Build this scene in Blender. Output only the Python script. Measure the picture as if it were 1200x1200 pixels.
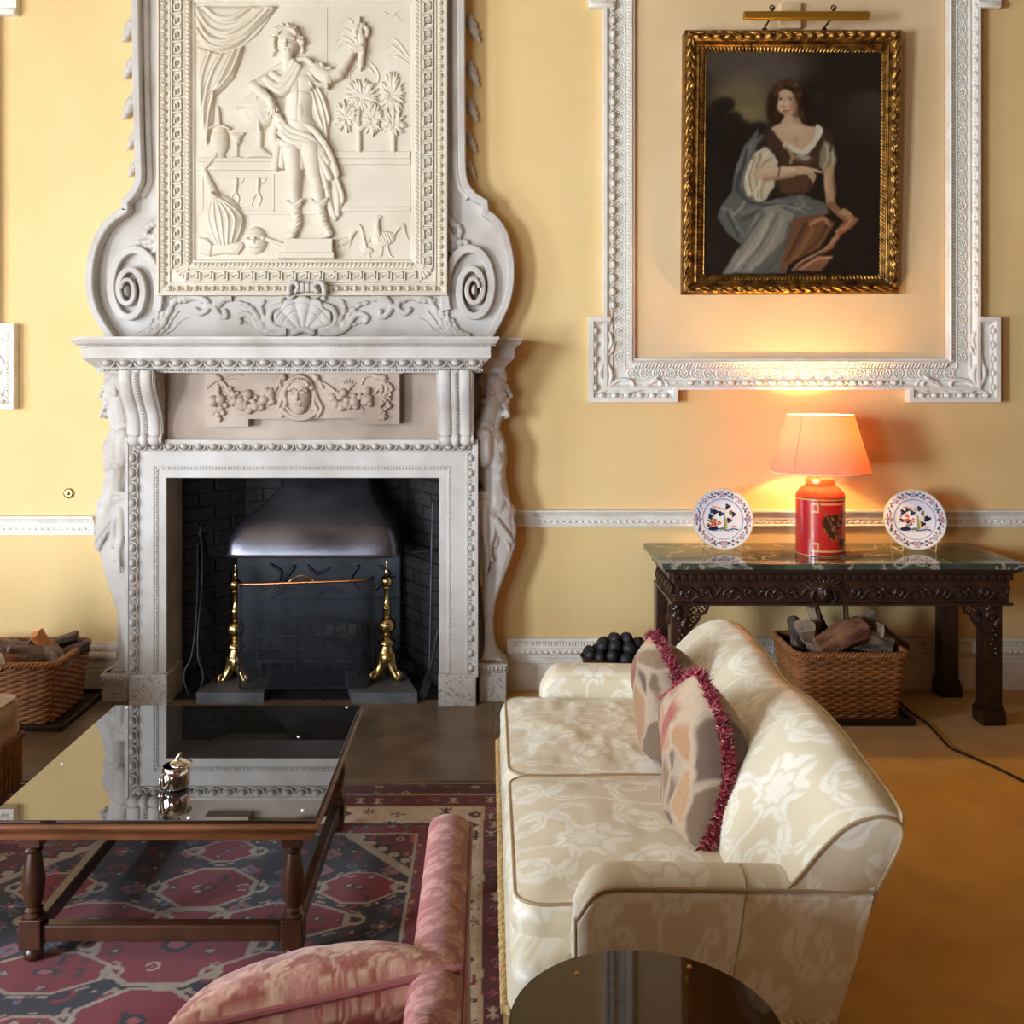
import bpy, bmesh, math, random
import numpy as np
from mathutils import Matrix, Vector, Euler

for _o in list(bpy.data.objects):
    bpy.data.objects.remove(_o)
SC = bpy.context.scene
COL = SC.collection
rnd = random.Random(7)
PI = math.pi

# ------------------------------------------------------------------ camera
D0, EYE, FPX, VX, VY = 5.556, 1.70, 1200.0, 573.0, 440.0
_cd = bpy.data.cameras.new('camera')
CAM = bpy.data.objects.new('camera', _cd)
COL.objects.link(CAM)
CAM.location = (0, -D0, EYE)
CAM.rotation_euler = (PI / 2, 0, 0)
_cd.sensor_width = 36.0
_cd.lens = 36.0 * FPX / 1200.0
_cd.shift_x = (600 - VX) / 1200.0
_cd.shift_y = -(600 - VY) / 1200.0
_cd.clip_start = 0.05
SC.camera = CAM

# ------------------------------------------------------------------ light
SC.view_settings.view_transform = 'Standard'
SC.view_settings.look = 'None'
SC.view_settings.gamma = 1.0
SC.view_settings.use_curve_mapping = False
SC.view_settings.exposure = 0.93
_w = bpy.data.worlds.new('sky_world')
SC.world = _w
_w.use_nodes = True
_w.node_tree.nodes['Background'].inputs[0].default_value = (0.75, 0.85, 1.0, 1)
_w.node_tree.nodes['Background'].inputs[1].default_value = 0.6

def area(name, loc, rot, sx, sy, power, color):
    l = bpy.data.lights.new(name, 'AREA')
    l.shape = 'RECTANGLE'; l.size = sx; l.size_y = sy
    l.energy = power; l.color = color
    o = bpy.data.objects.new(name, l)
    COL.objects.link(o)
    o.location = loc; o.rotation_euler = rot
    return o
RX0, RX1, RY0, RZ1 = -5.3, 6.2, -9.6, 5.4      # room limits
# daylight standing in the window openings (two in the left wall, two in the wall behind the camera)
DAY = (0.76, 0.88, 1.0)
LEFT_WIN = [(-4.2, -2.8), (-7.4, -5.6)]
FRONT_WIN = [(-4.9, -3.5), (-3.3, -1.9)]   # bay behind the camera; the L-shaped corner is added to shade the right
RXC, RYC = -1.6, -6.4
LW = [130, 520]; FW = [120, 150]
for a, b in LEFT_WIN:
    area('daylight', (RX0 - 0.12, (a + b) / 2, 1.6), (0, -PI / 2, 0), 2.3, b - a, LW.pop(0), DAY)
for a, b in FRONT_WIN:
    area('daylight', ((a + b) / 2, RY0 - 0.12, 1.6), (PI / 2, 0, 0), b - a, 2.3, FW.pop(0), DAY)

# ------------------------------------------------------------------ pixel helper
def W(px, py, Y=0.0):
    """photo pixel on the plane y=Y -> world point"""
    d = D0 + Y
    return Vector(((px - VX) * d / FPX, Y, EYE - (py - VY) * d / FPX))
def WX(px, Y=0.0): return (px - VX) * (D0 + Y) / FPX
def WZ(py, Y=0.0): return EYE - (py - VY) * (D0 + Y) / FPX
def PXM(Y=0.0): return (D0 + Y) / FPX

# ------------------------------------------------------------------ materials
def srgb(r, g, b):
    f = lambda c: (c / 12.92 if c <= 0.04045 else ((c + 0.055) / 1.055) ** 2.4)
    return (f(r / 255), f(g / 255), f(b / 255))
MATS = {}
def mat(name, col, rough=0.6, metal=0.0, col2=None, nscale=8.0, nlo=0.35, nhi=0.7, bump=0.0, bscale=60.0, bdist=0.004,
        spec=0.5, ior=None, attr=None, attr2=None, sheen=0.0, alpha=1.0, coat=0.0, stretch=None, detail=5.0, emit=None, trans=0.0, rough2=None):
    m = bpy.data.materials.new(name); m.use_nodes = True
    nt = m.node_tree; N = nt.nodes; L = nt.links
    b = N['Principled BSDF']
    b.inputs['Base Color'].default_value = (*col, 1)
    b.inputs['Roughness'].default_value = rough
    b.inputs['Metallic'].default_value = metal
    b.inputs['Specular IOR Level'].default_value = spec
    if ior: b.inputs['IOR'].default_value = ior
    if sheen: b.inputs['Sheen Weight'].default_value = sheen
    if alpha < 1: b.inputs['Alpha'].default_value = alpha
    if coat: b.inputs['Coat Weight'].default_value = coat
    if trans: b.inputs['Transmission Weight'].default_value = trans
    if emit:
        b.inputs['Emission Color'].default_value = (*emit[0], 1); b.inputs['Emission Strength'].default_value = emit[1]
    tc = N.new('ShaderNodeTexCoord')
    vec = tc.outputs['Object']
    if stretch:
        mp = N.new('ShaderNodeMapping'); mp.inputs['Scale'].default_value = stretch
        L.new(vec, mp.inputs['Vector']); vec = mp.outputs['Vector']
    csock = None
    if attr:                                    # colour attribute
        a = N.new('ShaderNodeAttribute'); a.attribute_name = attr
        csock = a.outputs['Color']
    if attr2:                                   # float attribute mixing col -> attr2 colour
        a = N.new('ShaderNodeAttribute'); a.attribute_name = 'pat'
        mx = N.new('ShaderNodeMix'); mx.data_type = 'RGBA'
        mx.inputs[6].default_value = (*col, 1); mx.inputs[7].default_value = (*attr2, 1)
        L.new(a.outputs['Fac'], mx.inputs[0]); csock = mx.outputs[2]
        if rough2 is not None:
            mr = N.new('ShaderNodeMapRange'); mr.inputs[3].default_value = rough; mr.inputs[4].default_value = rough2
            L.new(a.outputs['Fac'], mr.inputs[0]); L.new(mr.outputs[0], b.inputs['Roughness'])
    if col2 is not None:
        nz = N.new('ShaderNodeTexNoise'); nz.inputs['Scale'].default_value = nscale; nz.inputs['Detail'].default_value = detail
        L.new(vec, nz.inputs['Vector'])
        mr = N.new('ShaderNodeMapRange'); mr.inputs[1].default_value = nlo; mr.inputs[2].default_value = nhi
        L.new(nz.outputs['Fac'], mr.inputs[0])
        mx = N.new('ShaderNodeMix'); mx.data_type = 'RGBA'
        L.new(mr.outputs[0], mx.inputs[0])
        if csock: L.new(csock, mx.inputs[6])
        else: mx.inputs[6].default_value = (*col, 1)
        mx.inputs[7].default_value = (*col2, 1)
        csock = mx.outputs[2]
    if csock: L.new(csock, b.inputs['Base Color'])
    if bump:
        nz = N.new('ShaderNodeTexNoise'); nz.inputs['Scale'].default_value = bscale; nz.inputs['Detail'].default_value = 4
        L.new(vec, nz.inputs['Vector'])
        bp = N.new('ShaderNodeBump'); bp.inputs['Strength'].default_value = bump; bp.inputs['Distance'].default_value = bdist
        L.new(nz.outputs['Fac'], bp.inputs['Height']); L.new(bp.outputs['Normal'], b.inputs['Normal'])
    MATS[name] = m
    return m

# ------------------------------------------------------------------ mesh collecting
class MB:
    def __init__(s): s.v = []; s.f = []; s.m = []; s.sm = {}
    def add(s, vs, fs, mi=0, flat=False):
        n = len(s.v)
        if flat: s.sm.update((len(s.f)+i, 1) for i in range(len(fs)))
        s.v.extend([tuple(p) for p in vs]); s.f.extend([tuple(i + n for i in f) for f in fs]); s.m.extend([mi] * len(fs)); return s
    def box(s, a, b, mi=0, bev=0.0):
        x0, y0, z0 = [min(p, q) for p, q in zip(a, b)]; x1, y1, z1 = [max(p, q) for p, q in zip(a, b)]
        if bev <= 0:
            s.add([(x0,y0,z0),(x1,y0,z0),(x1,y1,z0),(x0,y1,z0),(x0,y0,z1),(x1,y0,z1),(x1,y1,z1),(x0,y1,z1)],
                  [(0,3,2,1),(4,5,6,7),(0,1,5,4),(1,2,6,5),(2,3,7,6),(3,0,4,7)], mi, True); return s
        bm = bmesh.new(); bmesh.ops.create_cube(bm, size=1)
        for v in bm.verts:
            v.co = Vector(((x0+x1)/2 + v.co.x*(x1-x0), (y0+y1)/2 + v.co.y*(y1-y0), (z0+z1)/2 + v.co.z*(z1-z0)))
        bmesh.ops.bevel(bm, geom=bm.edges[:], offset=min(bev, (x1-x0)/2.1, (y1-y0)/2.1, (z1-z0)/2.1), segments=2, affect='EDGES', profile=0.5)
        bm.verts.index_update()
        s.add([v.co[:] for v in bm.verts], [[v.index for v in f.verts] for f in bm.faces], mi, True); bm.free(); return s
    def lathe(s, prof, c=(0,0,0), n=24, mi=0, axis='Z', sx=1.0, sy=1.0):
        vs = []; fs = []
        for r, z in prof:
            for k in range(n):
                a = 2*PI*k/n; x, y = r*math.cos(a)*sx, r*math.sin(a)*sy
                p = (x, y, z) if axis == 'Z' else ((z, x, y) if axis == 'X' else (x, z, y))
                vs.append((c[0]+p[0], c[1]+p[1], c[2]+p[2]))
        for i in range(len(prof)-1):
            for k in range(n):
                fs.append((i*n+k, i*n+(k+1) % n, (i+1)*n+(k+1) % n, (i+1)*n+k))
        fs.append(tuple(reversed(range(n)))); fs.append(tuple((len(prof)-1)*n+k for k in range(n)))
        return s.add(vs, fs, mi)
    def tube(s, pts, r, n=8, mi=0, cap=True, flat=1.0):
        pts = [Vector(p) for p in pts]; m = len(pts)
        rr = r if hasattr(r, '__len__') else [r]*m
        vs = []; fs = []; up = None
        for i, p in enumerate(pts):
            t = (pts[min(i+1, m-1)] - pts[max(i-1, 0)]); t.normalize()
            if up is None:
                up = Vector((0,0,1)) if abs(t.z) < 0.9 else Vector((0,1,0))
            u = t.cross(up)
            if u.length < 1e-6: u = t.orthogonal()
            u.normalize(); v = u.cross(t); v.normalize(); up = v
            for k in range(n):
                a = 2*PI*k/n
                vs.append(p + (u*math.cos(a) + v*math.sin(a)*flat)*rr[i])
        for i in range(m-1):
            for k in range(n):
                fs.append((i*n+k, i*n+(k+1) % n, (i+1)*n+(k+1) % n, (i+1)*n+k))
        if cap: fs.append(tuple(reversed(range(n)))); fs.append(tuple((m-1)*n+k for k in range(n)))
        return s.add(vs, fs, mi)
    def ball(s, c, r, n=10, m=6, mi=0, rot=None):
        r = r if hasattr(r, '__len__') else (r, r, r)
        vs = [Vector((0,0,1))]; fs = []
        for i in range(1, m):
            for k in range(n):
                a = PI*i/m; b = 2*PI*k/n
                vs.append(Vector((math.sin(a)*math.cos(b), math.sin(a)*math.sin(b), math.cos(a))))
        vs.append(Vector((0,0,-1)))
        for k in range(n): fs.append((0, 1+k, 1+(k+1) % n))
        for i in range(m-2):
            for k in range(n): fs.append((1+i*n+k, 1+(i+1)*n+k, 1+(i+1)*n+(k+1) % n, 1+i*n+(k+1) % n))
        e = 1+(m-1)*n
        for k in range(n): fs.append((e, e-n+(k+1) % n, e-n+k))
        out = []
        for v in vs:
            q = Vector((v.x*r[0], v.y*r[1], v.z*r[2]))
            if rot is not None: q = rot @ q
            out.append(q + Vector(c))
        return s.add(out, fs, mi)
    def prism(s, poly, y0, y1, mi=0, bev=0.0):
        """XZ polygon extruded along Y (y0 back, y1 front)"""
        n = len(poly)
        if bev > 0:
            # inset the front rim
            cx = sum(p[0] for p in poly)/n; cz = sum(p[1] for p in poly)/n
            ins = offset_poly(poly, -bev)
            vs = [(x, y0, z) for x, z in poly] + [(x, y1+bev, z) for x, z in poly] + [(x, y1, z) for x, z in ins]
            fs = [tuple(range(n)), tuple(reversed(range(2*n, 3*n)))]
            for k in range(n):
                j = (k+1) % n
                fs.append((k, j, n+j, n+k)); fs.append((n+k, n+j, 2*n+j, 2*n+k))
            return s.add(vs, fs, mi)
        vs = [(x, y0, z) for x, z in poly] + [(x, y1, z) for x, z in poly]
        fs = [tuple(range(n)), tuple(reversed(range(n, 2*n)))]
        for k in range(n):
            j = (k+1) % n; fs.append((k, j, n+j, n+k))
        return s.add(vs, fs, mi)

def offset_poly(poly, o):
    n = len(poly)
    A = sum(poly[i][0]*poly[(i+1) % n][1]-poly[(i+1) % n][0]*poly[i][1] for i in range(n))
    sg = 1 if A > 0 else -1
    out = []
    for i in range(n):
        p0, p1, p2 = Vector(poly[i-1]), Vector(poly[i]), Vector(poly[(i+1) % n])
        d1 = (p1-p0).normalized(); d2 = (p2-p1).normalized()
        n1 = Vector((d1.y, -d1.x))*sg; n2 = Vector((d2.y, -d2.x))*sg
        b = n1+n2
        if b.length < 1e-5: b = n1.copy()
        b.normalize(); c = max(0.65, b.dot(n1))
        out.append(tuple(p1 + b*(o/c)))
    return out

def mesh_arrays(name, V, F, smooth=True, sharp=40):
    me = bpy.data.meshes.new(name)
    V = np.asarray(V, dtype=np.float32); F = np.asarray(F, dtype=np.int32)
    k = F.shape[1]
    me.vertices.add(len(V)); me.vertices.foreach_set('co', V.ravel())
    me.loops.add(F.size); me.loops.foreach_set('vertex_index', F.ravel())
    me.polygons.add(len(F))
    me.polygons.foreach_set('loop_start', np.arange(0, F.size, k, dtype=np.int32))
    try: me.polygons.foreach_set('loop_total', np.full(len(F), k, dtype=np.int32))
    except Exception: pass
    me.update(calc_edges=True); me.validate()
    if smooth:
        me.polygons.foreach_set('use_smooth', np.ones(len(me.polygons), dtype=bool))
    return me
def set_color(me, C, name='Col'):
    a = me.color_attributes.new(name, 'FLOAT_COLOR', 'POINT')
    C = np.asarray(C, dtype=np.float32)
    if C.shape[1] == 3: C = np.hstack([C, np.ones((len(C), 1), np.float32)])
    a.data.foreach_set('color', C.ravel())
def set_pat(me, P):
    a = me.attributes.new('pat', 'FLOAT', 'POINT'); a.data.foreach_set('value', np.asarray(P, dtype=np.float32).ravel())
def link(o, parent=None):
    COL.objects.link(o)
    if parent is not None:
        o.parent = parent
        o.matrix_parent_inverse = parent_inv(parent)
    return o
def parent_inv(p):
    m = Matrix.Identity(4)
    while p is not None:
        m = m @ p.matrix_basis.inverted() if p.parent is None else m @ (p.matrix_parent_inverse @ p.matrix_basis).inverted()
        p = p.parent
    return m
def mesh_of(name, mb, mats, smooth=True, sharp=50, fixn=True):
    me = bpy.data.meshes.new(name)
    me.from_pydata(mb.v, [], mb.f)
    for m in (mats if isinstance(mats, (list, tuple)) else [mats]): me.materials.append(MATS[m] if isinstance(m, str) else m)
    if any(mb.m): me.polygons.foreach_set('material_index', mb.m)
    if fixn:
        bm = bmesh.new(); bm.from_mesh(me); bmesh.ops.recalc_face_normals(bm, faces=bm.faces[:]); bm.to_mesh(me); bm.free()
    if smooth:
        me.polygons.foreach_set('use_smooth', [i not in mb.sm for i in range(len(me.polygons))])
        me.set_sharp_from_angle(angle=math.radians(sharp))
        if mb.sm: me.polygons.foreach_set('use_smooth', [i not in mb.sm for i in range(len(me.polygons))])
    me.update()
    return me
def obj(name, mb, mats, parent=None, smooth=True, sharp=50, label=None, fixn=True):
    me = mb if isinstance(mb, bpy.types.Mesh) else mesh_of(name, mb, mats, smooth, sharp, fixn)
    if isinstance(mb, bpy.types.Mesh) and mats and not me.materials:
        for m in (mats if isinstance(mats, (list, tuple)) else [mats]): me.materials.append(MATS[m])
    o = bpy.data.objects.new(name, me)
    link(o, parent)
    if label: o['label'] = label
    return o
def inst(name, me, loc, parent=None, rot=(0,0,0), sc=(1,1,1)):
    o = bpy.data.objects.new(name, me)
    o.location = loc; o.rotation_euler = rot; o.scale = sc if hasattr(sc, '__len__') else (sc, sc, sc)
    return link(o, parent)
def tag(o, label, cat=None, group=None, kind=None):
    o['label'] = label
    if cat: o['category'] = cat
    if group: o['group'] = group
    if kind: o['kind'] = kind
    return o
def thing(name, label, cat, loc=(0,0,0), group=None, kind=None, rot=(0,0,0)):
    o = bpy.data.objects.new(name, None); o.empty_display_size = 0.1
    o.location = loc; o.rotation_euler = rot
    COL.objects.link(o)
    return tag(o, label, cat, group, kind)
def struct(name, mb, mats, label, cat=None, parent=None, **k):
    o = obj(name, mb, mats, parent, **k); o['kind'] = 'structure'
    o['label'] = label
    if cat: o['category'] = cat
    return o

# ------------------------------------------------------------------ surfaces
def grid_faces(nu, nv, wrap_u=False, wrap_v=False, flip=False):
    iu = np.arange(nu if wrap_u else nu-1); iv = np.arange(nv if wrap_v else nv-1)
    A, B = np.meshgrid(iu, iv, indexing='ij')
    A2 = (A+1) % nu; B2 = (B+1) % nv
    F = np.stack([A*nv+B, A2*nv+B, A2*nv+B2, A*nv+B2], -1).reshape(-1, 4)
    return F[:, ::-1] if flip else F
def frame_sweep(path, prof, closed=False, Y0=0.0, mb=None, mi=0):
    """path [(X,Z)], profile [(offset to the left of travel, height towards the viewer)]"""
    n = len(path); P = [Vector(p) for p in path]; out = []
    for i in range(n):
        if closed: a, b, c = P[i-1], P[i], P[(i+1) % n]
        else: a, b, c = P[max(i-1, 0)], P[i], P[min(i+1, n-1)]
        d1 = (b-a) if (b-a).length > 1e-9 else (c-b); d2 = (c-b) if (c-b).length > 1e-9 else (b-a)
        d1.normalize(); d2.normalize()
        n1 = Vector((-d1.y, d1.x)); n2 = Vector((-d2.y, d2.x))
        m = n1+n2
        if m.length < 1e-6: m = n1.copy()
        m.normalize(); m = m/max(0.3, m.dot(n1))
        out.append([(b.x+m.x*o, Y0-h, b.y+m.y*o) for o, h in prof])
    k = len(prof); mb = mb or MB()
    vs = [p for r in out for p in r]; fs = []
    for i in range(n if closed else n-1):
        j = (i+1) % n
        for q in range(k-1): fs.append((i*k+q, i*k+q+1, j*k+q+1, j*k+q))
    if not closed:
        fs.append(tuple(range(k))); fs.append(tuple(reversed(range((n-1)*k, n*k))))
    mb.add(vs, fs, mi); return mb
def band(path, wid, hgt, Y0, bev=0.004, base=0.0, mb=None):
    """raised band of varying width along an XZ path"""
    n = len(path); P = [Vector(p) for p in path]; mb = mb or MB(); vs = []; fs = []
    for i in range(n):
        t = P[min(i+1, n-1)]-P[max(i-1, 0)]; t.normalize(); nn = Vector((-t.y, t.x))
        w = wid[i] if hasattr(wid, '__len__') else wid; h = hgt[i] if hasattr(hgt, '__len__') else hgt
        b = min(bev, w*0.3)
        for o, hh in ((-w/2, -base), (-w/2, h-b), (-w/2+b, h), (w/2-b, h), (w/2, h-b), (w/2, -base)):
            q = P[i]+nn*o; vs.append((q.x, Y0-hh, q.y))
    for i in range(n-1):
        for q in range(5): fs.append((i*6+q, i*6+q+1, i*6+q+7, i*6+q+6))
    fs.append(tuple(range(6))); fs.append(tuple(reversed(range((n-1)*6, n*6))))
    mb.add(vs, fs); return mb
def crom(pts, per=8):
    P = [np.array(p, float) for p in pts]; out = []
    for i in range(len(P)-1):
        p0, p1, p2, p3 = P[max(i-1, 0)], P[i], P[i+1], P[min(i+2, len(P)-1)]
        for k in range(per):
            t = k/per
            out.append(0.5*((2*p1)+(-p0+p2)*t+(2*p0-5*p1+4*p2-p3)*t*t+(-p0+3*p1-3*p2+p3)*t**3))
    out.append(P[-1]); return out

# ------------------------------------------------------------------ carved relief (height field in photo pixels on a real plane)
class Relief:
    def __init__(s, x0, y0, x1, y1, step=0.8):
        s.step = step
        s.xs = np.arange(x0, x1+step, step); s.ys = np.arange(y0, y1+step, step)
        s.X, s.Y = np.meshgrid(s.xs, s.ys); s.H = np.full(s.X.shape, -3.0)
    def win(s, x0, y0, x1, y1, pad=3):
        i0 = np.searchsorted(s.xs, x0-pad); i1 = np.searchsorted(s.xs, x1+pad)
        j0 = np.searchsorted(s.ys, y0-pad); j1 = np.searchsorted(s.ys, y1+pad)
        return slice(max(j0, 0), j1), slice(max(i0, 0), i1)
    def smax(s, w, h, k):
        a = s.H[w]
        if a.size == 0: return
        if k <= 0: s.H[w] = np.maximum(a, h); return
        t = np.clip(0.5+0.5*(h-a)/k, 0, 1)
        s.H[w] = a*(1-t)+h*t+k*t*(1-t)*(np.maximum(a, h) > -1.5)
    def cap(s, x0, y0, x1, y1, r0, r1=None, c0=0.0, c1=None, flat=1.0, k=1.0):
        r1 = r0 if r1 is None else r1; c1 = c0 if c1 is None else c1
        R = max(r0, r1)
        w = s.win(min(x0, x1)-R, min(y0, y1)-R, max(x0, x1)+R, max(y0, y1)+R)
        X, Y = s.X[w], s.Y[w]
        dx, dy = x1-x0, y1-y0; L2 = dx*dx+dy*dy+1e-9
        t = np.clip(((X-x0)*dx+(Y-y0)*dy)/L2, 0, 1)
        d = np.hypot(X-x0-t*dx, Y-y0-t*dy); r = r0+(r1-r0)*t; c = c0+(c1-c0)*t
        h = np.where(d < r, c+flat*np.sqrt(np.maximum(r*r-d*d, 0)), np.minimum(c, 0)-(d-r)*2.0)
        h = np.where((d >= r) & (c > 0), -(d-r)*2.0, h)
        s.smax(w, h, k); return s
    def ell(s, x, y, rx, ry, rot=0.0, c=0.0, h=None, k=1.0, pw=0.5):
        R = max(rx, ry); w = s.win(x-R, y-R, x+R, y+R); X, Y = s.X[w]-x, s.Y[w]-y
        a = math.radians(rot); u = X*math.cos(a)+Y*math.sin(a); v = -X*math.sin(a)+Y*math.cos(a)
        q = (u/rx)**2+(v/ry)**2; H = min(rx, ry) if h is None else h
        hh = np.where(q < 1, c+H*np.maximum(1-q, 0)**pw, -(np.sqrt(q)-1)*min(rx, ry)*2)
        s.smax(w, hh, k); return s
    def stroke(s, pts, r0, r1=None, c0=0.0, c1=None, flat=1.0, k=0.8, per=6, lobes=0, lobe=0.3, mid=None):
        P = crom(pts, per); n = len(P); r1 = r0 if r1 is None else r1; c1 = c0 if c1 is None else c1
        def R(t):
            r = r0+(r1-r0)*t if mid is None else (r0*(1-2*t)+mid*2*t if t < .5 else mid*(2-2*t)+r1*(2*t-1))
            if lobes: r *= 1-lobe+lobe*abs(math.sin(lobes*PI*t))
            return r
        for i in range(n-1):
            t0, t1 = i/(n-1), (i+1)/(n-1)
            s.cap(*P[i][:2], *P[i+1][:2], R(t0), R(t1), c0+(c1-c0)*t0, c0+(c1-c0)*t1, flat, k)
        return s
    def dist(s, pts, per=6):
        P = crom(pts, per) if per else [np.array(p, float) for p in pts]
        D = np.full(s.X.shape, 1e9)
        for a, b in zip(P[:-1], P[1:]):
            w = s.win(min(a[0], b[0]), min(a[1], b[1]), max(a[0], b[0]), max(a[1], b[1]), 8)
            X, Y = s.X[w], s.Y[w]; dx, dy = b[0]-a[0], b[1]-a[1]
            t = np.clip(((X-a[0])*dx+(Y-a[1])*dy)/(dx*dx+dy*dy+1e-9), 0, 1)
            D[w] = np.minimum(D[w], np.hypot(X-a[0]-t*dx, Y-a[1]-t*dy))
        return D
    def groove(s, pts, w=1.0, d=1.5, per=6):
        D = s.dist(pts, per); s.H = np.where(s.H > 0, np.maximum(s.H-d*np.exp(-(D/w)**2), 0.2), s.H); return s
    def ridge(s, pts, w=1.0, d=1.5, per=6):
        D = s.dist(pts, per); s.H = np.where(s.H > 0, s.H+d*np.exp(-(D/w)**2), s.H); return s
    def poly(s, pts, h=3.0, soft=2.0, k=0.5):
        """flat raised area with rounded border"""
        x = [p[0] for p in pts]; y = [p[1] for p in pts]; w = s.win(min(x), min(y), max(x), max(y)); X, Y = s.X[w], s.Y[w]
        ins = np.zeros(X.shape, bool); D = np.full(X.shape, 1e9); n = len(pts)
        for i in range(n):
            (xa, ya), (xb, yb) = pts[i], pts[(i+1) % n]
            c = ((ya > Y) != (yb > Y)) & (X < (xb-xa)*(Y-ya)/((yb-ya) if abs(yb-ya) > 1e-9 else 1e-9)+xa)
            ins ^= c
            dx, dy = xb-xa, yb-ya; t = np.clip(((X-xa)*dx+(Y-ya)*dy)/(dx*dx+dy*dy+1e-9), 0, 1)
            D = np.minimum(D, np.hypot(X-xa-t*dx, Y-ya-t*dy))
        q = np.clip(D/soft, 0, 1)
        hh = np.where(ins, h*np.sqrt(1-(1-q)**2), -D*2); s.smax(w, hh, k); return s
    def build(s, name, Yp, m, parent=None, scale=1.0, label=None):
        keep = s.H > 0
        cell = keep[:-1, :-1] | keep[1:, :-1] | keep[:-1, 1:] | keep[1:, 1:]
        ny, nx = s.X.shape; idx = np.arange(ny*nx).reshape(ny, nx)
        F = np.stack([idx[:-1, :-1][cell], idx[1:, :-1][cell], idx[1:, 1:][cell], idx[:-1, 1:][cell]], -1)
        used = np.unique(F); mp = np.zeros(ny*nx, np.int64); mp[used] = np.arange(len(used)); F = mp[F]
        k = PXM(Yp); x = s.X.ravel()[used]; y = s.Y.ravel()[used]; h = np.maximum(s.H.ravel()[used], -1.5)
        V = np.stack([(x-VX)*k, Yp-h*k*scale, EYE-(y-VY)*k], -1)
        return obj(name, mesh_arrays(name, V, F), m, parent, label=label)

def organic(name, prims, voxel, m, parent=None, smooth=4, label=None):
    """union of tapered capsules and ellipsoids fused into one continuous surface"""
    mb = MB()
    for p in prims:
        if p[0] == 'c':
            a, b = Vector(p[1]), Vector(p[2]); r0, r1 = p[3], p[4]
            mb.ball(a, r0, 10, 8); mb.ball(b, r1, 10, 8)
            if (a-b).length > 1e-4: mb.tube([a, b], [r0, r1], 12)
        else:
            mb.ball(p[1], p[2], 14, 10, rot=p[3] if len(p) > 3 else None)
    me = mesh_of(name+'_src', mb, m, smooth=False)
    t = bpy.data.objects.new(name+'_src', me); COL.objects.link(t)
    r = t.modifiers.new('r', 'REMESH'); r.mode = 'VOXEL'; r.voxel_size = voxel; r.use_smooth_shade = True
    if smooth:
        q = t.modifiers.new('s', 'SMOOTH'); q.iterations = smooth; q.factor = 0.5
    dg = bpy.context.evaluated_depsgraph_get(); dg.update()
    me2 = bpy.data.meshes.new_from_object(t.evaluated_get(dg)); me2.name = name
    bpy.data.objects.remove(t); bpy.data.meshes.remove(me)
    me2.materials.clear(); me2.materials.append(MATS[m])
    me2.polygons.foreach_set('use_smooth', np.ones(len(me2.polygons), dtype=bool))
    o = bpy.data.objects.new(name, me2); link(o, parent)
    if label: o['label'] = label
    return o

# ------------------------------------------------------------------ patterns
def smooth01(x, a, b):
    t = np.clip((x-a)/(b-a), 0, 1); return t*t*(3-2*t)
def vnoise(x, y, seed=0):
    """value noise"""
    xi = np.floor(x).astype(np.int64); yi = np.floor(y).astype(np.int64); fx = x-xi; fy = y-yi
    def hh(a, b):
        n = (a*374761393+b*668265263+seed*1442695041) & 0x7fffffff
        n = ((n ^ (n >> 13))*1274126177) & 0x7fffffff
        return ((n ^ (n >> 16)) & 0xffff)/65535.0
    u = fx*fx*(3-2*fx); v = fy*fy*(3-2*fy)
    return (hh(xi, yi)*(1-u)+hh(xi+1, yi)*u)*(1-v)+(hh(xi, yi+1)*(1-u)+hh(xi+1, yi+1)*u)*v
def fbm(x, y, o=4, seed=0):
    s = 0; a = 0.5
    for i in range(o): s = s+a*vnoise(x*2**i, y*2**i, seed+i*17); a *= 0.5
    return s
def damask(u, v, pu=0.44, pv=0.60):
    """woven damask figure, 0 ground .. 1 figure"""
    out = np.zeros_like(u); k = pu/.44
    wv = 0.010*k*(fbm(u*12/k, v*12/k, 2, 3)-.5)
    sf = .0035*k
    for ox, oy in ((0, 0), (.5, .5)):
        x = ((u/pu+ox) % 1-.5)*.44+wv/k; y = ((v/pv+oy) % 1-.5)*.60+wv/k
        r = np.hypot(x, y*.85); th = np.arctan2(x, y)
        R = 0.085*(0.70+0.30*np.abs(np.cos(3.5*th)))*(1+0.30*np.cos(th))
        fl = smooth01(R-r, -sf, sf)*(1-.85*smooth01(.006-np.abs(r-.55*R), -.002, .003))*(1-.8*smooth01(np.cos(7*th)-.80, 0, .15)*(r > .58*R))
        out = np.maximum(out, fl)
        for sgn in (-1, 1):
            xx = x*sgn
            for cx, cy, cr, w0, nl, a0, a1 in ((.075, -.105, .085, .026, 5, -2.6, 2.2), (.085, .150, .060, .020, 5, -1.2, 2.9), (.150, -.01, .050, .016, 4, -2.9, 1.2)):
                rr = np.hypot(xx-cx, y-cy); aa = np.arctan2(y-cy, xx-cx); t = np.clip((aa-a0)/(a1-a0), 0, 1)
                wid = w0*(.35+.65*np.abs(np.sin(nl*PI*t)))*np.sin(PI*t)**.5
                lf = smooth01(wid-np.abs(rr-cr), -sf, sf)*(1-.85*smooth01(.0035-np.abs(rr-cr), -.002, .002))*(aa > a0)*(aa < a1)
                out = np.maximum(out, lf*(xx > 0))
        st = smooth01(.006-np.abs(x-.02*np.sin(y*18)), -.002, .003)*(y < -.06); out = np.maximum(out, st*.8)
    return out
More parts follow.
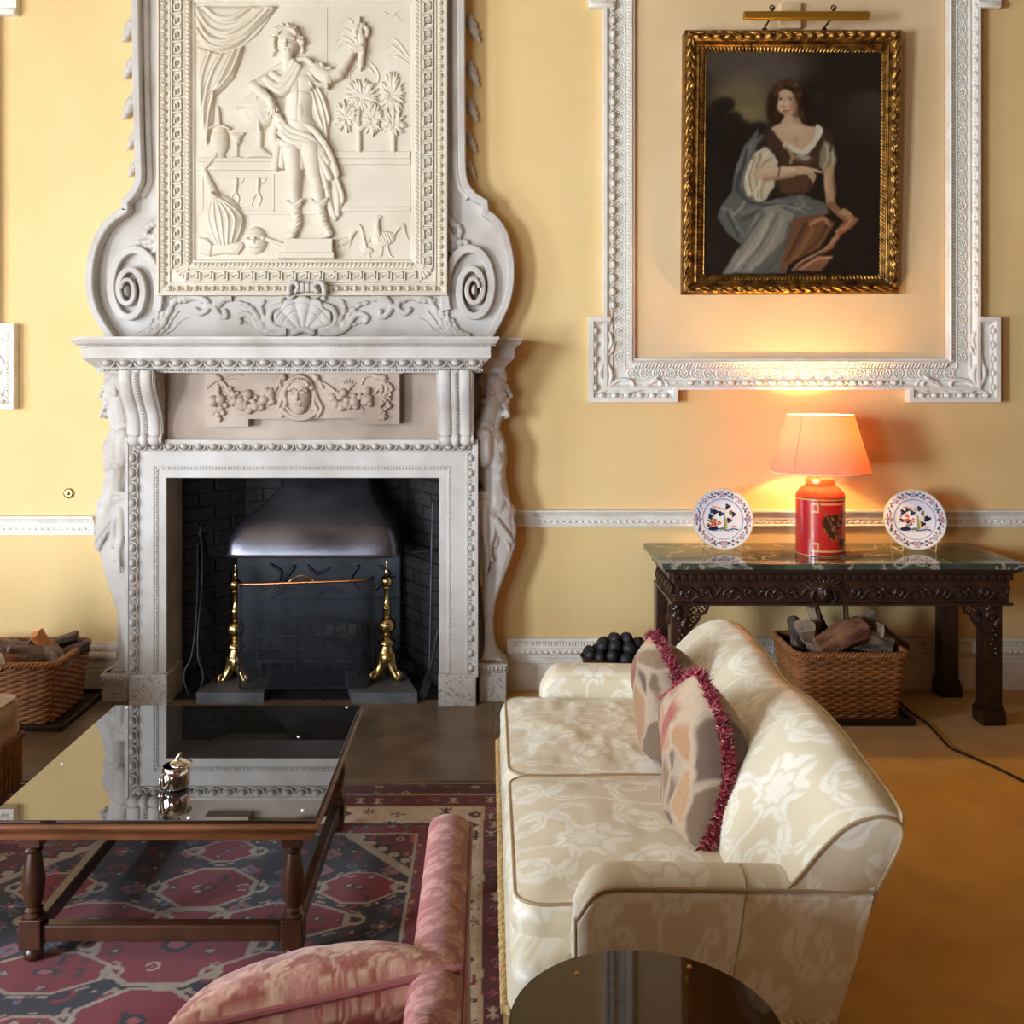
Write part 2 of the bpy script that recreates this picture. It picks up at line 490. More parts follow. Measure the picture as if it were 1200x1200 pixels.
# ================================================================== MATERIALS
mat('wall_paint', srgb(230, 199, 142), 0.75, col2=srgb(222, 189, 128), nscale=1.6, nlo=.3, nhi=.75, bump=0.08, bscale=25)
mat('panel_paint', srgb(228, 200, 158), 0.7, col2=srgb(220, 188, 142), nscale=1.8, bump=0.08, bscale=25)
mat('trim_white', srgb(236, 232, 224), 0.5, col2=srgb(220, 212, 198), nscale=9)
mat('wall_far', srgb(128, 92, 58), 0.8, col2=srgb(112, 78, 46), nscale=2)
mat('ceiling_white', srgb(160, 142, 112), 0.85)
mat('carpet', srgb(208, 156, 50), 0.95, col2=srgb(186, 134, 36), nscale=5, nlo=.35, nhi=.75, bump=0.5, bscale=420, sheen=0.3)
mat('hearth_stone', srgb(136, 114, 92), 0.38, col2=srgb(92, 78, 66), nscale=4.5, nlo=.3, nhi=.65, bump=0.15, bscale=30)
mat('stone', srgb(198, 191, 184), 0.62, col2=srgb(176, 165, 154), nscale=5, nlo=.35, nhi=.7, bump=0.12, bscale=80)
mat('stone_sooty', srgb(188, 168, 150), 0.62, col2=srgb(144, 122, 104), nscale=2.6, nlo=.3, nhi=.7, bump=0.1, bscale=80)
mat('stone_speckled', srgb(196, 188, 180), 0.6, col2=srgb(120, 112, 106), nscale=70, nlo=.5, nhi=.72, bump=0.2, bscale=90)
mat('plaster_relief', srgb(216, 205, 186), 0.7, col2=srgb(204, 190, 168), nscale=3, bump=0.05, bscale=60)
mat('brick', srgb(52, 46, 44), 0.85, col2=srgb(24, 21, 20), nscale=7, nlo=.3, nhi=.65, bump=0.6, bscale=30)
mat('soot', srgb(28, 25, 25), 0.9, bump=0.3, bscale=40)
mat('glass_pane', (1, 1, 1), 0.0, trans=1.0, ior=1.45)
mat('slate_block', srgb(104, 102, 106), 0.55, col2=srgb(76, 76, 82), nscale=8, bump=0.2, bscale=60)

# ================================================================== ROOM SHELL
OPX0, OPX1, OPTOP = WX(195, -0.27), WX(515, -0.27), WZ(559, -0.27)
mb = MB()
hx0, hx1, hz = OPX0-0.02, OPX1+0.02, OPTOP+0.05
mb.box((RX0, 0, 0), (hx0, 0.25, RZ1)); mb.box((hx1, 0, 0), (RX1, 0.25, RZ1)); mb.box((hx0, 0, hz), (hx1, 0.25, RZ1))
wall_back = struct('wall_back', mb, 'wall_paint', 'pale yellow painted wall behind the stone fireplace', 'wall')
mb = MB().box((RX0-0.3, RY0-0.3, -0.1), (RX1+0.3, 0.25, 0))
floor = struct('floor', mb, 'carpet', 'plain mustard brown carpet covering the floor', 'carpet')
mb = MB().box((RX0-0.3, RY0-0.3, RZ1), (RX1+0.3, 0.25, RZ1+0.1))
struct('ceiling', mb, 'ceiling_white', 'plain off-white ceiling', 'ceiling')
mb = MB().box((RX1, RY0-0.3, 0), (RX1+0.3, 0.25, RZ1))
struct('wall_right', mb, 'wall_far', 'plain brown side wall without windows', 'wall')
def wall_with_windows(name, axis, pos, lo, hi, wins, z0, z1, label):
    mb = MB(); th = 0.22
    def bx(a, b, za, zb):
        if axis == 'x': mb.box((pos-th, a, za), (pos, b, zb))
        else: mb.box((a, pos-th, za), (b, pos, zb))
    cur = lo
    for a, b in sorted(wins):
        bx(cur, a, 0, RZ1); bx(a, b, 0, z0); bx(a, b, z1, RZ1); cur = b
    bx(cur, hi, 0, RZ1)
    w = struct(name, mb, 'wall_far', label, 'wall')
    return w
wall_with_windows('wall_left', 'x', RX0, RY0, 0, LEFT_WIN, 0.4, 2.8, 'brown wall pierced by tall windows, at right angles to the fireplace wall')
wall_with_windows('wall_front', 'y', RY0, RX0, RXC, FRONT_WIN, 0.4, 2.8, 'brown wall pierced by tall windows, facing the fireplace')
struct('wall_return_added', MB().box((RXC, RY0, 0), (RXC+.25, RYC, RZ1)), 'wall_far', 'brown return wall added out of view to block bay daylight from the right', 'wall')  # added unseen corner, keeps bay daylight off the right end of the back wall
struct('wall_rear_added', MB().box((RXC, RYC-.25, 0), (RX1, RYC, RZ1)), 'wall_far', 'plain brown wall added out of view to darken the console side', 'wall')  # added unseen wall, closes the L and cuts light reaching the right side
wn = 0
for axis, pos, wins in (('x', RX0, LEFT_WIN), ('y', RY0, FRONT_WIN)):
    for a, b in wins:
        wn += 1; mb = MB()
        def fb(u0, u1, z0, z1, d0=-0.10, d1=-0.04):
            if axis == 'x': mb.box((pos+d0, u0, z0), (pos+d1, u1, z1))
            else: mb.box((u0, pos+d0, z0), (u1, pos+d1, z1))
        fb(a, a+.06, .4, 2.8); fb(b-.06, b, .4, 2.8); fb(a, b, .4, .47); fb(a, b, 2.73, 2.8)
        fb((a+b)/2-.02, (a+b)/2+.02, .45, 2.75)
        for z in (1.0, 1.6, 2.2): fb(a, b, z-.02, z+.02)
        struct('window_%d' % wn, mb, 'trim_white', 'tall white sash window frame with glazing bars', 'window')

# ---- chair rail and skirting
def rail(name, x0, x1, zt, zb, label):
    h = zt-zb; p = [(0, 0), (0.022, 0.0), (0.022, .06*h), (.030, .10*h), (.020, .2*h), (.020, .42*h), (.027, .45*h), (.027, .52*h), (.018, .58*h), (.038, .86*h), (.05, .90*h), (.05, h), (0, h)]
    mb = MB(); n = len(p)
    mb.add([(x0, -a, zb+b) for a, b in p]+[(x1, -a, zb+b) for a, b in p],
           [(k, (k+1) % n, n+(k+1) % n, n+k) for k in range(n)]+[tuple(range(n)), tuple(range(n, 2*n))])
    o = struct(name, mb, 'trim_white', label, 'chair rail', sharp=25)
    # carved leaf course along the lower half
    d = MB(); x = x0+.02; s = .034
    while x < x1-.02:
        d.ball((x, -.021, zb+.31*h), (.013, .009, .10*h), 8, 5); d.ball((x+s/2, -.021, zb+.24*h), (.005, .006, .06*h), 6, 4)
        d.ball((x+s/2, -.026, zb+.72*h), (.008, .006, .05*h), 6, 4)
        x += s
    c = obj('carved_course', d, 'trim_white', o); c['kind'] = 'stuff'
    return o
LX = WX(150, 0); 
rail('trim_1', RX0, WX(112, 0), WZ(604), WZ(626), 'white carved chair rail on the yellow wall beside the brass bell push')
rail('trim_2', WX(603, 0), RX1, WZ(597), WZ(617), 'white carved chair rail running behind the red lamp')
def skirting(name, x0, x1, zt, zm, label):
    p = [(0, 0), (.03, 0), (.03, zm-.055), (.024, zm-.05), (.024, zm-.045), (.03, zm-.04), (.03, zm-.012), (.018, zm-.008), (.018, zm), (.045, zm+.012), (.05, zm+.04), (.035, zm+.045), (.035, zm+.06), (.022, zt-.012), (.022, zt), (0, zt)]
    n = len(p); mb = MB()
    mb.add([(x0, -a, b) for a, b in p]+[(x1, -a, b) for a, b in p],
           [(k, (k+1) % n, n+(k+1) % n, n+k) for k in range(n)]+[tuple(range(n)), tuple(range(n, 2*n))])
    o = struct(name, mb, 'trim_white', label, 'skirting board', sharp=25)
    d = MB(); x = x0+.02; h = zt-zm
    while x < x1-.01:
        d.ball((x, -.045, zm+.026), (.014, .012, .012), 8, 5); d.ball((x+.016, -.047, zm+.026), (.004, .008, .012), 6, 4)
        d.ball((x+.008, -.032, zm+.066), (.007, .008, .014), 6, 4); d.ball((x+.024, -.032, zm+.066), (.007, .008, .014), 6, 4)
        x += .032
    c = obj('carved_course', d, 'trim_white', o); c['kind'] = 'stuff'
skirting('baseboard_left', RX0, WX(140, 0), WZ(752), WZ(772), 'white skirting board with a carved top, behind the basket of split logs and velvet seat')
skirting('baseboard_right', WX(594, 0), RX1, WZ(747), WZ(767), 'white skirting board with a carved top, running behind the carved console table')

# ---- panel mouldings (big plaster picture-panel frames with eared corners)
def egg_unit(w, h, d):
    """one egg with its shell and dart; along x, width h across z, raised towards -y"""
    mb = MB()
    n, m = 10, 4
    vs = []; fs = []
    for i in range(m+1):
        a = (PI/2)*i/m
        for k in range(n):
            b = 2*PI*k/n
            z = math.sin(b)*(1.15 if math.sin(b) > 0 else 0.9)
            vs.append((math.cos(b)*math.cos(a)*w*.29, -math.sin(a)*d, z*math.cos(a)*h*.42))
    for i in range(m):
        for k in range(n): fs.append((i*n+k, i*n+(k+1) % n, (i+1)*n+(k+1) % n, (i+1)*n+k))
    mb.add(vs, fs)
    ring = [(math.cos(t)*w*.40, -d*.30, math.sin(t)*h*.5+.02*h) for t in np.linspace(PI*.95, 2*PI+.05*PI, 10)]
    mb.tube(ring, w*.055, 5)
    mb.add([(w*.5, -d*.1, h*.45), (w*.44, -d*.1, 0), (w*.5, -d*.7, -h*.1), (w*.56, -d*.1, 0), (w*.5, -d*.2, -h*.5)],
           [(0, 1, 2), (0, 2, 3), (1, 4, 2), (3, 2, 4), (0, 3, 4, 1)])
    return mb
def run(me, name, p0, p1, pitch, parent, Y, flip=False, margin=0.5):
    """instances of a unit mesh along a straight XZ line"""
    a, b = Vector(p0), Vector(p1); L = (b-a).length; n = max(1, int(round(L/pitch))); t = (b-a)/L
    ang = math.atan2(t.y, t.x)
    for i in range(n):
        q = a+t*(L*(i+margin)/n)
        inst(name, me, (q.x, Y, q.y), parent, rot=(0, -ang, 0))
mat('gold_line', srgb(196, 140, 70), 0.4, metal=0.3)
pm_egg = mesh_of('egg_and_dart', egg_unit(.074, .034, .022), 'trim_white')
def rosette_mesh():
    mb = MB()
    mb.tube([(math.cos(t)*.026, -.002, math.sin(t)*.026) for t in np.linspace(0, 2*PI, 17)], .0045, 5, cap=False)
    for k in range(5): mb.ball((math.cos(k*1.2566)*.012, -.002, math.sin(k*1.2566)*.012), (.007, .005, .007), 6, 4)
    mb.ball((0, -.004, 0), .005, 6, 4)
    mb.ball((.034, -.001, .018), (.006, .004, .006), 6, 4); mb.ball((.034, -.001, -.018), (.006, .004, .006), 6, 4)
    return mb
ros_me = mesh_of('rosette', rosette_mesh(), 'trim_white')
rope_me = mesh_of('rope_twist', MB().ball((0, -.006, 0), (.0085, .010, .017), 8, 5, rot=Matrix.Rotation(math.radians(35), 3, 'Y')), 'trim_white')
def panel_frame(name, dx, dy, label, flabel, with_detail=True):
    T = lambda px, py: (WX(px+dx), WZ(py+dy))
    xi0, xi1, yi = 743, 1107, 420          # inner opening
    yt = -210                              # upper part of the panel, above the photograph
    t = thing(name, label, 'panel moulding', (WX(925+dx), 0, WZ(457+dy)), kind='structure')
    # painted field inside the moulding
    a, b = T(xi0, yt), T(xi1, yi)
    obj('panel_field', MB().box((a[0]-.01, -.006, b[1]-.01), (b[0]+.01, 0, a[1])), 'panel_paint', t, label=flabel)
    path = [T(xi0, yt), T(xi0, yi), T(xi1, yi), T(xi1, yt)]
    pm = PXM()
    # profile measured outward (to the right of travel => negative offset)
    pr = [(0, 0), (0, .03), (-.012, .035), (-.018, .045), (-.026, .030), (-.030, .022), (-.052, .022), (-.055, .030), (-.060, .022), (-.118, .022), (-.121, .034), (-.128, .034), (-.131, .028), (-.150, .046), (-.153, .058), (-.170, .058), (-.170, 0)]
    mb = frame_sweep(path, pr); obj('moulding', mb, 'trim_white', t, sharp=25)
    obj('gilt_fillet', frame_sweep(path, [(.004, 0), (.004, .012), (-.001, .012), (-.001, 0)]), 'gold_line', t)
    # ears at the two bottom corners
    for sgn, xo, xe in ((-1, 710, 689), (1, 1146, 1166)):
        A = [(xo, 372), (xe, 372), (xe, 471), (792 if sgn < 0 else 1060, 471), (792 if sgn < 0 else 1060, 457)]
        inn = 745 if sgn < 0 else 1107
        poly = [T(xe, 372), T(xe, 471), T(792 if sgn < 0 else 1060, 471), T(792 if sgn < 0 else 1060, 446), T(xo+(-sgn)*8, 446), T(xo+(-sgn)*8, 372)]
        obj('corner_block', MB().prism(offset_poly(poly, -.004), 0, -.036), 'trim_white', t)
        pth = [T(xo+(-sgn)*4, 372), T(xe, 372), T(xe, 471), T(792 if sgn < 0 else 1060, 471), T(792 if sgn < 0 else 1060, 454)]
        off = 1 if sgn < 0 else -1
        prf = [(0, 0), (0, .064), (off*.024, .064), (off*.028, .054), (off*.046, .036)]
        obj('corner_edge', frame_sweep(pth, prf), 'trim_white', t, sharp=25)
        if with_detail:
            e0 = .031*216/1.0
            xr = xe+(-sgn)*7.5
            run(pm_egg, 'egg_and_dart', T(xr, 380), T(xr, 462), .074, t, -.045)
            run(pm_egg, 'egg_and_dart', T(697 if sgn < 0 else 1068, 463.5), T(785 if sgn < 0 else 1158, 463.5), .074, t, -.045)
            # acanthus in the corner
            R = Relief(min(xe, xo)-2+dx if sgn < 0 else 1058+dx, 380+dy, 782+dx if sgn < 0 else max(xe, xo)+2+dx, 462+dy, 0.7)
            mx = lambda x: (x if sgn < 0 else 1855.5-x)+dx
            S = lambda pts, *a, **k: R.stroke([(mx(x), y+dy) for x, y in pts], *a, **k)
            S([(712, 455), (703, 440), (708, 418), (716, 402), (713, 390), (706, 392)], 4, 2, 1, 1, lobes=6)
            S([(712, 455), (716, 440), (712, 428), (706, 424)], 3, 2, 1, 2)
            S([(712, 455), (730, 459), (752, 455), (768, 446), (775, 450), (770, 456)], 4, 2, 1, 1, lobes=6)
            S([(714, 453), (724, 446), (738, 446), (742, 452), (734, 456)], 2.5, 1.5, 1, 2)
            S([(712, 456), (700, 460)], 2.5, 1.5, 1, 1); S([(710, 452), (701, 446)], 2.5, 1.2, 1, 1)
            S([(752, 455), (760, 447), (772, 441)], 2.2, .8, 1, 1); S([(707, 420), (716, 413), (720, 402)], 2.2, .8, 1, 1)
            S([(770, 458), (782, 452), (778, 446)], 2, 1, 1, 1)
            R.build('acanthus_corner', -.034, 'trim_white', t)
    if with_detail:
        # ornament courses: eggs, rosettes and rope on the three visible sides
        for (p, q, lo, hi) in (((717, -60), (717, 366), 0, 0), ((1139, 366), (1139, -60), 0, 0), ((800, 449), (1052, 449), 0, 0)):
            run(pm_egg, 'egg_and_dart', T(*p), T(*q), .074, t, -.038)
        for (p, q) in (((725.5, -60), (725.5, 426)), ((1124, 426), (1124, -60)), ((733, 437.5), (1117, 437.5))):
            run(ros_me, 'rosette', T(*p), T(*q), .069, t, -.023)
        for (p, q) in (((736.5, -60), (736.5, 424)), ((1113, 424), (1113, -60)), ((742, 428), (1108, 428))):
            run(rope_me, 'rope_twist', T(*p), T(*q), .0185, t, -.022)
        # upper ears
        for sgn, xo, xe in ((-1, 712, 689), (1, 1146, 1168)):
            poly = [T(xe, 12), T(xo-sgn*8, 12), T(xo-sgn*8, -90), T(xe, -90)]
            obj('corner_block', MB().prism(poly, 0, -.05), 'trim_white', t)
            obj('corner_edge', MB().prism([T(xe-sgn*1, 13), T(xo-sgn*6, 13), T(xo-sgn*6, 6), T(xe-sgn*1, 6)], -.04, -.066, bev=.004), 'trim_white', t)
    return t
panel_frame('trim_3', 0, 0, 'large white plaster panel moulding with eared corners around the portrait', 'pale cream painted panel behind the portrait')
panel_frame('trim_4', 22-1166, 8, 'white plaster panel moulding with an eared corner above the basket of split logs and velvet seat', 'pale cream painted wall panel', with_detail=True)

# ---- hearth slab
mb = MB()
hs0, hs1 = WX(577, -.28), None
HY0, HY1 = 4.245-D0, -0.20
t = thing('hearth', 'worn brown stone hearth laid flush with the carpet before the fire', 'hearth', (-1, -.9, 0), kind='structure')
for x0, x1 in ((-2.75, -1.72), (-1.715, -.86), (-.855, 0.02)):
    obj('stone_slab', MB().box((x0, HY0+.035, -.02), (x1, HY1, .006), bev=.004), 'hearth_stone', t)
obj('stone_border', MB().box((-2.75, HY0, -.02), (.075, HY0+.03, .005), bev=.003), 'hearth_stone', t)
obj('stone_border', MB().box((.025, HY0+.035, -.02), (.075, HY1, .005), bev=.003), 'hearth_stone', t)

# ---- firebox with splayed brick sides
FBZ = 1.65
fb0, fb1 = WX(287, .35), WX(478, .35)
t = thing('firebox', 'blackened brick fireplace recess with splayed sides', 'fireplace recess', (-1, .2, 0), kind='structure')
mb = MB()
def quad_wall(mb, a, b, th, z1):
    a, b = Vector(a), Vector(b); d = (b-a).normalized(); n = Vector((d.y, -d.x))
    c, e = b-n*th, a-n*th
    mb.add([(a.x, a.y, 0), (b.x, b.y, 0), (c.x, c.y, 0), (e.x, e.y, 0), (a.x, a.y, z1), (b.x, b.y, z1), (c.x, c.y, z1), (e.x, e.y, z1)],
           [(0, 3, 2, 1), (4, 5, 6, 7), (0, 1, 5, 4), (1, 2, 6, 5), (2, 3, 7, 6), (3, 0, 4, 7)])
sides = [((OPX0-.005, .0), (fb0, .36)), ((fb0, .36), (fb1, .36)), ((fb1, .36), (OPX1+.005, -.02))]
for a, b in sides: quad_wall(mb, a, b, .06, FBZ)
mb.box((OPX0-.1, -.02, FBZ), (OPX1+.1, .5, FBZ+.05)); mb.box((OPX0-.08, -.2, -.05), (OPX1+.08, .5, .003))
obj('mortar_shell', mb, 'soot', t, smooth=False)
brick_me = mesh_of('brick', MB().box((-.5, -.5, -.5), (.5, .5, .5)), 'brick', smooth=False)
for si, (a, b) in enumerate(sides):
    a, b = Vector(a), Vector(b); L = (b-a).length; d = (b-a)/L; n = Vector((d.y, -d.x)); ang = math.atan2(d.y, d.x)
    row = 0; z = .005
    while z < 1.5:
        x = -.11 if row % 2 else 0.0
        while x < L-.01:
            x0 = max(x, 0); x1 = min(x+.215, L)
            if x1-x0 > .03:
                c = a+d*((x0+x1)/2)+n*(rnd.uniform(.0, .008))
                inst('brick', brick_me, (c.x, c.y, z+.034), t, (0, 0, ang), (x1-x0-.010, .02, .064))
            x += .225
        z += .075; row += 1
# ================================================================== CHIMNEYPIECE
CP = thing('chimneypiece', 'carved grey-white stone fireplace surround with bearded figures at its sides and a deep mantel shelf', 'fireplace', (-.97, -.2, 0))
FY = -.27                                     # face of the architrave
fx = lambda px: WX(px, FY)
fz = lambda py: WZ(py, FY)
# architrave round the opening: profile swept up, over and down
path = [(fx(195), .155), (fx(195), fz(560)), (fx(515), fz(560)), (fx(515), .155)]
wA = fx(195)-fx(150)
pr = [(0, -.27), (0, -.002), (.004, 0), (.040, 0), (.043, .004), (.060, .004), (.063, .012), (.068, .012), (.135, .012), (.138, .02), (.145, .02), (.150, .014), (.178, .034), (.184, .034), (.184, .04), (.199, .04), (.199, -.27)]
obj('architrave', frame_sweep(path, pr, Y0=FY), 'stone', CP, sharp=25)
# bead course
bd = MB()
def beads(mb, p0, p1, pitch, Y, r):
    a, b = Vector(p0), Vector(p1); L = (b-a).length; n = int(L/pitch)
    for i in range(n+1):
        q = a+(b-a)*(i/n)
        mb.ball((q.x, Y, q.y), (r, r*.7, r) if i % 3 else (r*.5, r*.7, r), 6, 4)
o_ = .051
beads(bd, (fx(195)-o_, .16), (fx(195)-o_, fz(560)+o_), .016, FY-.006, .0065)
beads(bd, (fx(195)-o_, fz(560)+o_), (fx(515)+o_, fz(560)+o_), .016, FY-.006, .0065)
beads(bd, (fx(515)+o_, fz(560)+o_), (fx(515)+o_, .16), .016, FY-.006, .0065)
q = obj('bead_course', bd, 'stone', CP); q['kind'] = 'stuff'
cp_egg = mesh_of('egg_and_dart', egg_unit(.076, .044, .030), 'stone')
o_ = .163
run(cp_egg, 'egg_and_dart', (fx(195)-o_, .16), (fx(195)-o_, fz(560)+o_-.02), .076, CP, FY-.02)
run(cp_egg, 'egg_and_dart', (fx(195)-o_, fz(560)+o_), (fx(515)+o_, fz(560)+o_), .076, CP, FY-.02)
run(cp_egg, 'egg_and_dart', (fx(515)+o_, fz(560)+o_-.02), (fx(515)+o_, .16), .076, CP, FY-.02)
# plinth blocks
for x0, x1, zt in ((153, 198, fz(798)), (514, 558, fz(788))):
    obj('plinth', MB().box((fx(x0), -.02, 0), (fx(x1), FY-.035, .165), bev=.006), 'stone_speckled', CP)
# outer leg plinths
for x0, x1, zt_ in ((117, 151, .145), (560, 595, .20)):
    Yp = -.235
    xa, xb = WX(x0, Yp), WX(x1, Yp)
    obj('leg_plinth', MB().box((xa+.006, -.01, 0), (xb-.006, Yp, zt_-.045), bev=.006).box((xa, -.01, zt_-.045), (xb, Yp-.008, zt_), bev=.006), 'stone_speckled', CP)
    d = MB()
    for i in range(7):
        x = xa+.015+i*(xb-xa-.03)/6
        d.ball((x, Yp-.010, zt_-.022), (.010, .007, .014), 6, 4)
    q = obj('plinth_carving', d, 'stone', CP); q['kind'] = 'stuff'
# scrolled legs below the figures
legL = [(150, 585), (122, 590), (112, 620), (115, 645), (121, 670), (129, 695), (137, 718), (141, 738), (142, 755), (140, 769), (135, 779), (126, 786), (119, 788.2), (151, 788.2)]
Yl = -.20
pl = [(WX(x, Yl), WZ(y, Yl)) for x, y in legL]
obj('scroll_leg', MB().prism(pl, -.002, Yl, bev=.010), 'stone', CP, sharp=50)
legR = [(560, 585), (600, 590), (605, 620), (604, 640), (597, 662), (588, 685), (581, 706), (578, 728), (579, 750), (582, 764), (587, 772), (593, 776), (561, 776), (565, 770), (567, 758), (567, 735), (565, 705), (562, 680), (559, 650)]
pl = [(WX(x, Yl), WZ(y, Yl)) for x, y in legR]
obj('scroll_leg', MB().prism(pl, -.002, Yl, bev=.010), 'stone', CP, sharp=50)
# pilaster strip behind the figures
for x0, x1 in ((138, 156), (550, 566)):
    obj('side_pilaster', MB().box((WX(x0, -.12), 0, .0), (WX(x1, -.12), -.12, 1.75)), 'stone', CP)

# ---- the two bearded half figures: one body each, built once and mirrored
def herm_prims():
    P = []
    Yc = -.16; k = PXM(Yc)
    def p(x, y, dy=0.0): q = W(x, y, Yc); return Vector((q.x, Yc+dy, q.z))
    def c(x0, y0, x1, y1, r0, r1, d0=0.0, d1=None): P.append(('c', p(x0, y0, d0), p(x1, y1, d0 if d1 is None else d1), r0*k, r1*k))
    def e(x, y, rx, rz, ry=None, d=0.0, rot=0): P.append(('e', p(x, y, d), (rx*k, (ry or rx)*k, rz*k), Matrix.Rotation(math.radians(rot), 3, 'Y')))
    # skull, brow, nose, lips, jaw
    e(581, 454, 12.5, 15, 11); e(577, 446, 12, 11, 11); c(590, 451, 594, 452, 3.0, 2.4, -.01); c(590, 451, 594, 452, 3.0, 2.4, .01)
    c(594, 453, 599, 464, 1.8, 2.6); c(594, 468, 596, 469, 2.2, 1.8); e(586, 465, 8, 9, 8); c(590, 461, 592, 462, 2.4, 2.2, -.022); c(595, 472, 596, 472, 1.9, 1.6)
    # ear, cloth cap
    e(577, 460, 3, 4.5, 3, -.048); c(568, 440, 588, 437, 6, 6); c(566, 446, 570, 456, 6.5, 5.5, .0); c(588, 437, 592, 445, 5, 3); c(572, 436, 584, 433, 4, 3.5, -.02)
    # beard curls
    r_ = random.Random(3)
    for i in range(26):
        t = i/25; a = r_.uniform(-1, 1)
        e(587+5*t+r_.uniform(-5, 5), 468+20*t, r_.uniform(2.4, 3.4), r_.uniform(2.6, 3.8), 3, a*.030)
    for i in range(16):
        e(570+r_.uniform(-4, 6), 446+i*2.2, 3, 3.4, 3, r_.uniform(-.035, .03))
    # neck, shoulders, torso
    c(577, 470, 570, 500, 11, 12.5); c(583, 484, 576, 506, 7, 9); c(569, 498, 562, 510, 11, 11, -.02); c(566, 500, 572, 520, 12, 15)
    c(573, 515, 577, 540, 18, 18); c(577, 540, 579, 566, 15.5, 14.5); e(584, 524, 10, 11, 9, -.028); e(584, 545, 8, 9, 8, -.035); e(583, 560, 8, 9, 8, -.03)
    c(579, 566, 582, 590, 15, 17); c(566, 505, 570, 560, 10, 10)
    # cut arm stump
    c(566, 512, 567, 532, 12, 11.5, -.062); P.append(('c', p(567, 533, -.064), p(567, 537, -.064), 10.5*k, 10*k))
    # hip drapery
    for a in ([(557, 580), (575, 583), (590, 592), (597, 603)], [(558, 587), (574, 592), (588, 603), (598, 617)], [(560, 595), (575, 602), (588, 615), (597, 631)],
              [(562, 578), (580, 576), (592, 582), (597, 591)], [(570, 600), (584, 618), (594, 634), (597, 643)], [(582, 608), (594, 624), (600, 633)]):
        Q = crom(a, 4)
        for i_, (u, v) in enumerate(zip(Q[:-1], Q[1:])): c(u[0], u[1], v[0], v[1], 4.0-1.6*i_/len(Q), 4.0-1.6*(i_+1)/len(Q), -.062+.03*i_/len(Q))
    c(572, 584, 592, 600, 15, 13); c(580, 594, 596, 620, 14.5, 10); c(590, 604, 599, 640, 13.5, 6); c(566, 588, 566, 640, 11, 8, -.012); c(574, 596, 580, 636, 12, 7, -.022); c(570, 610, 572, 660, 9, 4, -.03); c(566, 640, 566, 672, 8, 4, -.02)
    # hanging tail folds
    for a, d in (([(563, 590), (560, 620), (562, 650), (564, 682)], -.06), ([(569, 596), (569, 625), (572, 648), (570, 668)], -.066), ([(576, 604), (578, 622), (574, 640), (577, 655)], -.058), ([(560, 600), (557, 640), (558, 665)], -.05)):
        Q = crom(a, 4); n = len(Q)
        for i, (u, v) in enumerate(zip(Q[:-1], Q[1:])): c(u[0], u[1], v[0], v[1], 4.4-2.6*i/n, 4.4-2.6*(i+1)/n, d)
    return P
hp = herm_prims()
organic('bearded_figure', hp, .0052, 'stone', CP, 3, label='bearded half figure looking towards the console table')
MX = 2*-.967
def mir(p):
    v = Vector(p[1]); v.x = MX-v.x
    if p[0] == 'c':
        w = Vector(p[2]); w.x = MX-w.x; return ('c', v, w, p[3], p[4])
    r = p[3]; r = Matrix.Scale(-1, 3, Vector((1, 0, 0))) @ r @ Matrix.Scale(-1, 3, Vector((1, 0, 0)))
    return ('e', v, p[2], r)
organic('bearded_figure', [mir(p) for p in hp], .0052, 'stone', CP, 3, label='bearded half figure looking towards the bell push')

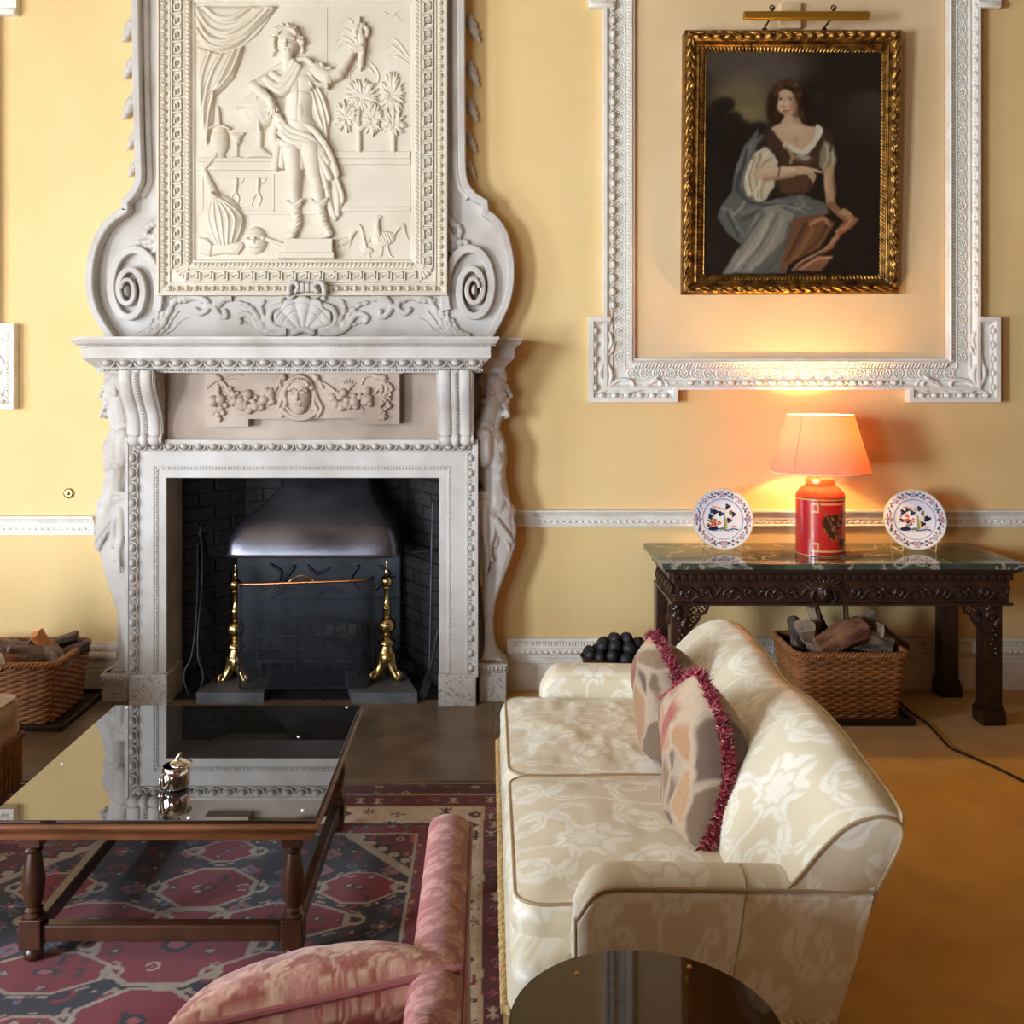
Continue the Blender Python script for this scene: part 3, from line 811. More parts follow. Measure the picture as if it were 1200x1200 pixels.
# ---- frieze, corbels, tablet
obj('frieze', MB().box((fx(148), 0, fz(523)), (fx(556), FY, WZ(434, FY))), 'stone_sooty', CP)
Yt = -.345
tp = [(240, 436), (240, 500), (291, 500), (291, 491), (417, 490), (417, 498), (468, 497), (468, 436)]
obj('tablet', MB().prism([(WX(x, Yt), WZ(y, Yt)) for x, y in tp], FY+.01, Yt), 'stone_sooty', CP)
mbv = MB().box((WX(236, Yt), FY, WZ(438, Yt)), (WX(472, Yt), Yt-.02, WZ(433, Yt)))
obj('tablet_cap', mbv, 'stone_sooty', CP)
def corbel(xa, xb):
    zs = np.array([1.725, 1.70, 1.66, 1.61, 1.56, 1.51, 1.46, 1.42, 1.395])
    ys = np.array([-.455, -.462, -.458, -.435, -.395, -.355, -.335, -.332, -.334])
    zf = np.linspace(1.725, 1.395, 30); yf = np.interp(-zf, -zs, ys)
    nu = 41; u = np.linspace(0, 1, nu)
    bump = np.zeros(nu)
    for c_, w_ in ((.20, .17), (.80, .17)): bump = np.maximum(bump, .016*np.sqrt(np.clip(1-((u-c_)/w_)**2, 0, 1)))
    bump = np.maximum(bump, .007*(np.abs(u-.5) < .10))
    bump += -.0*u
    V = []
    for y, z in zip(yf, zf):
        V.append((xa, FY+.02, z))
        for i in range(nu): V.append((xa+(xb-xa)*u[i], y-bump[i], z))
        V.append((xb, FY+.02, z))
    F = grid_faces(30, nu+2)
    me = mesh_arrays('scroll_front', V, F); me.set_sharp_from_angle(angle=math.radians(45))
    t = obj('corbel', me, 'stone', CP)
    d = MB()
    for i in range(22):
        z = 1.71-i*.0145; y = float(np.interp(-z, -zs, ys))
        d.ball(((xa+xb)/2, y-.010, z), (.012, .008, .0062), 7, 4)
    q = obj('bead_string', d, 'stone', t); q['kind'] = 'stuff'
    r = MB()
    for c_, w_, rr in ((.19, .16, .033), (.81, .16, .033), (.5, .12, .038)):
        x0 = xa+(xb-xa)*(c_-w_); x1 = xa+(xb-xa)*(c_+w_)
        r.lathe([(.02, 0), (rr*.8, .004), (rr, (x1-x0)*.3), (rr, (x1-x0)*.7), (rr*.8, (x1-x0)-.004), (.02, x1-x0)], (x0, -.325, 1.372), 18, axis='X')
    r.lathe([(.024, 0), (.024, xb-xa)], (xa, -.325, 1.372), 16, axis='X')
    obj('volute_roll', r, 'stone', t)
    for x in (xa-.003, xb+.003):
        s = MB()
        s.tube([(x, -.325+math.cos(a)*(.026-a*.0018), 1.372+math.sin(a)*(.026-a*.0018)) for a in np.linspace(0, 11, 40)], .0045, 6)
        s.tube([(x, float(np.interp(-z, -zs, ys))+.012, z) for z in np.linspace(1.71, 1.40, 16)], .006, 6)
        for zz, yy in ((1.66, -.40), (1.60, -.38), (1.54, -.34), (1.48, -.31)): s.ball((x, yy, zz), (.006, .022, .022), 8, 5)
        obj('side_scroll', s, 'stone', t)
corbel(WX(150, -.33), WX(189, -.33)); corbel(WX(515, -.33), WX(553.5, -.33))

# ---- mantel shelf: front slab over the corbels, wider back slab behind
def shelf(name, x0, x1, yf, zt, parts=True, back=0.0):
    # profile: (projection, z drop)  front to be returned at both ends (mitred U)
    prof = [(.0, 0.0), (0, -.012), (-.004, -.016), (-.012, -.030), (-.026, -.038), (-.030, -.040), (-.030, -.048), (-.042, -.050), (-.042, -.104), (-.05, -.108), (-.09, -.150), (-.095, -.178), (-.11, -.178)]
    V = []; F = []
    n = len(prof)
    for (sx, bk) in ((-1, True), (-1, False), (1, False), (1, True)):
        for o, dz in prof:
            x = (x0-o) if sx < 0 else (x1+o)
            y = back if bk else yf-o
            V.append((x, y, zt+dz))
    mb = MB()
    fs = []
    for i in range(3):
        for q in range(n-1): fs.append((i*n+q, i*n+q+1, (i+1)*n+q+1, (i+1)*n+q))
    fs.append((0, n, 2*n, 3*n)); fs.append((n-1, 4*n-1, 3*n-1, 2*n-1))
    mb.add(V, fs)
    return obj(name, mb, 'stone', CP, sharp=25)
YS = -.50
ZT = WZ(394.5, YS)
shelf('mantel_shelf', WX(90, YS), WX(585, YS), YS, ZT)
YB = -.33
shelf('mantel_return', WX(82, YB), WX(613, YB), YB, WZ(396, YB))
sh_egg = mesh_of('egg_and_dart', egg_unit(.088, .042, .030), 'stone')
xa, xb = WX(90, YS)+.085, WX(585, YS)-.085
run(sh_egg, 'egg_and_dart', (xa, ZT-.131), (xb, ZT-.131), .088, CP, YS+.062)
d = MB(); beads(d, (xa, ZT-.166), (xb, ZT-.166), .015, YS+.084, .0065); beads(d, (WX(95, YS), ZT-.044), (WX(580, YS), ZT-.044), .013, YS+.026, .005)
q = obj('bead_course', d, 'stone', CP); q['kind'] = 'stuff'

# ---- fruit swags and mask on the tablet (relief)
R = Relief(240, 434, 300, 500, .55)
def fruit(R, x, y, r, **k): R.ell(x, y, r, r, c=2.2, h=r*.85, k=.5)
r_ = random.Random(5)
R.cap(252, 440, 258, 444, 3.4, 3.6, 1); R.cap(258, 444, 261, 452, 3, 2, 1); R.stroke([(243, 454), (249, 449), (256, 444)], 1.5, 1.8, .5)
R.cap(256, 452, 256, 462, 3, 3, 1.5)
for x, y, r in ((250, 470, 6.5), (259, 468, 6), (256, 459, 3.5), (254, 480, 4), (259, 479, 4), (251, 483, 3.6), (256, 486, 3.6), (262, 484, 3.2), (258, 491, 2.8), (265, 475, 3.2)): fruit(R, x, y, r)
R.stroke([(258, 492), (258, 496)], 1.8, .6); R.stroke([(260, 446), (266, 454), (270, 462)], 2, 2.5, .8); R.stroke([(263, 442), (272, 440), (280, 438), (285, 441)], 1.2, .7, .2, lobes=4)
R.stroke([(264, 445), (274, 444), (284, 446)], .8, .6, .1)
for i in range(9): R.stroke([(268+r_.uniform(-2, 2), 458+i*1.5), (274+i*2.2, 460+r_.uniform(-2, 4))], 1.4, .6, .4)
R.build('fruit_drop', Yt, 'stone_sooty', CP)
R = Relief(262, 444, 330, 488, .55)
for i in range(46):
    t = r_.random(); x = 270+t*50; ym = 462+10*math.sin(t*PI)
    fruit(R, x, ym+r_.uniform(-8, 9), r_.uniform(2.4, 4.8))
for x, y, r in ((283, 470, 5), (291, 462, 5), (300, 476, 5), (310, 468, 5.5), (317, 461, 4.5)): fruit(R, x, y, r+.5)
R.stroke([(322, 458), (328, 448), (331, 443)], 2, 1.6, 1)
R.build('fruit_swag', Yt, 'stone_sooty', CP)
R = Relief(378, 440, 442, 486, .55)
R.stroke([(376, 447), (386, 453), (392, 458)], 1.6, 2, 1)
for i in range(46):
    t = r_.random(); x = 386+t*50; ym = 464+8*math.sin(t*PI)
    fruit(R, x, ym+r_.uniform(-8, 9), r_.uniform(2.3, 4.6))
for x, y, r in ((390, 466, 5), (403, 460, 4.5), (416, 471, 5.5), (406, 474, 4.5), (430, 458, 5), (432, 468, 5)): fruit(R, x, y, r+.4)
for a in range(5): R.stroke([(409, 456), (409+9*math.cos(-.5-a*.5), 452+8*math.sin(-.5-a*.5))], 2, .6, .6)
R.stroke([(424, 478), (426, 480), (425, 484)], 1.5, .5, .4)
R.build('fruit_swag', Yt, 'stone_sooty', CP)
R = Relief(420, 436, 468, 496, .55)
R.cap(440, 441, 450, 443, 3.4, 4.2, 1); R.stroke([(424, 450), (428, 442), (438, 440)], 1.2, 2, .5); R.stroke([(452, 446), (446, 452), (440, 460)], 2.4, 2, 1)
for i in range(40):
    t = i/39; fruit(R, 455-6*t+r_.uniform(-7, 7)*(1-.35*t), 450+40*t, r_.uniform(1.7, 3.2))
R.stroke([(446, 488), (445, 494)], 1.8, .6)
R.build('fruit_drop', Yt, 'stone_sooty', CP)
# female mask
R = Relief(322, 434, 386, 494, .45)
R.ell(351, 464, 14, 19.5, c=0, h=12, k=1); R.ell(351, 477, 9, 9, c=3, h=6, k=2)           # face, chin
R.ell(351, 452, 12.5, 8, c=5, h=5, k=2)
R.stroke([(336, 452), (333, 462), (335, 472), (330, 482)], 3.4, 3, 1, lobes=5); R.stroke([(366, 452), (369, 462), (368, 472), (373, 482)], 3.4, 3, 1, lobes=5)
for i in range(13):
    a = PI*(1.05+.9*i/12); R.ell(351+15*math.cos(a), 457+15*math.sin(a), 3.4, 3.4, c=3.5, h=3.2, k=.4)
for i in range(9):
    a = PI*(1.1+.8*i/8); R.ell(351+11.5*math.cos(a), 453+8*math.sin(a), 2.4, 2.2, c=8, h=2.2, k=.3)
R.stroke([(338, 448), (351, 440), (364, 448)], 2, 2, 3)
H0 = R.H.copy()
R.cap(350.6, 458, 350.2, 467, 1.3, 2.3, 11.0, 13.0, k=1)                                    # nose
R.stroke([(340, 457.5), (344, 455.5), (349, 457)], .9, 1, 11, 12, k=.6); R.stroke([(353, 457), (357, 455.5), (361.5, 457.5)], 1, .9, 12, 11, k=.6)
R.ell(344.6, 460, 3, 1.7, c=10, h=1.4, k=.3); R.ell(357, 460, 3, 1.7, c=10, h=1.4, k=.3)
R.groove([(341.5, 461.8), (344.5, 462.4), (348, 461.5)], .6, 1.0); R.groove([(354, 461.5), (357, 462.4), (360, 461.8)], .6, 1.0)
R.groove([(341.5, 458.4), (344.6, 457.8), (348, 459)], .55, 1.0); R.groove([(353.5, 459), (357, 457.8), (360.2, 458.4)], .55, 1.0)
R.cap(347, 472, 354, 472, 1.1, 1.1, 11.2, k=.5); R.cap(347.8, 474.6, 353.2, 474.6, 1.2, 1.2, 11, k=.5); R.groove([(346, 473.3), (355, 473.3)], .45, 1.2)
R.stroke([(332, 438), (328, 447), (330, 455)], 3, 2, 1); R.stroke([(368, 440), (374, 446), (378, 454)], 3.4, 2, 1); R.ell(371, 443, 4, 4, c=3, h=3); R.ell(333, 442, 3.4, 4, c=3, h=3)
for xx in ((334, 330, 327, 331), (368, 372, 377, 373)):
    R.stroke([(xx[0], 455), (xx[1], 468), (xx[2], 478), (xx[3], 487)], 3.0, 2.6, .4)
R.stroke([(332, 482), (342, 489), (352, 491), (364, 488), (372, 482)], 3, 3, .3); R.stroke([(335, 477), (344, 485), (352, 486.5), (362, 484), (369, 477)], 2, 2, .4)
R.build('female_mask', Yt, 'stone_sooty', CP, label='carved female face framed by curls and ribbons')
# ================================================================== OVERMANTEL
OM = thing('overmantel', 'carved stone overmantel with side volutes and a framed plaster relief of a torch bearer', 'overmantel', (-.97, -.1, 1.9))
Yo = -.06                                      # ground of the overmantel board
outL = [(160, -60), (161, 60), (163, 160), (164.5, 205), (163, 218), (156, 231), (148.5, 238), (148.5, 249), (140, 254), (128, 264), (118, 279), (111, 298), (107.5, 320), (108, 345), (113, 364), (121, 380), (133, 397)]
outR = [(545, -60), (545, 60), (545.5, 160), (546.5, 205), (551, 222), (560, 233), (572, 240), (573, 252), (583, 259), (592, 271), (598, 287), (602, 310), (601.5, 335), (597, 356), (589, 374), (577, 396)]
P = [(WX(x, Yo), WZ(y, Yo)) for x, y in outL]; Q = [(WX(x, Yo), WZ(y, Yo)) for x, y in outR]
ground = P+[(Q[-1][0], P[-1][1]-.01)]+list(reversed(Q))
zb = 1.8935
ground = P+[(P[-1][0], zb), (Q[-1][0], zb)]+list(reversed(Q))
obj('ground_board', MB().prism(ground, 0, Yo), 'stone', OM, smooth=False)
# raised outer rim on either side
for pth, sg in ((P, 1), (Q, -1)):
    pp = [tuple(v) for v in crom([p for p in pth[:6]], 5)]+[tuple(p) for p in pth[6:8]]+[tuple(v) for v in crom(pth[7:], 5)][1:]
    in_ = .018*sg
    cl = [(x+in_, z) for x, z in pp]
    obj('outer_rim', band(cl, .040, .085, Yo, .006), 'stone', OM, sharp=30)
    # inner step of the moulding
    cl2 = [(x+sg*.052, z) for x, z in pp[:26]]
    obj('inner_step', band(cl2, .030, .030, Yo, .008), 'stone', OM, sharp=30)
# volutes
def volute(cx, cy, sg):
    k = PXM(Yo); n = 150; pts = []; wd = []; hg = []
    for i in range(n):
        t = i/(n-1); th = -0.15*PI+t*(2*PI*2.55); rx = 33*math.exp(-1.75*t); ry = rx*1.72
        x = cx+sg*(math.cos(th)*rx+3*(1-t)); y = cy-math.sin(th)*ry-2*(1-t)
        pts.append((WX(x, Yo), WZ(y, Yo))); wd.append((10.5-6.5*t)*k); hg.append(.045+.045*t)
    ob = obj('volute', band(pts, wd, hg, Yo, .005), 'stone', OM, sharp=30)
    obj('volute_eye', MB().ball((WX(cx, Yo), Yo-.05, WZ(cy+1, Yo)), (.016, .045, .028), 12, 8), 'stone', ob)
volute(154, 341, 1); volute(556, 340, -1)
# carved leaf drops down the outer edges
def leaf_drop():
    mb = MB(); V = []; n, m = 14, 9
    for i in range(n):
        t = i/(n-1); z = -t; w = .28*math.sin(PI*min(1, t*1.08+.06))**.8*(1+.22*math.sin(t*26))
        xo = .10+.35*t**2.2+ (.35*(t-.82) if t > .82 else 0); zc = z+ (1.6*(t-.85)**1.0*.6 if t > .85 else 0)
        for j in range(m):
            a = PI*j/(m-1); V.append((xo-math.cos(a)*w*.55, -.05-.30*math.sin(a)*w*2-.10*t, zc))
    F = grid_faces(n, m)
    me = mesh_arrays('leaf_drop', V, F); me.materials.append(MATS['stone']); return me
ld = leaf_drop()
for y0, y1 in ((14, 55), (60, 98), (105, 146), (150, 180), (185, 212), (219, 237)):
    h = (y1-y0)*PXM(-.05); inst('leaf_drop', ld, (WX(159, -.05), -.01, WZ(y0, -.05)), OM, sc=(-h*1.15, h*1.0, h))
for y0, y1 in ((14, 54), (68, 106), (112, 147), (152, 182), (185, 213), (222, 240)):
    h = (y1-y0)*PXM(-.05); inst('leaf_drop', ld, (WX(546, -.05), -.01, WZ(y0, -.05)), OM, sc=(h*1.15, h*1.0, h))
# acanthus sprays
def scroll_relief(name, box, strokes, Yp=Yo, step=.6, label=None):
    R = Relief(*box, step)
    for st in strokes: R.stroke(st[0], *st[1], **st[2])
    return R, name
def mirx(pts, m): return [(2*m-x, y) for x, y in pts]
for sg in (0, 1):
    M = 355.0
    f = (lambda p: p) if sg == 0 else (lambda p: mirx(p, M))
    bx = (158, 236, 190, 312) if sg == 0 else (520, 236, 552, 312)
    R = Relief(*bx, .6)
    for p, r0, r1, c in (([(188, 258), (180, 262), (172, 268), (172, 276), (178, 277)], 4, 2.5, 1), ([(188, 268), (182, 278), (174, 284), (164, 284), (160, 292)], 4.5, 2, 1.5),
                         ([(188, 280), (180, 288), (168, 290), (160, 288)], 3.5, 1.2, .6), ([(188, 250), (182, 256)], 3, 1, .5), ([(186, 290), (178, 296), (168, 298)], 3, 1, .3)):
        R.stroke(f(p), r0*1.35, r1*1.3, c, lobes=6, lobe=.45, flat=.75)
    R.build('acanthus_spray', Yo-.01, 'stone', OM)
    # at the foot of the volute
    bx = (150, 334, 222, 396) if sg == 0 else (488, 334, 560, 396)
    R = Relief(*bx, .6)
    for p, r0, r1, c in (([(176, 394), (190, 382), (198, 366), (206, 352), (216, 347), (219, 352)], 3.2, 3, 2), ([(170, 394), (186, 380), (193, 362), (188, 346), (185, 340)], 3.4, 1.4, 2.5),
                         ([(166, 394), (180, 384), (186, 370), (184, 358)], 3, 1.6, 3), ([(180, 394), (194, 386), (202, 374), (210, 364)], 2.4, .8, 1), ([(160, 394), (172, 388), (180, 374)], 3, 1.5, 3),
                         ([(184, 394), (200, 388), (212, 376), (220, 372)], 1.4, .6, .5), ([(198, 366), (202, 358), (200, 350)], 3, 1, 2)):
        R.stroke(f(p), r0*1.35, r1*1.3, c, lobes=6, lobe=.45, flat=.75)
    R.build('acanthus_spray', Yo, 'stone', OM)
    # paired C scrolls between volute and shell
    bx = (206, 336, 272, 374) if sg == 0 else (438, 336, 504, 374)
    R = Relief(*bx, .6)
    for p, r0, r1, c, lb in (([(212, 352), (220, 346), (232, 348), (243, 354), (243, 363), (235, 367), (230, 363)], 3.2, 2.6, 2, 0), ([(216, 350), (228, 347), (238, 351)], 5, 4, 1, 5),
                             ([(292, 356), (284, 347), (270, 345), (258, 350), (252, 360), (258, 370), (265, 371), (264, 365)], 3.4, 2.6, 2, 0), ([(276, 348), (264, 349), (256, 357)], 5, 4, 1, 5), ([(246, 359), (250, 359)], 3, 3, 2, 0)):
        R.stroke(f(p), r0*1.30, r1*1.3, c, lobes=lb, lobe=.45, flat=.8)
    R.build('leaf_scroll', Yo, 'stone', OM)
    bx = (266, 340, 336, 396) if sg == 0 else (374, 340, 444, 396)
    R = Relief(*bx, .6)
    for p, r0, r1, c, lb in (([(346, 386), (334, 390), (318, 391), (304, 384), (296, 372), (288, 368), (280, 372), (282, 377)], 3.4, 2.6, 2, 0), ([(318, 391), (306, 380), (298, 366), (290, 358), (278, 354)], 4.5, 2, 1.4, 6),
                             ([(322, 388), (312, 376), (306, 362), (310, 352)], 4, 2, 1.5, 4), ([(330, 358), (320, 362), (316, 374), (324, 384), (338, 386), (342, 380), (336, 377)], 3, 2.2, 3, 0), ([(306, 384), (294, 380), (286, 378)], 2.4, 1, 1, 3), ([(330, 350), (336, 344), (330, 340)], 2.4, 1.2, 3, 0)):
        R.stroke(f(p), r0*1.30, r1*1.3, c, lobes=lb, lobe=.45, flat=.8)
    R.build('leaf_scroll', Yo, 'stone', OM)
# shell
R = Relief(322, 328, 390, 394, .5)
ax, ay = 356, 392
x, y = R.X-ax, ay-R.Y
rr = np.hypot(x*1.0, y*.92); th = np.arctan2(x, y)
Rr = 42*(1-.10*(th/1.3)**2)*(1+.035*np.cos(th*13*1.05))
body = np.where((np.abs(th) < 1.22) & (rr < Rr) & (rr > 3), (7*np.sqrt(np.clip(rr/Rr, 0, 1)))*np.clip((Rr-rr)/2.5, 0, 1)**.5+2.0*np.abs(np.cos(th*6.5))*np.clip(rr/14, 0, 1), -1)
body -= .9*((rr > 24) & (np.abs(rr-26) < .9))+.9*(np.abs(rr-34) < .8)
R.H = np.maximum(R.H, body)
R.stroke([(345, 390), (356, 386), (367, 390)], 4, 4, 3)
R.stroke([(336, 344), (342, 336), (348, 340), (344, 348), (337, 347)], 2.8, 2.2, 6); R.stroke([(376, 344), (370, 336), (364, 340), (368, 348), (375, 347)], 2.8, 2.2, 6)
R.build('scallop_shell', Yo, 'stone', OM, label='carved scallop shell')
R = Relief(335, 326, 384, 350, .5)
for p in ([(339, 344), (340, 334), (346, 331), (350, 336), (347, 342)], [(381, 344), (379, 334), (373, 331), (368, 336), (372, 342)]): R.stroke(p, 3.4, 2.4, 3)
R.poly([(345, 331), (373, 331), (371, 343), (348, 343)], 5, 2)
for xx in (352, 358, 364): R.groove([(xx, 330), (xx, 344)], .8, 2)
R.build('ribbon_crest', Yo-.115, 'stone', OM)

# ---- frame round the relief
Yf = -.10
gx = lambda x: WX(x, Yf); gz = lambda y: WZ(y, Yf)
obj('relief_ground', MB().box((gx(226), Yo+.01, gz(308)), (gx(486), Yf, gz(-40))), 'plaster_relief', OM)
path = [(gx(229), gz(4)), (gx(229), gz(304.5)), (gx(482), gz(304.5)), (gx(482), gz(4))]
pr = [(0, -.03), (0, .006), (-.006, .012), (-.014, .012), (-.016, .02), (-.050, .034), (-.055, .026), (-.062, .026), (-.122, .026), (-.126, .036), (-.134, .036), (-.138, .028), (-.178, .042), (-.180, .052), (-.192, .052), (-.192, -.05)]
path = path[::-1]; pr2 = [(-a, b) for a, b in pr]
obj('relief_frame', frame_sweep(path[::-1], pr, closed=True, Y0=Yf), 'plaster_relief', OM, sharp=25)
om_egg = mesh_of('egg_and_dart', egg_unit(.047, .036, .022), 'plaster_relief')
leaf_me = mesh_of('frame_leaf', MB().ball((0, -.004, 0), (.011, .010, .016), 8, 5, rot=Matrix.Rotation(math.radians(30), 3, 'Y')), 'plaster_relief')
def key_unit(p, h):
    """one greek-key repeat: raised fret bars"""
    mb = MB(); w = h*.13; d = .014
    def bar(x0, z0, x1, z1): mb.box((min(x0, x1)-w/2, 0, min(z0, z1)-w/2), (max(x0, x1)+w/2, -d, max(z0, z1)+w/2))
    a = p/2-.001; b = h/2-w/2
    bar(-a, -b, -a, b); bar(-a, b, a*.62, b); bar(a*.62, b, a*.62, -b*.35); bar(a*.62, -b*.35, -a*.30, -b*.35); bar(-a*.30, -b*.35, -a*.30, b*.30); bar(-a*.30, b*.30, a*.10, b*.30)
    bar(-a, -b, a, -b)
    return mb
key_me = mesh_of('greek_key', key_unit(.0745, .056), 'plaster_relief', smooth=False)
m1, m2, m3 = .158, .092, .032
yB = gz(304.5)
for x_, s in ((gx(229), -1), (gx(482), 1)):
    def seg(off, za, zb): return ((x_+s*off, za), (x_+s*off, zb)) if s < 0 else ((x_+s*off, zb), (x_+s*off, za))
    a, b = seg(m1, gz(2), yB-.15); run(om_egg, 'egg_and_dart', a, b, .047, OM, Yf-.034)
    a, b = seg(m2, gz(2), yB-.05); run(key_me, 'greek_key', a, b, .0745, OM, Yf-.026)
    a, b = seg(m3, gz(2), yB-.03); run(leaf_me, 'frame_leaf', a, b, .023, OM, Yf-.022)
    # palmette in the corner
    R = Relief(206 if s < 0 else 488, 308, 224 if s < 0 else 506, 332, .4)
    cx, cy = (221, 309.5) if s < 0 else (491, 309.5)
    for k in range(5):
        a = math.radians(100+k*17.5) if s < 0 else math.radians(80-k*17.5)
        R.stroke([(cx, cy), (cx+15*math.cos(a), cy+17*math.sin(a))], 1, 2.2, .6, 1.2, k=.2)
    R.build('corner_palmette', Yf-.026, 'plaster_relief', OM)
run(om_egg, 'egg_and_dart', (gx(229)-.15, yB-m1), (gx(482)+.15, yB-m1), .047, OM, Yf-.034)
run(key_me, 'greek_key', (gx(229)-.04, yB-m2), (gx(482)+.04, yB-m2), .0745, OM, Yf-.026)
run(leaf_me, 'frame_leaf', (gx(229)-.01, yB-m3), (gx(482)+.01, yB-m3), .023, OM, Yf-.022)

# ---- the relief scene
PR = 'plaster_relief'
def slab(name, x0, y0, x1, y1, h, bev=.003): obj(name, MB().box((gx(x0), Yf+.005, gz(y0)), (gx(x1), Yf-h, gz(y1)), bev=bev), PR, OM)
slab('ledge', 231, 186, 330, 190, .022); slab('ledge', 231, 190, 330, 200, .016); slab('pedestal_wall', 231, 200, 372, 252, .010)
slab('sunk_panel_rim', 237, 204, 239, 248, .014); slab('sunk_panel_rim', 237, 246, 322, 248, .014); slab('sunk_panel_rim', 320, 204, 322, 248, .014)
slab('parapet', 385, 178, 481, 186, .014); slab('parapet', 385, 186, 481, 193, .009); slab('parapet', 392, 242, 481, 248, .010); slab('parapet', 392, 193, 481, 242, .004)
slab('figure_base', 335, 281, 391, 297, .055); slab('figure_base', 328, 297, 393, 304, .060); slab('joint_strip', 382.6, 8, 383.6, 178, .003, .001)
# swagged curtain
R = Relief(229, 6, 328, 176, .7)
R.poly([(230, 8), (326, 8), (314, 26), (302, 41), (287, 53), (272, 60), (258, 62), (243, 57), (230, 46)], 5.5, 7)
R.poly([(232, 55), (246, 60), (262, 63), (287, 54), (283, 70), (275, 92), (262, 106), (252, 114), (251, 140), (247, 160), (243, 171), (240, 160), (236, 130), (232, 100)], 4.5, 4)
for a in ([(231, 12), (246, 34), (268, 40), (292, 28), (312, 9)], [(231, 22), (244, 44), (264, 50), (290, 38), (318, 9)], [(231, 36), (244, 52), (262, 57), (286, 46), (322, 10)], [(240, 9), (256, 22), (276, 22), (296, 9)]):
    R.ridge(a, 2.6, 3.0); R.groove([(x, y+4.5) for x, y in a], 1.6, 2.6)
for a in ([(284, 56), (272, 86), (252, 110)], [(276, 60), (262, 90), (250, 112)], [(262, 64), (248, 92), (240, 130), (242, 165)], [(248, 62), (238, 92), (236, 130)], [(252, 112), (246, 135), (244, 168)]):
    R.ridge(a, 1.8, 3.0); R.groove([(x-3.2, y+1) for x, y in a], 1.2, 2.2)
R.build('carved_curtain', Yf, PR, OM)
# wicker flask, goblet, globe
R = Relief(240, 118, 272, 190, .5)
R.ell(257.5, 166, 11.5, 19, h=8); R.stroke([(257.5, 150), (256.5, 138), (256.5, 130), (254.5, 126)], 3, 1.5, 2); R.ell(257.5, 184, 8, 3, h=5)
for i in range(11): R.groove([(244, 152+i*3), (257.5, 154+i*3), (271, 152+i*3)], .5, .9)
R.stroke([(245, 152), (258, 148), (270, 152)], 1, 1, 6)
R.build('wicker_flask', Yf, PR, OM)
R = Relief(266, 154, 292, 190, .5)
R.poly([(270, 157), (286, 157), (283, 168), (278.5, 173), (273.5, 168)], 6, 5); R.cap(278, 172, 278, 184, 1.8, 1.5, 1); R.ell(278, 185.5, 7.5, 2, h=4); R.stroke([(270, 157.5), (286, 157.5)], 1.2, 1.2, 3)
R.build('goblet', Yf, PR, OM)
R = Relief(274, 104, 332, 190, .5)
R.ell(302, 131, 22, 22, h=11)
R.stroke([(278, 128), (302, 130), (326, 128)], 1.4, 1.4, 8.5); R.stroke([(302, 109), (303, 131), (306, 153)], 1.2, 1.2, 8.5); R.cap(305, 152, 305, 176, 3.6, 3, 2); R.ell(305, 159, 5, 2.5, h=6); R.poly([(302, 172), (308, 172), (324, 186), (288, 186)], 6, 4)
for i in range(46):
    a = rnd.uniform(0, 2*PI); q = 19*math.sqrt(rnd.random()); R.ridge([(302+q*math.cos(a), 131+q*math.sin(a)), (302+q*math.cos(a)+rnd.uniform(-3, 3), 131+q*math.sin(a)+rnd.uniform(-3, 3))], .9, .4, 1)
R.build('globe', Yf, PR, OM)
# lute
R = Relief(229, 176, 292, 296, .6)
R.ell(262, 259, 25, 31, rot=-8, h=13); R.cap(253, 232, 240, 200, 7, 3.6, 3, 2); R.cap(240, 198, 254, 182, 3.6, 3.2, 3)
for i in range(-3, 4): R.ridge([(252, 228), (262+i*7.6, 255), (264+i*4, 288)], 1.1, 1.5)
for i in range(5): R.groove([(241+i*2.6, 207+i*5), (250+i*2, 203+i*5)], .5, .8)
R.build('lute', Yf, PR, OM)
R = Relief(229, 270, 292, 304, .6)
R.poly([(233, 278), (244, 279), (250, 286), (262, 283), (284, 284), (288, 288), (280, 299), (262, 298), (247, 301), (234, 297)], 5, 3); R.groove([(244, 280), (250, 287), (248, 300)], .9, 2.5); R.groove([(262, 284), (283, 287), (276, 298)], .6, 1.2)
R.build('open_book', Yf, PR, OM)
# mask with handle
R = Relief(284, 264, 340, 302, .45)
R.ell(300, 282, 13.5, 16.5, h=9); R.cap(314, 281, 335, 288, 2.8, 2.6, 2)
R.ell(299.5, 284, 2, 3.2, c=8, h=2.5, k=1); R.stroke([(294, 290), (299.5, 291.5), (304, 290)], 1.1, 1.1, 7)
R.groove([(293, 280), (297, 280)], 1.3, 4.5, 1); R.groove([(302, 280), (307, 280)], 1.3, 4.5, 1); R.ridge([(292, 276), (298, 276)], 1, .8); R.ridge([(301, 276), (308, 276)], 1, .8); R.groove([(295, 292), (304, 292)], .5, 1.2)
R.build('theatre_mask', Yf, PR, OM)
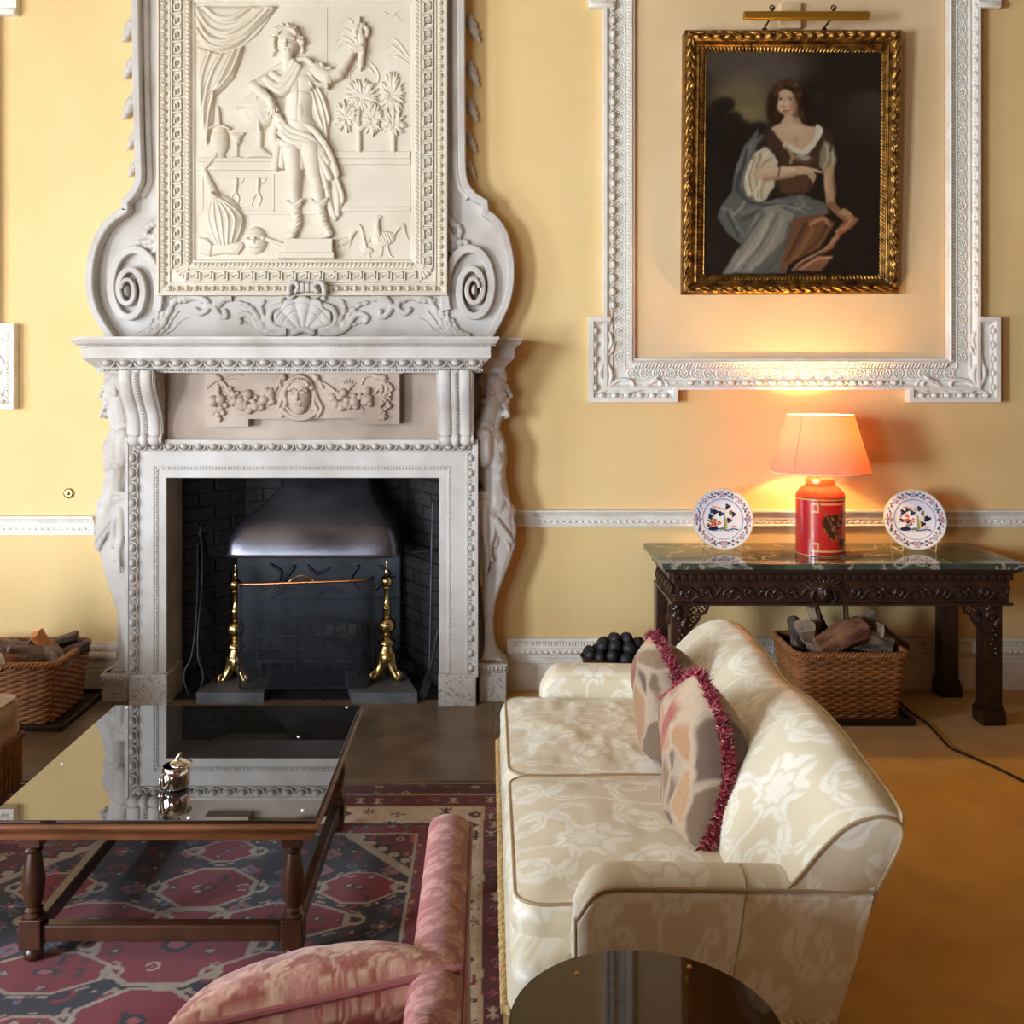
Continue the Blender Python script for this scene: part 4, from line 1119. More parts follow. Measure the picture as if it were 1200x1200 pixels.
# trees with strap leaves
def tree(name, box, trunk, crowns):
    R = Relief(*box, .5); r_ = random.Random(11)
    for p in trunk: R.stroke(p, 3.4, 2.2, 1)
    for cx, cy, rx, ry, n in crowns:
        R.ell(cx, cy, rx*.7, ry*.7, h=3)
        for i in range(n):
            a = 2*PI*i/n*1.0+r_.uniform(-.1, .1); q = r_.choice((.35, .6, .72))
            x0, y0 = cx+rx*q*math.cos(a)*.6, cy+ry*q*math.sin(a)*.6
            x1, y1 = cx+rx*(q+.30)*math.cos(a), cy+ry*(q+.30)*math.sin(a)-1.5
            R.stroke([(x0, y0), ((x0+x1)/2, (y0+y1)/2-.6), (x1, y1)], .8, .5, 2.5-1.5*q+r_.uniform(0, 1.6), k=.1, mid=1.7, per=3)
    R.build(name, Yf, PR, OM)
tree('carved_tree', (390, 90, 452, 180), [[(421, 178), (421, 160), (420, 140), (422, 124)], [(421, 150), (412, 138)], [(422, 152), (432, 144)]],
     [(424, 114, 21, 21, 54), (406, 138, 15, 19, 40), (437, 142, 13, 19, 36)])
tree('carved_tree', (444, 76, 478, 180), [[(461, 178), (461, 150), (460, 120)]], [(460, 112, 15, 26, 46), (462, 146, 15, 17, 40)])
# farmyard birds
R = Relief(391, 250, 482, 304, .5)
R.ell(450, 280, 14, 9, rot=-12, h=4.5); R.stroke([(444, 278), (442, 266), (443, 259)], 4, 2.6, 1.5); R.ell(443.5, 257.5, 3, 2.6, c=1, h=2.4); R.stroke([(441, 254), (444, 253), (448, 255)], 1.3, 1, .6); R.stroke([(440, 259), (437.5, 261)], 1, .5, .6)
for i in range(6): R.stroke([(460, 278), (466+i*1.2, 270-i*1.6), (472+i*.7, 266+i*1.5), (478-i*.6, 280+i*1.2-i*2)], 1.4, .6, .8)
R.stroke([(448, 288), (447, 299), (443, 301)], 1.3, .8, .5); R.stroke([(454, 288), (457, 299), (461, 301)], 1.3, .8, .5)
for i in range(5): R.groove([(442+i*3.4, 274), (446+i*3.4, 284)], .5, 1)
R.build('carved_cockerel', Yf, PR, OM)
R = Relief(391, 264, 438, 304, .5)
R.ell(404, 283, 10, 4.2, rot=-20, h=3); R.stroke([(411, 279), (415, 273)], 2.4, 1.8, 1); R.ell(416.5, 272, 2, 1.8, c=.8, h=1.6); R.stroke([(396, 287), (391, 289)], 2, .6, .6); R.stroke([(411, 284), (409, 290)], .8, .6, .4)
R.build('carved_bird', Yf, PR, OM)
R = Relief(418, 258, 446, 304, .5)
R.ell(430, 293, 8, 4, rot=10, h=2.6); R.stroke([(429, 290), (426, 278), (424, 268), (421, 264)], 2, .9, .8); R.stroke([(428, 282), (433, 284), (432, 279)], .9, .7, .5); R.stroke([(426, 296), (426, 302)], .8, .6, .4); R.stroke([(433, 296), (434, 302)], .8, .6, .4)
R.build('carved_bird', Yf, PR, OM)
R = Relief(446, 10, 478, 30, .5)
R.stroke([(450, 15), (458, 19), (464, 19), (471, 25)], 1, .6, .4); R.stroke([(460, 19), (465, 14), (472, 13)], .9, .5, .3)
R.build('flying_bird', Yf, PR, OM)
# smoke and palm lines
R = Relief(388, 14, 482, 112, .6)
for p in ([(408, 96), (406, 84), (414, 74), (430, 72), (440, 80), (444, 92), (438, 104)], [(412, 100), (410, 88), (418, 78), (430, 78), (438, 86)], [(395, 40), (405, 34), (416, 44), (420, 56)], [(392, 60), (404, 50), (416, 58)], [(392, 50), (402, 43), (414, 50)],
          [(450, 48), (462, 46), (472, 56), (478, 66)], [(448, 58), (460, 54), (472, 64)], [(450, 68), (464, 66), (478, 74)], [(398, 28), (408, 22), (414, 28)]):
    R.stroke(p, .5, 1.0, .2, mid=1.3)
R.build('smoke_lines', Yf, PR, OM)
# little dancers on the pedestal
R = Relief(262, 204, 320, 248, .5)
for cx in (277, 303):
    R.ell(cx, 211, 2.6, 3, h=2.4); R.cap(cx, 214, cx-1, 224, 2.6, 2.2, .4); R.stroke([(cx-1, 225), (cx+3, 233), (cx, 242)], 1.6, .8, .3); R.stroke([(cx-1, 225), (cx-6, 232), (cx-8, 241)], 1.6, .8, .3); R.stroke([(cx, 216), (cx+6, 214), (cx+9, 209)], 1.2, .7, .2); R.stroke([(cx-1, 216), (cx-7, 219)], 1.2, .7, .2)
R.build('dancers_carving', Yf-.010, PR, OM)

# ---- the standing torch bearer
FG = 'plaster_relief'
R = Relief(290, 28, 410, 284, .55)
# cloak behind
R.poly([(362, 98), (372, 96), (384, 118), (388, 140), (384, 168), (378, 190), (392, 200), (404, 222), (403, 240), (395, 258), (385, 254), (380, 232), (374, 205), (360, 170), (350, 130)], 4, 3)
# torso and hips
R.stroke([(350, 92), (352, 112), (350, 134), (352, 152)], 21, 19, -4, -3, flat=.75, k=4, mid=17); R.cap(328, 90, 366, 84, 10, 10, 1, k=4); R.ell(360, 100, 10, 9, c=9, h=4, k=4); R.ell(341, 102, 9, 9, c=9, h=4, k=4); R.ell(352, 150, 21, 14, c=1, h=11, k=4)
R.groove([(352, 98), (352, 112), (351, 128), (351, 146)], 1.4, 1.2); R.groove([(342, 111), (352, 109), (364, 111)], 1.0, .9); R.ell(351, 134, 6, 10, c=9.5, h=2.5, k=3)
# neck and head
R.cap(338, 82, 338, 66, 7.5, 7, 4, 6, k=3)
R.ell(338.5, 52, 12.5, 17, c=2, h=13, k=2); R.ell(338.5, 62, 8, 8, c=6, h=7, k=2)
R.cap(338, 50, 337.3, 57, 1.5, 2.5, 14, 15.5, k=1); R.stroke([(330, 49.5), (333, 48), (336.5, 49.5)], 1.0, 1.0, 13, k=.6); R.stroke([(340, 49.5), (344, 48), (347, 49.5)], 1.0, 1.0, 13, k=.6)
R.ell(332.6, 51.6, 2.4, 1.5, c=12, h=1.4, k=.4); R.ell(343.4, 51.6, 2.4, 1.5, c=12, h=1.4, k=.4); R.groove([(330, 53.4), (336, 53.4)], .8, 2.6, 1); R.groove([(341, 53.4), (347, 53.4)], .8, 2.6, 1); R.groove([(330, 50.6), (336, 50.4)], .6, 1.6, 1); R.groove([(341, 50.4), (347, 50.6)], .6, 1.6, 1)
R.cap(335, 61.5, 341, 61.5, 1.0, 1.0, 13.5, k=.6); R.cap(335.6, 63.6, 340.6, 63.6, 1.1, 1.1, 13, k=.6); R.groove([(334.5, 62.6), (341.5, 62.6)], .4, 1.2, 1)
r_ = random.Random(2)
for i in range(34):                               # curls
    a = PI*(0.93+1.14*i/33); q = r_.uniform(.86, 1.12)
    R.ell(338+16*q*math.cos(a), 50+16.5*q*math.sin(a), r_.uniform(2.2, 3.6), r_.uniform(2.2, 3.6), c=r_.uniform(3, 9), h=3, k=.2)
for i in range(12):
    a = PI*(1.1+.8*i/11); R.ell(338+11*math.cos(a), 45+8*math.sin(a), 2.5, 2.3, c=11.5, h=2.4, k=.2)
for x_, ys in ((321, (50, 55, 60, 64)), (355, (50, 55, 60))):
    for y_ in ys: R.ell(x_+r_.uniform(-1.5, 1.5), y_, 2.8, 3, c=3, h=2.5, k=.2)
R.ell(329, 54, 0.1, .1)
# legs with boots
for th in ([(343, 178, 346, 208, 12, 9.5), (346, 208, 345, 218, 9.5, 9), (345, 218, 346, 240, 9, 6.8), (346, 240, 349, 262, 6.8, 5.4), (349, 262, 343, 276, 5.6, 5.4), (343, 276, 340, 279, 5.4, 4.8)],
           [(366, 176, 370, 208, 13, 10), (370, 208, 373, 220, 10, 9), (373, 220, 375, 242, 9, 6.8), (375, 242, 380, 262, 6.8, 5.4), (380, 262, 386, 274, 5.4, 5.2), (386, 274, 380, 277, 5, 4.4)]):
    for x0, y0, x1, y1, r0, r1 in th: R.cap(x0, y0, x1, y1, r0, r1, 3, 3, k=3)
R.ell(345, 212, 5, 5, c=10, h=2.4, k=2); R.ell(373, 214, 5, 5, c=10, h=2.4, k=2)
for y_, x0, x1 in ((239, 338, 355), (238, 366, 384)):
    R.stroke([(x0, y_-2), ((x0+x1)/2, y_+3), (x1, y_-3)], 2.2, 2.2, 8.5); R.stroke([(x0+2, y_+2), ((x0+x1)/2, y_+7), (x1-1, y_+1)], 1.6, 1.6, 7.5)
for i in range(5):
    R.ridge([(341+i*.6, 248+i*5.4), (347+i*.5, 252+i*5), (354, 247+i*5)], .8, 1.0, 1); R.ridge([(368+i*1.6, 248+i*5), (376+i*1.2, 252+i*5), (383+i, 247+i*5)], .8, 1.0, 1)
# kilt pleats
for i, x_ in enumerate((326, 333, 340, 347, 354, 361)):
    R.stroke([(x_+2, 168), (x_, 182), (x_-1.5+i*.4, 197-(i % 2)*2)], 4.8, 4.4, 6-.4*i, 7-.6*i, k=.3)
# tunic sash over the shoulder
for a, r0, c0 in (([(314, 92), (324, 84), (334, 78)], 5.5, 5), ([(314, 96), (328, 104), (340, 96), (350, 80)], 4.6, 11), ([(318, 102), (330, 110), (342, 104), (353, 82)], 4.4, 11), ([(322, 90), (332, 96), (341, 88), (346, 76)], 4.6, 11), ([(326, 110), (334, 112), (346, 104), (354, 88)], 3, 10), ([(345, 76), (352, 73), (360, 72), (366, 76)], 3.4, 9)):
    R.stroke(a, r0, r0*.85, c0-1, c0, k=.3)
# hip drapery sweeping down to the cloak end
for a, r0, c0 in (([(328, 140), (338, 152), (352, 158), (366, 164), (380, 180)], 5, 10), ([(330, 148), (340, 160), (356, 165), (370, 172), (386, 192)], 5, 10), ([(332, 158), (344, 168), (360, 170), (374, 182), (388, 210)], 5, 10), ([(334, 170), (346, 174), (362, 176), (376, 194), (384, 220)], 4.6, 9), ([(346, 146), (362, 150), (374, 160), (388, 182), (396, 206)], 4.4, 9), ([(326, 142), (322, 158), (325, 176), (323, 196)], 5, 7), ([(378, 180), (392, 204), (401, 226), (402, 236)], 3.2, 6), ([(366, 176), (378, 200), (383, 220)], 4, 8), ([(384, 220), (387, 238), (393, 256)], 4, 4), ([(390, 206), (396, 228), (396, 252)], 4, 4)):
    R.stroke(a, r0, r0*.8, c0, c0-2, k=.3)
for a in ([(366, 100), (376, 120), (382, 146), (384, 168)], [(370, 98), (380, 118), (387, 142)], [(368, 110), (372, 130), (380, 154)]): R.ridge(a, 1.4, 2)
# arm on the globe
R.cap(316, 96, 300, 104, 9, 7.5, 4, 7, k=2); R.cap(300, 104, 318, 120, 7.2, 5, 9, 11, k=2); R.cap(318, 120, 321, 127, 5, 4.6, 11, k=1)
for i, (x1, y1) in enumerate(((316, 136), (319, 138.5), (322, 138.5), (324.5, 136))): R.stroke([(318+i*1.6, 126), (317.5+i*2, 131), (x1, y1)], 1.6, 1.1, 11.5, 10, k=.2)
R.stroke([(322, 124), (326, 128), (327, 133)], 1.5, 1.1, 10, k=.2)
# raised arm, sleeve and torch
R.cap(372, 84, 384, 92, 10.5, 9.5, 2, 4, k=2)
for a in ([(368, 78), (378, 84), (388, 82)], [(370, 84), (380, 92), (388, 98)], [(364, 88), (372, 100), (384, 102)], [(378, 78), (384, 90), (384, 104)]): R.stroke(a, 3, 2.4, 8, k=.4)
R.build('torch_bearer', Yf, FG, OM, label='youth with curly hair, cloak and laced boots, resting an arm on the globe')
R = Relief(378, 30, 446, 106, .5)
R.cap(384, 92, 398, 88, 8.5, 6.8, 4, 5, k=2); R.cap(398, 88, 413, 65, 6.8, 4.2, 5, 8, k=2); R.cap(413, 65, 418, 59, 4.2, 4, 8, k=1)
R.cap(423.5, 79, 425, 47, 3.2, 4.8, 5, k=.3); R.ell(424.8, 45, 6.4, 3, c=5, h=3.5); R.cap(423.5, 80, 423, 83, 2, 1, 5)
for i in range(4): R.stroke([(417, 58+i*2.1), (422, 57+i*2.1), (427, 59+i*2.0)], 1.4, 1.1, 10, k=.15)
R.stroke([(417, 58), (421, 55), (425, 55)], 1.4, 1.1, 10, k=.2)
R.build('raised_arm', Yf, FG, OM)
R = Relief(412, 18, 440, 46, .5)
R.stroke([(418, 44), (417, 38), (421, 31), (422, 21)], 3, .8, 5, mid=4); R.stroke([(430, 44), (431, 37), (427, 32), (428, 27)], 2.6, .8, 4, mid=3.4); R.stroke([(424, 44), (424, 36), (425, 29)], 3.4, 1, 6)
R.build('torch_flame', Yf, FG, OM)
# ================================================================== THINGS IN THE FIREPLACE
mat('hood_steel', srgb(128, 126, 136), 0.34, metal=0.95, col2=srgb(58, 54, 58), nscale=2.4, nlo=.3, nhi=.75, bump=0.12, bscale=22, stretch=(1, 1, 2.5))
mat('brass', srgb(206, 180, 120), 0.22, metal=1.0, col2=srgb(150, 124, 78), nscale=14)
mat('copper_rail', srgb(196, 132, 90), 0.25, metal=1.0)
mat('iron', srgb(64, 64, 70), 0.45, metal=0.7, col2=srgb(38, 38, 42), nscale=12, bump=.2, bscale=60)
mat('cast_iron', srgb(58, 60, 66), 0.5, metal=0.4, col2=srgb(34, 34, 38), nscale=6, bump=.3, bscale=50)
mat('mesh_black', srgb(30, 34, 42), 0.6, metal=0.3, alpha=0.46)
mat('char', srgb(46, 40, 38), 0.9, col2=srgb(120, 104, 92), nscale=9, nlo=.55, nhi=.75, bump=.8, bscale=30)
mat('copper_dark', srgb(112, 72, 54), 0.35, metal=0.85, col2=srgb(70, 46, 38), nscale=9)
mat('coal', srgb(26, 27, 31), 0.55, bump=.5, bscale=60)
mat('wicker', srgb(168, 112, 62), 0.55, attr='Col')
mat('bark', srgb(128, 104, 88), 0.9, col2=srgb(72, 56, 48), nscale=26, nlo=.38, nhi=.6, bump=1.0, bscale=55, bdist=.012, stretch=(.3, 1, 1))
mat('bark_red', srgb(158, 108, 76), 0.9, col2=srgb(104, 66, 46), nscale=24, nlo=.38, nhi=.6, bump=1.0, bscale=55, bdist=.012, stretch=(.3, 1, 1))
mat('cut_wood', srgb(176, 150, 122), 0.8, col2=srgb(120, 98, 80), nscale=20, bump=.4, bscale=50)
mat('cut_orange', srgb(222, 148, 90), 0.75, col2=srgb(200, 120, 66), nscale=20, bump=.3, bscale=50)
mat('dark_wood', srgb(54, 34, 26), 0.35, col2=srgb(32, 20, 16), nscale=9, bump=.15, bscale=60)

# ---- smoke hood
HYf = -.17
prof = [(653, 262, 466), (641, 262.5, 465.5), (632, 265, 463), (622, 271, 459), (613, 279, 453), (604, 289, 446), (594, 300, 440), (583, 311, 434), (572, 319, 430), (560, 325, 427), (535, 328, 425)]
V = []; F = []
n = len(prof); K = 40
for i, (y, x0, x1) in enumerate(prof):
    t = i/(n-1); z = WZ(y, HYf)
    yf = HYf+.36*(1-math.cos(t*PI/2))**.8*.8; yb = .285
    xa, xb = WX(x0, HYf), WX(x1, HYf)
    cx = (xa+xb)/2; hw = (xb-xa)/2; cy = (yf+yb)/2; hd = (yb-yf)/2
    for k in range(K):                                   # rounded rectangle ring
        a = 2*PI*(k+.5)/K; c_, s_ = math.cos(a), math.sin(a)
        e = .22
        V.append((cx+hw*math.copysign(abs(c_)**e, c_), cy+hd*math.copysign(abs(s_)**e, s_), z))
F = grid_faces(n, K, wrap_v=True)
me = mesh_arrays('fire_hood', V, F); me.materials.append(MATS['hood_steel'])
SMH = thing('fire_hood', 'bell-shaped dark steel smoke hood over the fire', 'fire hood', (-.95, 0, .75))
obj('hood_bell', me, None, SMH)
ring = [Vector(v) for v in V[:K]]
obj('hood_lip', MB().tube([r+Vector((0, 0, .004)) for r in ring]+[ring[0]+Vector((0, 0, .004))], .009, 6, cap=False), 'hood_steel', SMH)

# ---- fireback
FBY = .30
mb = MB().box((WX(263, FBY), .345, .06), (WX(470, FBY), FBY, WZ(615, FBY)), bev=.01)
FB = thing('fireback', 'tall cast-iron fireback with raised ornament at the back of the fire', 'fireback', (-.95, .32, .0))
obj('iron_plate', mb, 'cast_iron', FB)
R = Relief(285, 655, 466, 745, .9)
for p in ([(318, 662), (330, 670), (325, 684)], [(345, 664), (336, 676), (322, 690)], [(318, 700), (332, 692), (345, 690)], [(308, 690), (326, 682), (350, 684)], [(420, 664), (412, 676), (420, 690)], [(440, 690), (450, 680), (462, 676)], [(446, 664), (456, 672), (448, 686)], [(362, 664), (372, 672), (386, 666)], [(400, 694), (384, 690), (372, 698)]):
    R.stroke(p, 2.4, 1.4, .6)
R.stroke([(300, 704), (466, 701)], 1.0, 1.0, .4)
R.build('raised_ornament', FBY, 'cast_iron', FB)

# ---- stone blocks that carry the fire dogs
for x0, x1, xb0, xb1, lab in ((230, 309, 262, 320, 'grey stone block under the brass firedog beside the tongs'), (412, 489, 404, 474, 'grey stone block under the brass firedog beside the poker')):
    zb = .062
    a = (WX(x0, -.268), -.268); b = (WX(x1, -.268), -.268)
    mb = MB(); pts = [a, b, (WX(xb1, .12), .12), (WX(xb0, .12), .12)]
    mb.add([(x, y, .003) for x, y in pts]+[(x, y, zb) for x, y in pts], [(3, 2, 1, 0), (4, 5, 6, 7), (0, 1, 5, 4), (1, 2, 6, 5), (2, 3, 7, 6), (3, 0, 4, 7)])
    bm_o = obj('hearth_block', mb, 'slate_block', smooth=False); tag(bm_o, lab, 'stone block')

# ---- fire dogs
def firedog(px, Yc, y_off, label):
    base = W(px, 795, Yc); z0 = .062
    t = thing('firedog', label, 'firedog', (base.x, Yc, z0), 'brass firedogs')
    Z = lambda y: WZ(y+y_off, Yc)
    k = PXM(Yc)
    prof = [(0.5, 657), (1.6, 660), (1.0, 662), (2.2, 665), (1.2, 667), (2.6, 670), (1.6, 673), (3.0, 675)]
    mb = MB().lathe([(r*k, Z(y)) for r, y in prof[::-1]], (base.x, Yc, 0), 16); obj('finial', mb, 'brass', t)
    obj('upper_ball', MB().ball((base.x, Yc, Z(681)), 7.6*k, 20, 12), 'brass', t)
    prof = [(4.2, 687), (5, 689), (3.4, 691), (2.8, 694), (3.0, 702), (4.0, 709), (5.6, 711), (5.6, 713), (4.4, 715), (5.2, 718), (3.8, 721), (5.6, 724)]
    obj('shaft', MB().lathe([(r*k, Z(y)) for r, y in prof[::-1]], (base.x, Yc, 0), 18), 'brass', t)
    obj('lower_ball', MB().ball((base.x, Yc, Z(733)), 11.0*k, 22, 14), 'brass', t)
    prof = [(5, 741), (6.2, 743), (4.5, 745), (7, 748), (10.5, 751), (10.5, 754), (7.5, 756), (8.5, 760), (11, 766), (12.5, 772), (9, 780)]
    obj('urn_base', MB().lathe([(r*k, Z(y)) for r, y in prof[::-1]], (base.x, Yc, 0), 18), 'brass', t)
    for a in (-2.35, -.75, 1.55):
        pts = []
        for s in np.linspace(0, 1, 16):
            r = (5+14*s+4*math.sin(s*PI)*(-.6))*k; z = Z(764)+(Z(792)-Z(764))*s**.8
            pts.append((base.x+math.cos(a)*r, Yc+math.sin(a)*r*.8, z))
        e = Vector(pts[-1]); up = Vector((0, 0, 1)); d_ = Vector((math.cos(a), math.sin(a)*.8, 0))
        for s in np.linspace(.3, 5.4, 16):
            rr = (4.4-.45*s)*k; pts.append(tuple(e+up*(4.4*k-math.cos(s)*rr)-up*.3*k+d_*(math.sin(s)*rr)))
        obj('scroll_foot', MB().tube(pts, [(8.0-4.2*min(1, i/20))*k for i in range(len(pts))], 10, flat=1.0), 'brass', t)
    obj('iron_bar', MB().box((base.x-.012, Yc, z0+.05), (base.x+.012, .28, z0+.075)), 'iron', t)
firedog(453, -.02, 0, 'turned brass firedog standing clear of the mesh screen, beside the poker')
firedog(276, -.02, 4, 'turned brass firedog half hidden by the mesh screen, beside the tongs')

# ---- mesh fire screen
FS = thing('fire_screen', 'black wire-mesh fire screen with a copper top rail and handle', 'fire screen', (-.97, -.2, .062))
pl_ = [(WX(280, -.17), -.17), (WX(281.5, -.20), -.20), (WX(286, -.212), -.212), (WX(424, -.190), -.190), (WX(430, -.18), -.18), (WX(437, -.07), -.07)]
zt0, zt1 = WZ(686, -.21), WZ(680.5, -.18)
pp = []
for a, b in zip(pl_[:-1], pl_[1:]):
    for i in range(8): pp.append((a[0]+(b[0]-a[0])*i/8, a[1]+(b[1]-a[1])*i/8))
pp.append(pl_[-1])
xs0, xs1 = pp[0][0], pp[-1][0]
V = []
for x, y in pp:
    t = (x-xs0)/(xs1-xs0); zt = zt0+(zt1-zt0)*t
    e = min(1, (x-xs0)/.035); zb = .064+.03*(1-math.sqrt(max(0, 1-(1-e)**2))) if e < 1 else .064
    for s in np.linspace(0, 1, 6): V.append((x, y, zb+(zt-zb)*s))
me = mesh_arrays('wire_mesh', V, grid_faces(len(pp), 6)); me.materials.append(MATS['mesh_black'])
obj('wire_mesh', me, None, FS)
edge = [V[i*6] for i in range(len(pp))]
obj('bottom_rim', MB().tube(edge, .006, 6), 'iron', FS); obj('side_rim', MB().tube([V[0], V[5]], .005, 6), 'iron', FS); obj('side_rim', MB().tube([V[-6], V[-1]], .005, 6), 'iron', FS)
obj('top_rail', MB().tube([Vector(V[i*6+5])+Vector((0, 0, .004)) for i in range(8, len(pp)-8)], .008, 8), 'copper_rail', FS)
obj('top_rim', MB().tube([Vector(V[i*6+5]) for i in range(len(pp)-9, len(pp))], .005, 6), 'iron', FS)
h = [Vector((WX(x, -.2), -.2, WZ(y, -.2))) for x, y in ((337, 684), (342, 679), (349, 675.5), (356, 675), (362, 677), (367, 680), (371, 683))]
obj('carry_handle', MB().tube([tuple(p) for p in crom([tuple(q) for q in h], 4)], .0045, 6), 'brass', FS)

# ---- grate with a charred log
GR = thing('fire_grate', 'low iron fire grate behind the mesh screen', 'fire grate', (-.95, .12, .0))
gy0, gy1 = .02, .24
for z in (.14, .21, .28): obj('grate_bar', MB().tube([(WX(300, gy0), gy0, z), (WX(425, gy0), gy0, z)], .009, 6), 'iron', GR)
for i in range(9):
    x = WX(302+i*15, gy0); obj('upright_prong', MB().tube([(x, gy0, .10), (x, gy0, .33), (x, gy0-.01, .37)], [.008, .007, .003], 6), 'iron', GR)
for x in (WX(305, gy0), WX(420, gy0)):
    obj('grate_leg', MB().tube([(x, gy0, .14), (x, gy0, .004)], .012, 6), 'iron', GR); obj('grate_leg', MB().tube([(x, gy1, .14), (x, gy1, .004)], .012, 6), 'iron', GR)
    obj('side_bar', MB().tube([(x, gy0, .14), (x, gy1, .14)], .010, 6), 'iron', GR)

def log_mesh(name, L, r, seed, mats, wedge=True):
    """a split log along local x: rough bark outside, split faces inside, sawn ends"""
    r_ = random.Random(seed); mb = MB(); k, m = 24, 14
    cut = [(r_.uniform(.15, .45), PI*1.5+r_.uniform(-.5, .1)), (r_.uniform(.2, .5), PI*1.5+r_.uniform(.6, 1.2))] if wedge else []
    th = np.linspace(0, 2*PI, k, endpoint=False); base = np.ones(k); onb = np.ones(k, bool)
    for dcut, ac in cut:
        c_ = np.cos(th-ac); lim = np.where(c_ > .05, dcut/np.maximum(c_, .05), 9); onb &= ~(lim < base); base = np.minimum(base, lim)
    V = []; F = []; mi = []
    for i in range(m):
        f = i/(m-1); x = L*(f-.5); s = 1+.10*math.sin(f*5+seed)
        n = fbm(np.cos(th)*1.6+seed*3, np.sin(th)*1.6+f*1.5+seed, 2, seed)*.6+fbm(th*2.9+seed*3, np.full(k, f*2.2+seed), 3, seed+5)*.55; rr = r*base*s*(.66+.62*n)
        e = (fbm(th*2, np.full(k, seed*1.0), 2, seed+3)-.5)*r*.5 if i in (0, m-1) else np.zeros(k)
        for q in range(k): V.append((x+e[q], rr[q]*math.cos(th[q]), rr[q]*math.sin(th[q])))
    for i in range(m-1):
        for q in range(k): F.append((i*k+q, i*k+(q+1) % k, (i+1)*k+(q+1) % k, (i+1)*k+q)); mi.append(0 if onb[q] and onb[(q+1) % k] else 1)
    F.append(tuple(reversed(range(k)))); mi.append(1); F.append(tuple((m-1)*k+q for q in range(k))); mi.append(1)
    mb.v = V; mb.f = F; mb.m = mi
    return mesh_of(name, mb, mats, sharp=17)
def put_log(px, py, Y, L, r, rot, seed, label, mats=('bark', 'cut_wood'), group=None, wedge=True):
    me = log_mesh('log', L, r, seed, list(mats), wedge); p = W(px, py, Y)
    o = inst('log', me, p, None, tuple(math.radians(a) for a in rot)); tag(o, label, 'log', group); return o
put_log(383, 738, .12, .34, .062, (0, 4, 0), 5, 'charred log with ashy edges lying in the iron grate', ('char', 'char'), None, False)

# ---- fire tools
TG = thing('fire_tongs', 'long iron fire tongs propped against the sooty brick', 'fire tongs', tuple(W(225, 822, -.14)))
Yt1, Yt0 = .10, -.14
def tp(px, py, t): return tuple(W(px+9*(1-t)+2, py, Yt0+(Yt1-Yt0)*t))
for side in (0, 1):
    pts = [(231, 612, 1), (231, 625, .95), (229, 640, .9), (226, 690, .6), (221, 735, .3), (215, 770, .2), (207, 785, .12), (206, 800, .07), (213, 820, .03)] if side == 0 else [(231, 612, 1), (233, 625, .95), (234, 640, .9), (231, 690, .6), (224, 735, .3), (223, 770, .2), (227, 785, .12), (227, 800, .07), (215, 822, .03)]
    obj('tong_arm', MB().tube(crom([tp(*q) for q in pts], 4), .0065, 6), 'iron', TG)
obj('top_knob', MB().ball(tp(231, 609, 1), .014, 10, 7), 'iron', TG); obj('hinge', MB().ball(tp(232, 632, .92), (.013, .008, .013), 10, 6), 'iron', TG)
PK = thing('poker', 'slim steel poker leaning in the corner of the fireplace', 'poker', tuple(W(503, 800, -.2)))
obj('rod', MB().tube([tuple(W(503, 806, -.22)), tuple(W(507, 590, -.05))], .007, 8), 'iron', PK); obj('knob', MB().ball(tuple(W(507, 587.5, -.05)), (.016, .016, .010), 12, 8), 'iron', PK)
obj('second_rod', MB().tube([tuple(W(505.5, 640, -.09)), tuple(W(505, 772, -.19))], .0045, 6), 'iron', PK)
BK = obj('tool_rest', MB().tube([tuple(W(482, 648, -.02)), tuple(W(506, 645, -.06))], .006, 6), 'iron'); tag(BK, 'iron bar fixed to the brick that steadies the poker', 'bracket')
SH = thing('hearth_shovel', 'black hearth shovel propped beside the poker', 'shovel', tuple(W(495, 822, -.24)))
obj('handle', MB().tube([tuple(W(514, 738, -.24)), tuple(W(507, 772, -.245))], [.013, .009], 8), 'iron', SH)
obj('shaft', MB().tube([tuple(W(507, 772, -.245)), tuple(W(502, 792, -.245))], .007, 8), 'iron', SH)
sc = [W(x, y, -.245) for x, y in ((499, 788), (507, 792), (500, 816), (491, 824), (490, 818))]
mb = MB(); mb.add([tuple(p) for p in sc]+[(p.x, p.y+.018, p.z) for p in sc], [(0, 1, 2, 3, 4), (9, 8, 7, 6, 5)]+[(i, (i+1) % 5, 5+(i+1) % 5, 5+i) for i in range(5)])
obj('scoop', mb, 'iron', SH, smooth=False)

# ---- brass bell push on the wall
BP = thing('bell_push', 'small round brass bell push on the yellow wall', 'bell push', tuple(W(81, 578, 0)))
c_ = W(81, 578, 0)
obj('back_plate', MB().lathe([(.029, 0), (.029, -.006), (.022, -.012), (.018, -.012)], (c_.x, 0, c_.z), 24, axis='Y'), 'brass', BP)
obj('push_button', MB().ball((c_.x, -.012, c_.z), (.011, .010, .011), 14, 8), 'brass', BP)

